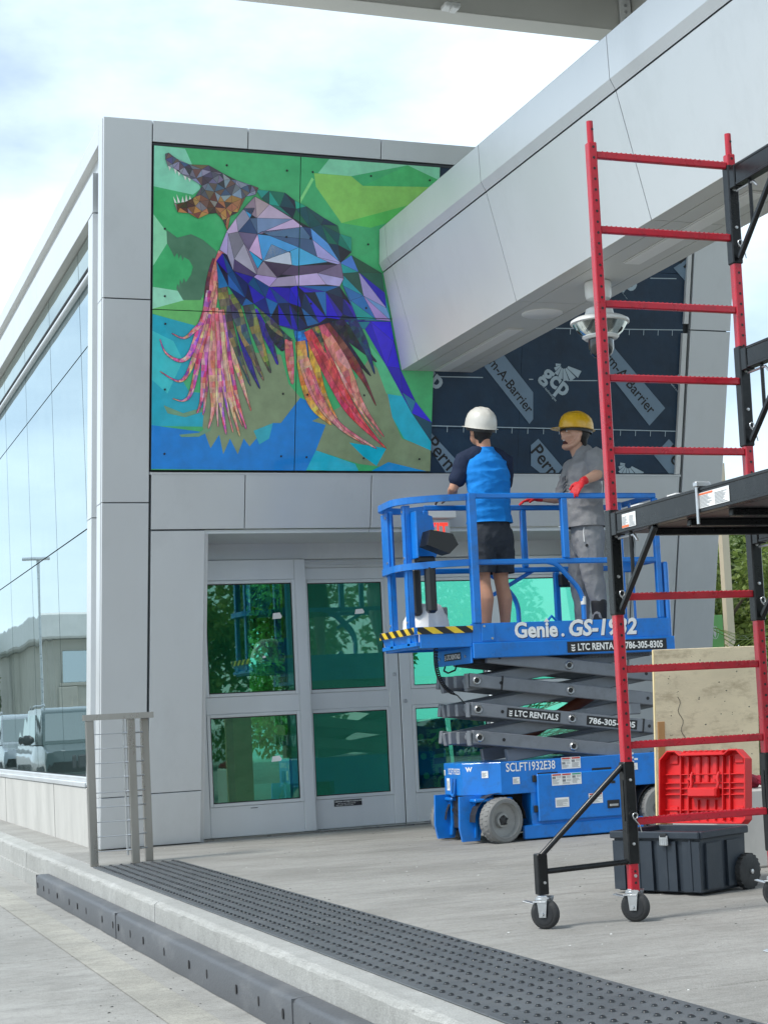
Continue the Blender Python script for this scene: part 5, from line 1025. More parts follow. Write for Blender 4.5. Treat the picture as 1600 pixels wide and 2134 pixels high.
def helmet(name, c, fdir, up, m, parent, brim=.045, R_=(.116, .140, .150)):
    c = Vector(c); up = Vector(up).normalized(); f_ = Vector(fdir); f_ = (f_-up*f_.dot(up)).normalized(); s_ = f_.cross(up); rings = []; n = 36
    prof = [(1.10, -.03), (1.10, -.018), (1.0, -.012), (1.0, .15), (.97, .38), (.88, .62), (.72, .80), (.5, .93), (.25, .99), (.001, 1.0)]
    for rr, h in prof:
        rg = []
        for k in range(n):
            a = 2*math.pi*k/n; ca, sa = math.cos(a), math.sin(a); ext = 0
            if rr > 1.05: ext = brim*max(0, sa)**1.5
            ridge = .006*math.exp(-(ca*rr*6)**2) if h > .3 else 0
            rg.append(c+s_*(R_[0]*rr*ca)+f_*(R_[1]*rr*sa+ext)+up*(R_[2]*h+ridge-(.18*ext if rr > 1.05 else 0)))
        rings.append(rg)
    h_ = MB().loft(rings).build(name, m, parent, True)
    for a in (.35, -.35):
        MB().tube([c+s_*(R_[0]*.985*math.sin(a))+f_*(R_[1]*.98*math.cos(t))*math.cos(a)+up*(R_[2]*(1.01*math.sin(t))*math.cos(a*.8)+.002) for t in [.7+.17*i for i in range(11)]], .0045, 6).build('ridge', m, h_, True)
    MB().loft([[c+s_*(R_[0]*.93*math.cos(2*math.pi*k/20))+f_*(R_[1]*.93*math.sin(2*math.pi*k/20))+up*z for k in range(20)] for z in (-.028, .012)], cap=False).build('suspension_band', m_black, h_)
    return h_
DZ = 1.45
# ---- person with white helmet, seen from behind
B1 = V(2.64, -2.10, DZ); F1 = V(-.30, .95, 0).normalized(); R1_ = V(F1.y, -F1.x, 0)
def p1(s_, f_, z): return V(2.64, -2.10, 0)+R1_*s_+F1*f_+V(0, 0, z)
mb = MB()
for sg, kx in ((-1, -.085), (1, .092)):
    limb(mb, [(p1(sg*.085, .0, 2.25), .070, .078), (p1(kx*1.02, .01, 2.10), .076, .082), (p1(kx, .012, 1.97), .056, .060), (p1(kx, .0, 1.89), .050, .056), (p1(kx*1.03, -.022, 1.79), .054, .062), (p1(kx*1.05, -.012, 1.66), .040, .046), (p1(kx*1.08, 0, 1.55), .034, .038), (p1(kx*1.1, .0, 1.49), .036, .042)], side=R1_)
limb(mb, [(p1(0, 0, 2.30), .125, .075), (p1(0, -.01, 2.52), .14, .09), (p1(0, .0, 2.72), .165, .105), (p1(0, .01, 2.86), .12, .08)], side=R1_)
limb(mb, [(p1(0, -.005, 2.84), .062, .066), (p1(-.005, .01, 2.93), .052, .056), (p1(-.01, .02, 3.02), .052, .058)], side=R1_)
HD1 = V(-.13, .95, .27).normalized(); RH = V(HD1.y, -HD1.x, 0).normalized(); hc = p1(-.015, .03, 3.085)
Rm = Matrix((RH, HD1, RH.cross(HD1))).transposed()
ell(mb, hc, (.076, .096, .110), Rm); ell(mb, hc+Rm @ V(0, .035, -.065), (.056, .066, .058), Rm); ell(mb, hc+Rm @ V(0, .098, -.02), (.013, .02, .022), Rm)
for sg in (-1, 1): ell(mb, hc+Rm @ V(sg*.079, -.008, -.018), (.010, .020, .032), Rm)
def arm(mb, sh, el, wr, r=(.052, .043, .036, .040, .027)):
    sh, el, wr = Vector(sh), Vector(el), Vector(wr); limb(mb, [(sh, r[0]), (sh.lerp(el, .55), r[1]), (el, r[2]), (el.lerp(wr, .3), r[3]), (wr, r[4])])
shL = V(2.465, -2.09, 2.825); elL = V(2.375, -2.06, 2.635); wrL = V(2.455, -1.815, 2.62)
shR = V(2.80, -2.07, 2.83); elR = V(2.835, -1.95, 2.60); wrR = V(2.72, -1.79, 2.60)
arm(mb, shL, elL, wrL); arm(mb, shR, elR, wrR)
man1 = fused(mb, 'person', m_skin, None, B1, .0085, 5)
tag(man1, 'person in white helmet, blue shirt and dark shorts, back to us on the lift', 'person')
mb = MB(); hand(mb, wrL, (2.425, -1.775, 2.606), (-.75, .35, -.12), (.0, .15, 1), 1, .072, .45); fused(mb, 'glove', mat('grey_glove', (.15, .10, .09), .7, 0, .6, 30), man1, None, .005, 3)
mb = MB(); hand(mb, wrR, (2.69, -1.765, 2.585), (-.3, .8, -.1), (0, .1, 1), -1, .07, .5); fused(mb, 'glove', mat('grey_glove', (.15, .10, .09), .7, 0, .6, 30), man1, None, .006, 3)
mb = MB()
limb(mb, [(p1(0, -.0, 2.30), .196, .150), (p1(0, -.005, 2.45), .176, .128), (p1(0, -.012, 2.58), .172, .120), (p1(0, -.008, 2.72), .186, .126), (p1(0, .0, 2.82), .178, .110), (p1(0, .01, 2.885), .115, .075), (p1(0, .01, 2.925), .066, .062)], side=R1_)
fused(mb, 'shirt', m_bshirt, man1, None, .0085, 4, .011, 6.5, (.9, .9, 1.9), cut=[(p1(0, 0, 2.365), (0, 0, -1)), (p1(0, 0, 2.945), (0, 0, 1))])
mb = MB()
for sh, el, sg in ((shL, elL, -1), (shR, elR, 1)):
    n_ = (el-sh).normalized(); limb(mb, [(V(2.64, -2.09, 2.895)+R1_*sg*.075, .050, .064), (sh+V(0, 0, .012), .072, .078), (sh.lerp(el, .35), .066, .070), (sh.lerp(el, .62), .064, .066)])
fused(mb, 'sleeves', m_navy, man1, None, .0075, 4, .005, 9)
mb = MB()
limb(mb, [(p1(0, -.0, 2.40), .150, .100), (p1(0, -.01, 2.32), .168, .120), (p1(0, -.01, 2.24), .176, .125)], side=R1_)
for sg, kx in ((-1, -.090), (1, .097)): limb(mb, [(p1(sg*.092, -.005, 2.27), .092, .112), (p1(kx, .0, 2.12), .094, .106), (p1(kx, .005, 1.96), .090, .100)], side=R1_)
fused(mb, 'shorts', m_short, man1, None, .0085, 4, .009, 8, (1.4, 1.4, 1.0), cut=[(p1(0, 0, 1.985), (0, 0, -1))])
mb = MB()
for kx in (-.094, .10): limb(mb, [(p1(kx, -.03, 1.478), .040, .030), (p1(kx, .06, 1.475), .046, .028), (p1(kx, .16, 1.472), .040, .024)], side=R1_)
fused(mb, 'shoes', m_shoe, man1, None, .008, 2)
mb = MB(); ell(mb, hc+Rm @ V(0, -.018, .012), (.082, .092, .110), Rm); limb(mb, [(hc+Rm @ V(0, -.060, -.02), .058, .032), (hc+Rm @ V(0, -.062, -.085), .046, .022)], side=RH)
fused(mb, 'hair', m_hair, man1, None, .007, 2)
helmet('helmet', hc+V(-.0, -.005, .018), HD1, V(-HD1.x*.30, -HD1.y*.30+.02, 1), mat('white_helmet', (.62, .60, .55), .32, 0, .08, 12, coat=.2), man1)
# ---- person with yellow helmet, in profile, shouting
B2 = V(3.43, -2.13, DZ); F2 = V(-.96, .26, 0).normalized(); R2_ = V(F2.y, -F2.x, 0)
def p2(s_, f_, z): return V(3.43, -2.13, 0)+R2_*s_+F2*f_+V(0, 0, z)      # s_ > 0 is the far side
mb = MB()
for sg, fx, an in ((1, .055, .05), (-1, -.01, -.05)):
    limb(mb, [(p2(sg*.08, 0, 2.24), .065, .07), (p2(sg*.09, fx, 1.98), .056, .06), (p2(sg*.09, an, 1.78), .052, .058), (p2(sg*.09, an, 1.52), .036, .04)], side=R2_)
limb(mb, [(p2(0, 0, 2.30), .115, .07), (p2(0, .0, 2.52), .135, .09), (p2(0, .0, 2.72), .165, .11), (p2(0, -.02, 2.82), .09, .065)], side=R2_)
limb(mb, [(p2(0, -.02, 2.82), .062, .068), (p2(0, .02, 2.90), .056, .062), (p2(0, .045, 2.98), .054, .06)], side=R2_)
HD2 = V(-.97, .12, .20).normalized(); RH2 = V(HD2.y, -HD2.x, 0).normalized(); Rm2 = Matrix((RH2, HD2, RH2.cross(HD2))).transposed(); hc2 = V(3.385, -2.13, 3.055)
E_ = lambda c, r: ell(mb, hc2+Rm2 @ V(*c), r, Rm2)
E_((0, -.005, .02), (.077, .098, .100)); E_((0, .045, -.03), (.060, .052, .060)); limb(mb, [(hc2+Rm2 @ V(0, .088, .012), .009), (hc2+Rm2 @ V(0, .112, -.018), .014), (hc2+Rm2 @ V(0, .100, -.030), .014)], n=10)
E_((0, .082, .018), (.050, .018, .012)); E_((0, .088, -.054), (.028, .020, .015)); E_((0, .055, -.118), (.040, .040, .024)); E_((0, .070, -.108), (.026, .022, .012))
for sg in (-1, 1):
    limb(mb, [(hc2+Rm2 @ V(sg*.058, -.01, -.05), .02, .022), (hc2+Rm2 @ V(sg*.054, .02, -.10), .017, .018), (hc2+Rm2 @ V(sg*.02, .065, -.122), .017, .016)]); ell(mb, hc2+Rm2 @ V(sg*.078, -.012, -.012), (.010, .019, .031), Rm2)
    ell(mb, hc2+Rm2 @ V(sg*.046, .062, -.035), (.022, .024, .022), Rm2)
E_((0, .0, -.075), (.050, .055, .05))
shN = V(3.455, -2.31, 2.83); elN = V(3.45, -2.40, 2.71); wrN = V(3.275, -2.445, 2.64)
shF = V(3.44, -1.95, 2.80); elF = V(3.40, -1.80, 2.59); wrF = V(3.20, -1.765, 2.605)
arm(mb, shN, elN, wrN, (.055, .047, .040, .044, .029)); arm(mb, shF, elF, wrF)
man2 = fused(mb, 'person', m_skin2, None, B2, .0075, 3)
tag(man2, 'person in yellow helmet, grey tee and red gloves shouting on the lift', 'person')
mth = MB(); ell(mth, hc2+Rm2 @ V(0, .066, -.090), (.020, .024, .024), Rm2); mth.build('mouth', mat('mouth_dark', (.05, .008, .008), .6), man2, True)
mth = MB(); ell(mth, hc2+Rm2 @ V(0, .084, -.069), (.016, .008, .005), Rm2); mth.build('teeth', m_ink, man2, True)
for sg in (-1, 1):
    e_ = MB(); ell(e_, hc2+Rm2 @ V(sg*.033, .083, .0), (.011, .008, .0065), Rm2); ey = e_.build('eye', m_ink, man2, True); e_ = MB(); ell(e_, hc2+Rm2 @ V(sg*.033, .091, .0), (.006, .004, .006), Rm2); e_.build('iris', m_inkb, ey, True)
    MB().tube([hc2+Rm2 @ V(sg*.012, .096, .012), hc2+Rm2 @ V(sg*.034, .094, .022), hc2+Rm2 @ V(sg*.056, .076, .022)], [.003, .0055, .003], 7).build('eyebrow', m_hair, man2, True)
mb = MB(); ell(mb, hc2+Rm2 @ V(0, -.03, .02), (.083, .084, .095), Rm2); limb(mb, [(hc2+Rm2 @ V(0, -.062, -.01), .066, .036), (hc2+Rm2 @ V(0, -.075, -.085), .050, .024)], side=RH2)
fused(mb, 'hair', m_hair, man2, None, .006, 2)
helmet('helmet', hc2+V(.008, 0, .035), HD2, V(.10, 0, 1), mat('yellow_helmet', (.72, .40, .008), .28, 0, .06, 10, coat=.3), man2, .055, (.112, .138, .135))
mb = MB()
limb(mb, [(p2(0, -.0, 2.27), .182, .150), (p2(0, .01, 2.42), .168, .145), (p2(0, .01, 2.56), .172, .140), (p2(0, .0, 2.70), .185, .135), (p2(0, -.015, 2.80), .185, .112), (p2(0, -.018, 2.86), .132, .098), (p2(0, -.005, 2.895), .082, .080)], side=R2_)
for sh, el in ((shN, elN), (shF, elF)): limb(mb, [(sh.lerp(p2(0, -.01, 2.83), .4), .06, .075), (sh+V(0, 0, .01), .078, .082), (sh.lerp(el, .5), .074, .076), (sh.lerp(el, .85), .070, .072)])
tee = fused(mb, 'tee', m_tee, man2, None, .008, 3, .012, 7, (1, 1, 1.5), cut=[(p2(0, 0, 2.325), (0, 0, -1))])
# chest print: slanted bars and lettering lying on the front of the tee
pr = MB(); nF = F2
def chest(a, z): return V(3.43, -2.13, 0)-R2_*a*0+R2_*(-a)+F2*(.158-.9*a*a-(.0 if z < 2.72 else (z-2.72)*.25))+V(0, 0, z)
for k, (z, w, t) in enumerate(((2.60, .09, .012), (2.63, .10, .008), (2.655, .10, .010))):
    pts = [(-w+2*w*i/10) for i in range(11)]; pr.add([chest(a, z+a*.12) for a in pts]+[chest(a, z+t+a*.12) for a in pts], [(i, i+1, 12+i, 11+i) for i in range(10)])
for k, ch_ in enumerate((.0, .04, .08, .12)):
    pr.add([chest(-.07+ch_, 2.685), chest(-.045+ch_, 2.688), chest(-.04+ch_, 2.725), chest(-.065+ch_, 2.722)], [(0, 1, 2, 3)])
pr.build('chest_print', m_short, tee)
MB().lathe([(0, .002), (.010, .002), (.010, 0)], V(3.455, -2.392, 2.81), (-.1, -1, .15), 12).build('sleeve_patch', m_inkb, tee)
mb = MB()
limb(mb, [(p2(0, 0, 2.42), .150, .108), (p2(0, -.01, 2.27), .162, .128), (p2(0, -.01, 2.18), .155, .12)], side=R2_)
for sg, fx, an in ((1, .055, .05), (-1, -.01, -.05)): limb(mb, [(p2(sg*.085, 0, 2.25), .088, .108), (p2(sg*.09, fx*.6, 2.10), .082, .098), (p2(sg*.09, fx, 1.97), .072, .082), (p2(sg*.09, (fx+an)/2, 1.86), .064, .074), (p2(sg*.09, an, 1.74), .050, .058), (p2(sg*.09, an, 1.62 if sg < 0 else 1.53), .046, .052)], side=R2_)
jog = fused(mb, 'joggers', m_jog, man2, None, .008, 4, .007, 9, (1.2, 1.2, 1))
MB().tube([p2(-.150, .045, 2.31), p2(-.158, .052, 2.27), p2(-.165, .05, 2.20)], .004, 6).build('pocket_zip', m_ink, jog, True); MB().lathe([(0, .002), (.012, .002), (.012, 0)], p2(-.172, .035, 2.17), -R2_, 12).build('logo_patch', m_inkb, jog)
mb = MB()
for sg, an in ((1, .05), (-1, -.05)):
    limb(mb, [(p2(sg*.09, an, 1.74 if sg < 0 else 1.58), .058 if sg < 0 else .036, .064 if sg < 0 else .042), (p2(sg*.09, an, 1.58), .048, .054), (p2(sg*.09, an, 1.50), .040, .046)], side=R2_); limb(mb, [(p2(sg*.09, an-.03, 1.48), .040, .03), (p2(sg*.09, an+.06, 1.475), .045, .028), (p2(sg*.09, an+.16, 1.472), .040, .024)], side=R2_)
fused(mb, 'boots', m_shoe, man2, None, .008, 2)
mb = MB(); hand(mb, wrN, (3.235, -2.452, 2.605), (-.50, -.10, -.55), (-.4, -.5, .55), 1, .075, .35, .0105); limb(mb, [(wrN+(elN-wrN)*.15, .032), (wrN, .031)]); fused(mb, 'glove', m_glove, man2, None, .005, 2)
mb = MB(); hand(mb, wrF, (3.15, -1.755, 2.592), (-.95, .05, -.15), (-.1, 0, 1), -1, .08, .25, .0105); limb(mb, [(wrF+(elF-wrF)*.15, .032), (wrF, .031)]); fused(mb, 'glove', m_glove, man2, None, .005, 2)
# ------------------------------------------------------------------ red rolling scaffold
YS = -7.2; XL, XR = 1.097, 1.817; YS2 = -9.05
sc = thing('scaffold', 'red rolling ladder scaffold with black planks and braces, right foreground', 'scaffold', (1.45, -8.1, 0))
def sbox(a, b, name, m, c=.004, parent=None): return MB().box(a, b, c).build(name, m, parent or sc)
RZ = [3.445, 3.10, 2.758, 2.42, 2.09, 1.755, 1.43, 1.107, .771, .435]
PW = .021
for ys in (YS, YS2):
    for x in (XL, XR):
        for z0, z1 in ((.13, 1.80), (1.803, 3.50)):
            p_ = sbox((x-PW, ys-PW, z0), (x+PW, ys+PW, z1), 'post', m_red, .004)
            mb = MB(); z = z0+.04
            while z < z1-.02:
                mb.lathe([(0, .0008), (.0065, .0008), (.0065, 0)], (x+.002, ys-PW, z), (0, -1, 0), 8); z += .0495
            h = mb.build('hole_row', m_inkb, p_); h['kind'] = 'stuff'
        MB().tube([(x, ys, 3.5), (x, ys, 3.60)], .0155, 14).build('coupling_tube', m_red, sc, True)
        MB().lathe([(0, .001), (.006, .001), (.006, 0)], (x+.004, ys-.0155, 3.56), (0, -1, 0), 8).build('hole', m_inkb, sc)
    for z in RZ:
        r = sbox((XL+PW+.0005, ys-.013, z-.016), (XR-PW-.0005, ys+.013, z+.016), 'rung', m_red, .004)
        mb = MB(); x = XL+.05
        while x < XR-.04: mb.box((x, ys-.010, z+.0158), (x+.006, ys+.010, z+.0185)); x += .024
        t = mb.build('rung_tread', m_red, r); t['kind'] = 'stuff'
SW = .027
def pin(x, y, z, s=1.0):
    pts = [V(x, y-.028, z), V(x, y-.045, z)]
    for k in range(9):
        a = math.pi*1.7*k/8; pts.append(V(x+.012*math.sin(a)*s, y-.045, z-.0+.013*(1-math.cos(a))))
    pts += [V(x+.02*s, y-.045, z-.03), V(x+.028*s, y-.043, z-.06)]
    MB().tube(pts, .0028, 6).build('spring_pin', m_zinc, sc, True)
def arm_set(x, zt, side, both=True, rail=.09):
    """black side rail between the two end frames, with sleeves, hangers and diagonal braces"""
    for ys, dy in ((YS, -1), (YS2, 1)):
        s_ = sbox((x-SW, ys-SW, zt-.45), (x+SW, ys+SW, zt+.02), 'sleeve', m_blk, .005)
        sbox((x-.024, min(ys+dy*.028, ys+dy*.075), zt-rail-.01), (x+.024, max(ys+dy*.028, ys+dy*.075), zt+.006), 'hook_plate', m_blk, .004)
        MB().bar((x, ys+dy*.04, zt-.43), (x, ys+dy*.40, zt-rail-.005), .024, .024, .004).build('brace', m_blk, sc)
        MB().tube([(x, ys+dy*.17, zt-rail), (x, ys+dy*.17, zt-.30)], .009, 8).build('hanger', m_blk, sc, True)
        pin(x+.004, ys-.002, zt-.37)
        for q in (zt-.10, zt-.28): MB().lathe([(0, .006), (.007, .005), (.008, 0)], (x, ys-SW, q), (0, -1, 0), 10).build('rivet', m_zinc, s_, True)
        MB().tube([(x+.0, ys+dy*.05, zt-rail-.022), (x, ys+dy*.20, zt-rail-.022), (x, ys+dy*.23, zt-rail-.05)], .006, 8).build('lock_handle', m_zinc, sc, True)
    r = sbox((x-.020, YS2+.077, zt-rail), (x+.020, YS-.077, zt), 'side_rail', m_blk, .006)
    sbox((x-.023, YS2+.08, zt-.008), (x+.023, YS-.08, zt+.006), 'rail_lip', m_blk, .003, r); sbox((x-.023, YS2+.08, zt-rail-.005), (x+.023, YS-.08, zt-rail+.010), 'rail_lip', m_blk, .003, r)
    return r
rl = arm_set(XL, 1.80, -1); rr_ = arm_set(XR, 1.755, 1); arm_set(XR, 2.565, 1); arm_set(XR, 3.425, 1)
warn((XL-.0205, -7.335, 1.722), (0, -1, 0), (0, 0, 1), .13, .062, 'll', rl); warn((XL-.0205, -8.02, 1.722), (0, -1, 0), (0, 0, 1), .24, .062, 'ol', rl)
MB().flat(poly2d([(0, 0), (.065, 0), (.065, .010), (0, .010)]), (XL-.0232, -7.335, 1.724), (0, -1, 0), (0, 0, 1)).build('sticker_footer', m_storg, rl)
dk = sbox((XL+.026, YS2+.09, 1.705), (XR-.026, YS-.09, 1.735), 'deck', m_black, .004)
for k in range(5): sbox((XL+.04, YS2+.2+k*.34, 1.675), (XR-.04, YS2+.23+k*.34, 1.7045), 'deck_joist', m_blk, .004, dk)
MB().tube([(XL-.029, -8.02, 1.83), (XL-.029, -8.02, 1.66)], .007, 10).build('deck_clamp', m_zinc, sc, True); MB().box((XL-.04, -8.034, 1.808), (XL+.03, -8.006, 1.832), .005).build('clamp_head', m_zinc, sc)
for y in (-7.42, -7.75): MB().box((XL-.01, y-.06, 1.807), (XL+.05, y+.02, 1.815), .003).build('deck_tab', m_white, sc)
# lower sleeves, casters, outrigger
def caster(x, y, ang, top, parent=sc):
    f = V(math.cos(ang), math.sin(ang), 0); ax = V(-math.sin(ang), math.cos(ang), 0); c = V(x, y, .066)+f*.012
    w = MB().lathe([(.02, -.019), (.052, -.019), (.060, -.016), (.066, -.009), (.066, .009), (.060, .016), (.052, .019), (.02, .019)], c, ax, 32).build('caster_wheel', m_rubber, parent, True)
    for s_ in (-1, 1):
        MB().lathe([(.044, .0185), (.047, .021), (.042, .0215), (.02, .020), (.018, .026), (0, .026)], c, ax*s_, 24).build('caster_hub', m_black, w, True)
        R = Matrix((f, ax, V(0, 0, 1))).transposed()
        MB().prism([(-.016, -.014), (.016, -.014), (.024, .055), (.030, .075), (-.030, .075), (-.022, .04)], c+ax*s_*.0285+(ax*.003 if s_ > 0 else V(0, 0, 0)), f, V(0, 0, 1), .003).build('fork', m_zinc, w)
        MB().lathe([(0, .006), (.008, .006), (.008, 0)], c+ax*s_*.031, ax*s_, 6).build('axle_nut', m_zinc, w)
    MB().lathe([(0, 0), (.030, 0), (.032, .006), (.030, .012), (.022, .016), (.02, .022), (0, .022)], (x, y, top-.026), (0, 0, 1), 20).build('swivel', m_zinc, w, True)
    R = Matrix((f, ax, V(0, 0, 1))).transposed(); MB().obox(V(x, y, top-.030)+f*.0, (.066, .064, .006), R, .002).build('fork_top', m_zinc, w)
    MB().obox(V(x, y, top-.034)-f*.062, (.055, .034, .004), Matrix((f, ax, V(0, 0, 1))).transposed() @ Matrix.Rotation(.22, 3, 'Y'), .001).build('brake_pedal', m_zinc, w)
for ys in (YS, YS2):
    for x in (XL, XR):
        s_ = sbox((x-SW, ys-SW, .252), (x+SW, ys+SW, .70), 'sleeve', m_blk, .005); pin(x+.006, ys, .45)
        sbox((x-.030, ys-.012, .44), (x-.0272, ys+.012, .62), 'sleeve_tab', m_blk, .001)
        for z in (.62, .34): MB().lathe([(0, .006), (.006, .005), (.007, 0)], (x, ys-SW, z), (0, -1, 0), 10).build('rivet', m_zinc, s_, True)
        MB().lathe([(0, .004), (.007, .004), (.008, 0)], (x+.002, ys-PW, .20), (0, -1, 0), 10).build('rivet', m_zinc, sc, True)
        caster(x-.008, ys, -.9 if x < 1.4 else -1.0, .148)
for ys, oy in ((YS, -7.13), (YS2, -9.12)):
    for x, ox in ((XL, .688), (XR, 2.23)):
        sg = -1 if ox < x else 1
        MB().tube([(x+sg*.024, ys, .682), (ox, oy, .312)], .0135, 12).build('outrigger_brace', m_blk, sc, True)
        MB().tube([(x+sg*.024, ys, .262), (ox, oy, .245)], .0125, 12).build('outrigger_bar', m_blk, sc, True)
        o_ = sbox((ox-.024, oy-.024, .148), (ox+.024, oy+.024, .325), 'outrigger_leg', m_blk, .004); MB().lathe([(0, .005), (.006, .005), (.007, 0)], (ox+.004, oy-.024, .20), (0, -1, 0), 10).build('rivet', m_zinc, o_, True)
        caster(ox-.002, oy, -.9, .148)
# ------------------------------------------------------------------ tool chest
U = V(.407, -.913, 0).normalized(); Wd = V(.913, .407, 0).normalized()
T0 = V(1.564, -6.088, 0)
def tl(a, b, z): return T0+U*a+Wd*b+V(0, 0, z)
RT = Matrix((U, Wd, V(0, 0, 1))).transposed()
m_tote = mat('charcoal_plastic', (.020, .029, .041), .45, 0, .1, 5, .12, 200, dirt=(.07, .08, .09), dirt_amt=.3, ds=7)
chest = thing('tool_chest', 'open rolling tool chest, charcoal body and upright red ribbed lid', 'tool chest', T0+U*.27+Wd*.18)
TA, TB, TH = .545, .37, .315
rings = []
for z, i_ in ((.012, .012), (.02, .006), (.30, 0), (TH-.03, 0)):
    rings.append([tl(i_, i_, z), tl(TA-i_, i_, z), tl(TA-i_, TB-i_, z), tl(i_, TB-i_, z)])
MB().loft([[r[0], r[1], r[2], r[3]] for r in rings]).build('body', m_tote, chest)
for a0, a1 in ((.0, .07), (.10, .25), (.285, .40), (.44, .543)):
    MB().prism([(a0, .02), (a1, .02), (a1, TH-.05), (a0, TH-.05)], tl(0, -.014, 0), U, V(0, 0, 1), .016).build('rib_panel', m_tote, chest)
for a in (.165, .34, .49): MB().obox(tl(a, -.016, .15), (.012, .006, .25), RT, .002).build('rib', m_tote, chest)
for b0, b1 in ((.03, .15), (.20, .33)): MB().prism([(b0, .03), (b1, .03), (b1, TH-.06), (b0, TH-.06)], tl(TA+.012, 0, 0), Wd, V(0, 0, 1), .014).build('rib_panel', m_tote, chest)
for (p, q) in ((tl(-.008, -.016, TH-.02), tl(TA+.008, -.016, TH-.02)), (tl(-.008, TB+.012, TH-.02), tl(TA+.008, TB+.012, TH-.02)), (tl(-.008, -.012, TH-.02), tl(-.008, TB+.01, TH-.02)), (tl(TA+.008, -.012, TH-.02), tl(TA+.008, TB+.01, TH-.02))):
    MB().bar(p, q, .024, .036, .005).build('rim', m_tote, chest)
MB().obox(tl(TA/2, TB/2, TH-.06), (TA-.03, TB-.03, .004), RT).build('tray', m_black, chest)
for a in (.345,):
    l_ = MB().obox(tl(a, -.034, TH-.045), (.052, .012, .05), RT, .004).build('latch', m_zinc, chest)
    MB().obox(tl(a, -.036, TH-.02), (.042, .010, .02), RT, .003).build('latch_hook', m_black, l_)
    for k in range(4): MB().obox(tl(a-.018+.012*k, -.0408, TH-.05), (.004, .003, .03), RT).build('latch_rib', m_zinc, l_)
for b in (TB-.02,):
    for a, sg in ((TA-.01, 1), (.03, -1)):
        c = tl(TA+.028 if sg > 0 else -.028, TB-.03, .088); w = MB().lathe([(.02, -.02), (.07, -.022), (.088, -.014), (.088, .014), (.07, .022), (.02, .022)], c, U, 28).build('wheel', m_rubber, chest, True)
        MB().lathe([(0, .0225), (.012, .0225), (.012, .030), (0, .032)], c, U*sg, 10).build('axle_cap', m_zinc, w, True)
        mb = MB()
        for k in range(20):
            an = 2*math.pi*k/20; r3 = V(0, 0, 1)*math.cos(an)+Wd*math.sin(an); mb.obox(c+r3*.0885, (.03, .011, .006), Matrix((U, U.cross(r3), r3)).transposed())
        t = mb.build('tread', m_rubber, w); t['kind'] = 'stuff'
# upright lid, leaning back a little
m_lid = mat('red_plastic', (.60, .012, .014), .42, 0, .06, 6, .05, 150)
LB = tl(0, TB+.016, TH+.008); LU = (V(0, 0, 1)*.995+Wd*.10).normalized(); LN = -(U.cross(LU)); LN = U.cross(LU)
if LN.dot(CAM-LB) < 0: LN = -LN
def ld(a, h, d=0): return LB+U*a+LU*h+LN*d
RL = Matrix((U, LU, LN)).transposed()
LA, LH = TA, .375
outl = [(0, .02), (.02, 0), (LA-.02, 0), (LA, .02), (LA, LH-.05), (LA-.05, LH-.004), (LA-.10, LH-.004), (LA-.13, LH-.025), (.13, LH-.025), (.10, LH-.004), (.05, LH-.004), (0, LH-.05)]
lid = MB().prism(outl, ld(0, 0, -.045), U, LU, .012).build('lid', m_lid, chest) if U.cross(LU).dot(LN) > 0 else MB().prism(outl[::-1], ld(0, 0, -.045), U, LU, -.012).build('lid', m_lid, chest)
for i in range(len(outl)):
    a, b = outl[i], outl[(i+1) % len(outl)]; p = ld(a[0], a[1], -.02); q = ld(b[0], b[1], -.02); d = (q-p).normalized(); MB().bar(p-d*.003, q+d*.003, .009, .06, .002, up=LN).build('lid_wall', m_lid, lid)
for a in (.115, .165, .385, .43): MB().bar(ld(a, .012, -.034), ld(a, LH-.03, -.034), .008, .024, .002, up=LN).build('lid_rib', m_lid, lid)
for a in (.22, .275, .33): MB().bar(ld(a, .012, -.038), ld(a, .12, -.038), .006, .016, .002, up=LN).build('lid_rib', m_lid, lid); MB().bar(ld(a, .205, -.038), ld(a, LH-.03, -.038), .030, .016, .006, up=LN).build('lid_rib', m_lid, lid)
for h in (.065, .145, .175, .205, .25): MB().bar(ld(.012, h, -.036), ld(LA-.012, h, -.036), .006, .018, .002, up=LN).build('lid_rib', m_lid, lid)
MB().obox(ld(.275, .155, -.012), (.185, .05, .05), RL, .008).build('handle_recess', m_lid, lid)
for a in (.19, .36): MB().tube([ld(a, .175, -.01), ld(a+.006, .20, -.012), ld(a-.004, .235, -.02), ld(a, .26, -.03)], .008, 8).build('handle_arm', m_lid, lid, True); MB().obox(ld(a-.012, .225, -.022), (.028, .014, .012), RL, .003).build('handle_stop', m_lid, lid)
for a, h in ((.06, .33), (.48, .33), (.06, .06), (.48, .06)): MB().obox(ld(a, h, -.042), (.055, .05, .012), RL, .006).build('corner_boss', m_lid, lid)
MB().obox(ld(LA/2, LH-.018, -.02), (.27, .02, .05), RL, .006).build('lid_grip', m_lid, lid)
for k in range(8): MB().obox(ld(.16+.035*k, LH-.006, -.02), (.018, .008, .05), RL, .002).build('grip_tooth', m_lid, lid)
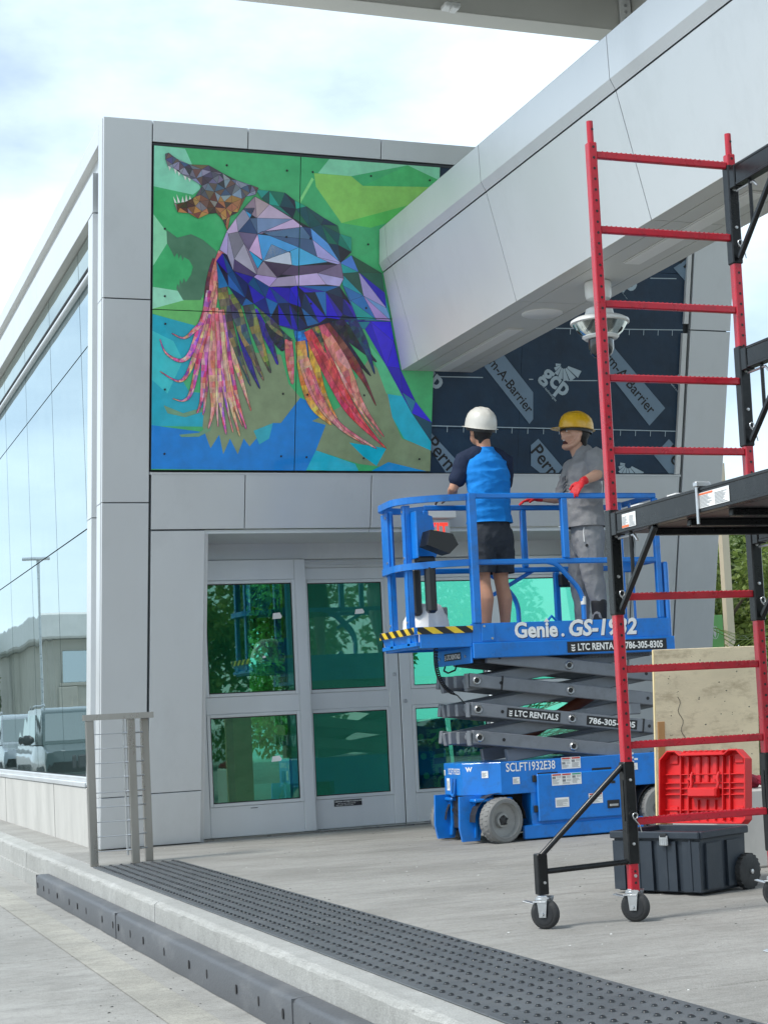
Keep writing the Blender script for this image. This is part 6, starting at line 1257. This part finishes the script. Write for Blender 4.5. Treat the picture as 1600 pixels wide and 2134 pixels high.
# ------------------------------------------------------------------ concrete block, red cloth, plywood
blk = MB().box((2.42, -5.62, .0), (3.3, -5.12, .44), .012).build('concrete_block', m_wallc, None, base=(2.8, -5.4, 0)); tag(blk, 'low grey concrete block behind the tool chest wheel', 'block')
q = random.Random(9); rop = MB()
for k in range(11):
    y = -5.57+.035*k; pts = []
    for i in range(16):
        t = i/15; pts.append(V(2.44+.36*t, y+.03*math.sin(t*9+k), .452+.05*math.sin(math.pi*t)*(.5+.5*math.sin(k*1.7))+.035*abs(math.sin(t*7+k*2.1))))
    rop.tube(pts, [.016+.008*math.sin(i*1.3+k) for i in range(16)], 7)
rp_ = rop.build('red_cloth', mat('red_fabric', (.26, .012, .035), .85, 0, .25, 20, .4, 90), None, True, base=(2.6, -5.4, .44)); tag(rp_, 'bundled dark red cloth lying on the concrete block', 'cloth')
m_ply = mat('dirty_plywood', [k*1.3 for k in lin((194, 180, 152))], .7, 0, .10, 3, .15, 60, .3, stretch=(1, 1, 2.2), dirt=lin((140, 120, 92)), dirt_amt=.7, ds=5.5)
pc = V(2.75, -4.99, 0); tilt = .075
pl = thing('plywood_board', 'scuffed beige plywood board leaning upright behind the red lid', 'board', pc)
Rp = Matrix.Rotation(tilt, 3, 'X')
MB().obox(pc+Rp @ V(0, .03, .633), (.70, .018, 1.262), Rp, .003).build('panel', m_ply, pl)
MB().obox(pc+Rp @ V(-.352, .03, .633), (.006, .017, 1.26), Rp, .001).build('edge_band', mat('raw_wood_edge', lin((214, 196, 150)), .7), pl)
MB().obox(pc+Rp @ V(-.315, .0185, .44), (.045, .006, .80), Rp, .001).build('batten', mat('brown_batten', lin((170, 126, 78)), .6, 0, .15, 6, stretch=(1, 1, .2)), pl)
pts = [pc+Rp @ V(-.20+.012*math.sin(i*1.1)+.003*i, .0195, .98-.02*i) for i in range(14)]; MB().tube(pts, .0016, 5).build('crack', m_joint, pl)
q = random.Random(21)
for k in range(34):
    x, z = q.uniform(-.30, .33), q.uniform(.55, 1.22); n_ = 5; r_ = q.uniform(.002, .006); a0 = q.uniform(0, 6)
    MB().add([pc+Rp @ V(x+r_*q.uniform(.6, 1.6)*math.cos(a0+i*1.257), .0205, z+r_*q.uniform(.5, 1)*math.sin(a0+i*1.257)) for i in range(n_)], [tuple(range(n_))]).build('stain', m_joint, pl)
# ------------------------------------------------------------------ handrail
hr = thing('handrail', 'short brushed steel handrail with cable infill at the platform corner', 'handrail', (-.1, -1.5, 0))
HP = [(-.302, -1.548), (-.012, -1.568), (.112, -1.43)]
for x, y in HP: MB().box((x-.028, y-.022, 0.001), (x+.028, y+.022, 1.032), .003).build('post', m_steel, hr)
MB().prism([(-.345, -1.585), (.15, -1.60), (.165, -1.42), (.06, -1.405), (-.0, -1.50), (-.345, -1.515)], (0, 0, 1.075), (1, 0, 0), (0, 1, 0), .042).build('top_rail', m_steel, hr)
for k in range(9):
    z = .10+k*.104
    MB().tube([(-.28, -1.55, z), (-.035, -1.566, z)], .0035, 8).build('cable', m_zinc, hr, True)
    MB().tube([(.006, -1.55, z), (.095, -1.45, z)], .006, 8).build('cable_stub', m_zinc, hr, True); MB().tube([(-.062, -1.566, z), (-.04, -1.568, z)], .008, 8).build('cable_fitting', m_zinc, hr, True)
MB().box((-.062, -1.535, .06), (-.050, -1.50, 1.03), .002).build('spacer_bar', m_zinc, hr)
# ------------------------------------------------------------------ tactile mat
m_mat = mat('dark_mat', (.085, .093, .10), .6, 0, .2, 4, .25, 120, dirt=(.15, .15, .145), dirt_amt=.4, ds=3)
tm = thing('tactile_mat', 'long dark grey studded tactile strip along the platform edge', 'tactile paving', (-.03, -6, 0))
MX0_, MX1_ = -.335, .268
yy = -1.68; 
while yy > -14.0:
    MB().box((MX0_, yy-.606, .0005), (MX1_, yy-.002, .007), .003).build('tile', m_mat, tm); yy -= .608
mb0 = MB().lathe([(.0128, 0), (.0118, .0045), (.0085, .0075), (0, .0088)], (0, 0, 0), (0, 0, 1), 9)
m_stud = mat('worn_stud', (.016, .018, .02), .28, 0, .3, 9, .1, 120)
dm = mb0.mesh('stud', m_stud, smooth=True); pos = []
r_ = 0; y = -1.712
while y > -13.6:
    for k in range(8): pos.append((MX0_+.044+k*.0736, y))
    y -= .0785; r_ += 1
def inview(p):
    d = V(p[0], p[1], 0)-CAM; return abs((d.dot(_r)/d.dot(_w))*FPX+1015-800) < 800 and (1220-(d.dot(_u)/d.dot(_w))*FPX) < 2134
vis = sorted([p for p in pos if inview(p)], key=lambda p: p[1]); near = set(vis[:300])
for p in vis[:300]:
    s_ = link_mesh('stud', dm, tm, V(p[0]+rnd.gauss(0, .0006), p[1]+rnd.gauss(0, .0006), .0069)-BASE[tm.name]); k_ = rnd.uniform(.86, 1.04); s_.scale = (k_, k_, rnd.uniform(.7, 1.05))
mb = MB()
for p in pos:
    if p in near: continue
    mb.add([v+V(p[0], p[1], .0069) for v in mb0.v], mb0.f)
o = mb.build('stud_field', m_stud, tm, True); o['kind'] = 'stuff'
# ------------------------------------------------------------------ kerb guards
m_guard = mat('guard_rubber', (.085, .09, .098), .55, 0, .15, 3, .2, 90, dirt=(.22, .22, .215), dirt_amt=.45, ds=3, stretch=(1, .5, 1))
HY = [-.497, -.811, -1.085, -1.474, -2.018, -2.358, -2.715, -3.297, -3.663, -3.836, -4.206, -4.572, -5.122, -5.695, -6.073, -6.624, -7.001, -7.371, -7.75, -8.2, -8.75, -9.3, -9.65, -10.2, -10.7]
LBL = ['dark grey kerb guard, farthest length ending below the handrail', 'dark grey kerb guard, middle length between two joints', 'dark grey kerb guard, nearest length at the bottom edge']
for i, (a, b) in enumerate(((-.42, -3.735), (-3.74, -7.496), (-7.50, -11.2))):
    g = thing('kerb_guard', LBL[i], 'kerb guard', (-.52, (a+b)/2, ZR), 'kerb guard lengths along the road')
    prof = [(-.481, ZR+.002), (-.481, -.1535), (-.4645, -.1535), (-.4645, -.112), (-.53, -.112), (-.546, -.117), (-.555, -.13), (-.555, ZR+.002)]
    n_ = 12; rings = []
    for k in range(n_+1):
        y = a+(b-a)*k/n_; w_ = .003*math.sin(k*2.1+i); rings.append([V(x+(w_ if x < -.5 else 0), y, z) for x, z in prof])
    MB().loft(rings).build('body', m_guard, g, True)
    for y in HY:
        if b+.03 < y < a-.03:
            P = [(.011*math.cos(2*math.pi*k/14), .021*math.sin(2*math.pi*k/14)) for k in range(14)]
            MB().prism(P, (-.5592, y, -.188), (0, -1, 0), (0, 0, 1), .004).build('slot', m_inkb, g)
    mb = MB(); MB().box((-.557, a-.004, ZR+.003), (-.49, a-.001, -.113)).build('end_cap', m_guard, g)
# ------------------------------------------------------------------ planting and surroundings
def leaf_mat(name, c1, c2, tr=.35):
    M = bpy.data.materials.new(name); M.use_nodes = True; t = M.node_tree; N = t.nodes; K = t.links.new; N.clear()
    o = N.new('ShaderNodeOutputMaterial'); mx_ = N.new('ShaderNodeMixShader'); mx_.inputs[0].default_value = tr
    p = N.new('ShaderNodeBsdfPrincipled'); p.inputs['Roughness'].default_value = .45; tl_ = N.new('ShaderNodeBsdfTranslucent')
    tcn = N.new('ShaderNodeTexCoord'); nn = N.new('ShaderNodeTexNoise'); nn.inputs['Scale'].default_value = 2.3; nn.inputs['Detail'].default_value = 8; nn.inputs['Roughness'].default_value = .8
    cr = N.new('ShaderNodeValToRGB'); cr.color_ramp.elements[0].position = .35; cr.color_ramp.elements[1].position = .65; cr.color_ramp.elements[0].color = (*c1, 1); cr.color_ramp.elements[1].color = (*c2, 1)
    K(tcn.outputs['Object'], nn.inputs['Vector']); K(nn.outputs['Fac'], cr.inputs[0]); K(cr.outputs[0], p.inputs['Base Color']); K(cr.outputs[0], tl_.inputs['Color'])
    K(p.outputs[0], mx_.inputs[1]); K(tl_.outputs[0], mx_.inputs[2]); K(mx_.outputs[0], o.inputs['Surface']); return M
m_leaf = leaf_mat('tree_leaf', (.09, .15, .035), (.32, .40, .10), .45); m_leafd = leaf_mat('dark_leaf', (.06, .12, .035), (.20, .28, .08)); m_palm = leaf_mat('palm_leaf', (.14, .23, .04), (.42, .48, .12), .5)
m_bark = mat('bark', (.12, .10, .08), .9, 0, .2, 8, .6, 30, stretch=(1, 1, .25))
def tree(label, base, H, rad, n, ls, m, seed, zlow=.35, group=None):
    q = random.Random(seed); base = Vector(base); t = thing('tree', label, 'tree', base, group)
    mb = MB(); top = base+V(q.uniform(-.2, .2), q.uniform(-.2, .2), H*.75); mb.tube([base, base.lerp(top, .4)+V(.05, .03, 0), top], [.05*H**.5, .035*H**.5, .012*H**.5], 9)
    cl = []
    for k in range(int(26+rad*6)):
        a = q.uniform(0, 6.283); u_ = q.uniform(-1, 1); r = rad*q.uniform(.3, .95)*math.sqrt(max(.12, 1-u_*u_*.75)); c = base+V(r*math.cos(a), r*math.sin(a), H*(zlow+1)/2+u_*H*(1-zlow)/2*.9); cl.append((c, rad*q.uniform(.22, .42)))
        if k % 2 == 0: mb.tube([base.lerp(top, q.uniform(.35, .8)), (base.lerp(top, .8)+c)/2+V(0, 0, -.1), c], [.02*H**.5, .012*H**.5, .004], 6)
    mb.build('trunk', m_bark, t, True); lv = MB(); vs = []; fs = []
    for i in range(n):
        c, r = cl[q.randrange(len(cl))]; d = V(q.gauss(0, 1), q.gauss(0, 1), q.gauss(0, .8)).normalized(); p = c+d*r*(q.random()**.4)
        ax = (d*.6+V(q.uniform(-1, 1), q.uniform(-1, 1), q.uniform(-.9, .3))).normalized(); sd_ = ax.cross(V(q.uniform(-1, 1), q.uniform(-1, 1), q.uniform(-1, 1))).normalized(); s_ = ls*q.uniform(.6, 1.3); nn = ax.cross(sd_); k = len(vs)
        vs += [p, p+ax*s_*.5+sd_*s_*.26+nn*s_*.05, p+ax*s_, p+ax*s_*.5-sd_*s_*.26+nn*s_*.05]; fs += [(k, k+1, k+2), (k, k+2, k+3)]
    lv.v = vs; lv.f = fs; lv.mi = [0]*len(fs); lv.build('crown', m, t); return t
def palm(label, base, n, L, seed, group=None):
    q = random.Random(seed); base = Vector(base); t = thing('palm', label, 'palm', base, group); st = MB(); lv = MB()
    for k in range(n):
        a = q.uniform(0, 6.283); ln = L*q.uniform(.65, 1.1); el = q.uniform(.85, 1.45); b = base+V(q.uniform(-.25, .25), q.uniform(-.25, .25), 0); pts = []; p = b.copy(); e = el; d2 = V(math.cos(a), math.sin(a), 0)
        for i in range(13): pts.append(p.copy()); p = p+(d2*math.cos(e)+V(0, 0, math.sin(e)))*ln/12; e -= .11+.08*i/12
        st.tube(pts, [.016*(1-i/13)+.003 for i in range(13)], 6); sd_ = V(-d2.y, d2.x, 0)
        for i in range(3, 13):
            for j in (0, .5):
                if i == 12 and j: continue
                c = pts[i].lerp(pts[min(12, i+1)], j); tg = (pts[min(12, i+1)]-pts[i-1]).normalized()
                for s_ in (-1, 1):
                    l_ = ln*.26*(1-.55*abs(i-7)/7)*q.uniform(.8, 1.15); dd = (sd_*s_*.8+tg*.75+V(0, 0, .18)).normalized(); w_ = tg*.017; m1_ = c+dd*l_*.55; e_ = c+dd*l_-V(0, 0, l_*.22); lv.add([c-w_*.6, c+w_*.6, m1_+w_, m1_-w_, e_], [(0, 1, 2, 3), (3, 2, 4)])
    st.build('stalk', m_palm, t, True); lv.build('frond', m_palm, t); return t
tree('broad leafy tree behind the scaffold, nearest the cream pillar', (9.45, 6.2, -.2), 3.55, 1.15, 13000, .11, m_leaf, 1, .0, 'trees beyond the forecourt')
tree('dark leafy tree at the right edge behind the scaffold post', (10.5, 7.0, -.2), 3.8, 1.2, 13000, .11, m_leafd, 2, .0, 'trees beyond the forecourt')
tree('farther leafy tree between building corner and scaffold', (11.2, 9.4, -.2), 3.9, 1.7, 8000, .15, m_leaf, 3, .0, 'trees beyond the forecourt')
palm('arching green palm clump right beside the building corner', (7.15, 2.3, -.1), 26, 2.75, 4, 'palm clumps by the building corner'); palm('arching green palm clump at the right picture edge', (7.75, 2.5, -.1), 26, 2.8, 5, 'palm clumps by the building corner'); palm('arching green palm clump farther back behind the plywood', (8.3, 4.0, -.1), 26, 3.0, 6, 'palm clumps by the building corner')
mb = MB(); mb.loft([[V(8.83+x, 5.0+y, z) for x, y in ((-.05, -.05), (.05, -.05), (.05, .05), (-.05, .05))] for z in (-.25, 3.95)]).build('shaft', mat('cream_paint', (.62, .55, .42), .7, 0, .06, 3), thing('pillar', 'cream square pillar rising behind the trees', 'pillar', (8.83, 5.0, -.25)))
sg = thing('green_sign', 'small green sign with white oval leaf emblem beside the building', 'sign', (6.33, 1.0, 0))
MB().box((6.22, .98, 1.44), (6.40, 1.02, 1.79), .004).build('plate', mat('sign_green', [k*1.9 for k in lin((95, 150, 85))], .5), sg); MB().box((6.2, .97, 1.40), (6.70, 1.05, 1.425), .003).build('shelf', m_white, sg); MB().box((6.29, .985, 0), (6.33, 1.015, 1.41), .003).build('post', m_can, sg); MB().box((6.55, .985, 0), (6.59, 1.015, 1.40), .003).build('post', m_can, sg)
mb = MB(); E1 = [(.042*math.cos(2*math.pi*k/24), .066*math.sin(2*math.pi*k/24)) for k in range(24)]; E2 = [(a*.86, b*.9) for a, b in E1]; mb.add([V(6.30+a, .978, 1.615+b) for a, b in E1]+[V(6.30+a, .978, 1.615+b) for a, b in E2], [(k, (k+1) % 24, 24+(k+1) % 24, 24+k) for k in range(24)]); mb.add([V(6.30+a, .978, 1.615+b) for a, b in ((0, -.055), (.014, -.02), (.016, .015), (0, .055), (-.016, .015), (-.014, -.02))], [(0, 1, 2, 3, 4, 5)]); mb.build('emblem', m_ink, sg)
wl = MB().box((9.0, -1.2, -.1), (14, -1.0, .95), .01).build('garden_wall', m_wallc, None, base=(11, -1.1, 0)); tag(wl, 'low pale concrete garden wall right of the palms', 'wall')
# behind the camera: trees that show in the door glass
for k, (x, y, h, r, lb) in enumerate(((4.6, -23, 5.2, 2.0, 'dense green tree mirrored in the left door leaf'), (8.2, -24.5, 5.6, 2.2, 'wide green tree mirrored behind the lift'), (12.5, -22, 5.0, 2.1, 'green tree mirrored in the right door leaf'))): tree(lb, (x, y, -.2), h, r, 9000, .22, m_palm if k == 0 else m_leaf, 20+k, .05, 'trees across the forecourt seen in the glass')
# opposite side: low concrete building, lamp and parked cars that show in the side glazing
ob = thing('concrete_building', 'low beige concrete building mirrored in the side glazing', 'building', (-8, 31, 0))
m_beige = mat('beige_concrete', (.42, .39, .32), .8, 0, .12, .8, .1, 20, dirt=(.28, .26, .22), dirt_amt=.5, ds=1.2)
MB().box((-16, 30, ZR), (-3.9, 62, 3.3), .02).build('wall', m_beige, ob); MB().box((-16.3, 29.7, 3.31), (-3.6, 62.3, 3.95), .05).build('roof', mat('roof_white', (.66, .66, .62), .6), ob)
for x in (-15, -12.6, -10.2, -7.8, -6.0): 
    w = MB().box((x, 29.95, 2.2), (x+1.8, 29.99, 3.0), .01).build('window', m_gwall, ob); MB().box((x-.06, 29.93, 2.12), (x+1.86, 29.998, 2.2), .01).build('window_sill', m_beige, w)
for x in (-13.4, -9, -6.5, -4.4): MB().box((x, 29.9, ZR), (x+.35, 29.998, 2.1), .02).build('pilaster', m_beige, ob)
lp = thing('lamp_post', 'thin street lamp mirrored in the side glazing', 'street lamp', (-3.2, 27, ZR)); MB().tube([(-3.2, 27, ZR), (-3.2, 27, 5.0)], [.05, .035], 10).build('pole', m_zinc, lp, True); MB().box((-3.5, 26.9, 5.0), (-2.9, 27.1, 5.07), .02).build('lamp_head', m_zinc, lp)
m_carg = glass_mat('car_glass', (.2, .3, .28), .15, 1.6, 0, opaque=(.02, .03, .03))
def suv(label, x, y, paint, s=1.0):
    """front towards -Y"""
    c = thing('parked_car', label, 'car', (x, y, ZR), 'cars parked along the far kerb'); o = V(x, y, ZR)
    W_ = .9; secs = [(-2.15, .62, .78), (-2.1, .35, .92), (-1.2, .30, 1.02), (-.75, .30, 1.04), (1.9, .30, 1.06), (2.1, .40, .95)]
    def rg(yy, z0, z1, w): return [o+V(a*w, yy, b) for a, b in ((-.92, z0), (.92, z0), (1, z0+.12), (1.0, z1-.22), (.93, z1-.03), (.86, z1), (-.86, z1), (-.93, z1-.03), (-1, z1-.22), (-1, z0+.12))]
    MB().loft([rg(yy, z0, z1, W_*(.9 if i in (0, 5) else 1)) for i, (yy, z0, z1) in enumerate(secs)]).build('body', paint, c, True)
    cab = [(-.85, 1.03, 1.04, .80), (-.25, 1.03, 1.60, .74), (.1, 1.03, 1.68, .72), (1.6, 1.03, 1.66, .72), (1.98, 1.03, 1.10, .78)]
    def cg(yy, z0, z1, w): return [o+V(-.84, yy, z0), o+V(.84, yy, z0), o+V(w, yy, z1-.01), o+V(w-.05, yy, z1), o+V(-w+.05, yy, z1), o+V(-w, yy, z1-.01)]
    MB().loft([cg(*q_) for q_ in cab]).build('cabin', paint, c, True)
    MB().add([o+V(-.72, -.80, 1.09), o+V(.72, -.80, 1.09), o+V(.64, -.30, 1.57), o+V(-.64, -.30, 1.57)], [(0, 1, 2, 3)]).build('windscreen', m_carg, c)
    for sx in (-1, 1):
        for ya, yb in ((-.45, .55), (.62, 1.6)): MB().add([o+V(sx*.846, ya, 1.10), o+V(sx*.846, yb, 1.10), o+V(sx*.752, min(yb, 1.5), 1.58), o+V(sx*.752, max(ya, -.12), 1.56)], [(0, 1, 2, 3)]).build('side_window', m_carg, c)
        e_ = MB(); ell(e_, o+V(sx*1.0, -.5, 1.12), (.13, .08, .09)); e_.build('mirror', m_black, c, True)
        h_ = MB().lathe([(0, .05), (.13, .03), (.17, 0), (.17, -.1)], o+V(sx*.62, -2.08, .76), (0, -1, .1), 18).build('headlight', m_white, c, True); MB().lathe([(.10, .048), (.06, .06), (0, .062)], o+V(sx*.62, -2.08, .76), (0, -1, .1), 14).build('lens', m_zinc, h_, True)
        for yy in (-1.35, 1.35):
            w = MB().lathe([(.2, -.1), (.32, -.1), (.345, -.07), (.345, .07), (.32, .1), (.2, .1)], o+V(sx*.82, yy, .345), (sx, 0, 0), 24).build('wheel', m_rubber, c, True); MB().lathe([(.21, .09), (.18, .06), (.05, .08), (0, .08)], o+V(sx*.82, yy, .345), (sx, 0, 0), 18).build('rim', m_zinc, w, True)
    MB().box(o+V(-.45, -2.17, .62), o+V(.45, -2.10, .84), .02).build('grille', m_inkb, c); MB().box(o+V(-.8, -2.2, .36), o+V(.8, -2.05, .52), .03).build('bumper', m_black, c)
    for sx in (-.6, .6): MB().tube([o+V(sx, .0, 1.70), o+V(sx, .1, 1.74), o+V(sx, 1.5, 1.73), o+V(sx, 1.6, 1.68)], .02, 8).build('roof_rail', m_zinc, c, True)
suv('dark green parked car mirrored in the nearest side panes', -2.55, 17.5, mat('car_green', (.02, .045, .04), .2, .3, .05, 3, coat=.6)); suv('silver parked car mirrored farther along the side glazing', -2.75, 25.0, mat('car_silver', (.32, .34, .35), .25, .6, .05, 3, coat=.6))
tree('leafy tree mirrored at the far left of the side glazing', (-2.6, 38, ZR), 4.2, .9, 3000, .22, m_leafd, 31, .1)
# boards stacked inside behind the sliding door
ins = thing('insulation_boards', 'stack of blue lettered insulation boards inside the doors', 'insulation', (3.3, .9, 0))
m_ibl = mat('board_blue', (.03, .16, .68), .5); 
for k, (x, y, a) in enumerate(((3.06, .92, .10), (3.45, .98, .05))):
    R3 = Matrix.Rotation(-a, 3, 'Y'); c = V(x+.17, y, .46); b = MB().obox(c, (.32, .05, .88), R3, .004).build('board', m_ibl, ins); ux = R3 @ V(0, 0, -1); uy = R3 @ V(1, 0, 0)
    mb = MB(); vf = text2d('R-TECH', .21, .03); mb.flat(vf, c+R3 @ V(.0, -.0262, .36), ux, uy); mb.flat(text2d('INSULATION THAT WORKS', .045, .01), c+R3 @ V(-.04, -.0262, .36), ux, uy)
    for i in range(4):
        ring_ = [(.03*math.cos(2*math.pi*j/16), .03*math.sin(2*math.pi*j/16)) for j in range(16)]; mb.flat(poly2d(ring_), c+R3 @ V(-.10, -.0262, .30-.18*i), ux, uy)
    mb.build('board_print', m_ink, b)

for k, (x, y) in enumerate(((10.3, 31.0), (12.2, 33.5))): tree(('bright tree seen through the left door leaf', 'farther bright tree seen through the doors')[k], (x, y, -.2), 7.0, 2.3, 11000, .22, m_palm, 60+k, .05, 'trees behind the building seen through the doors')
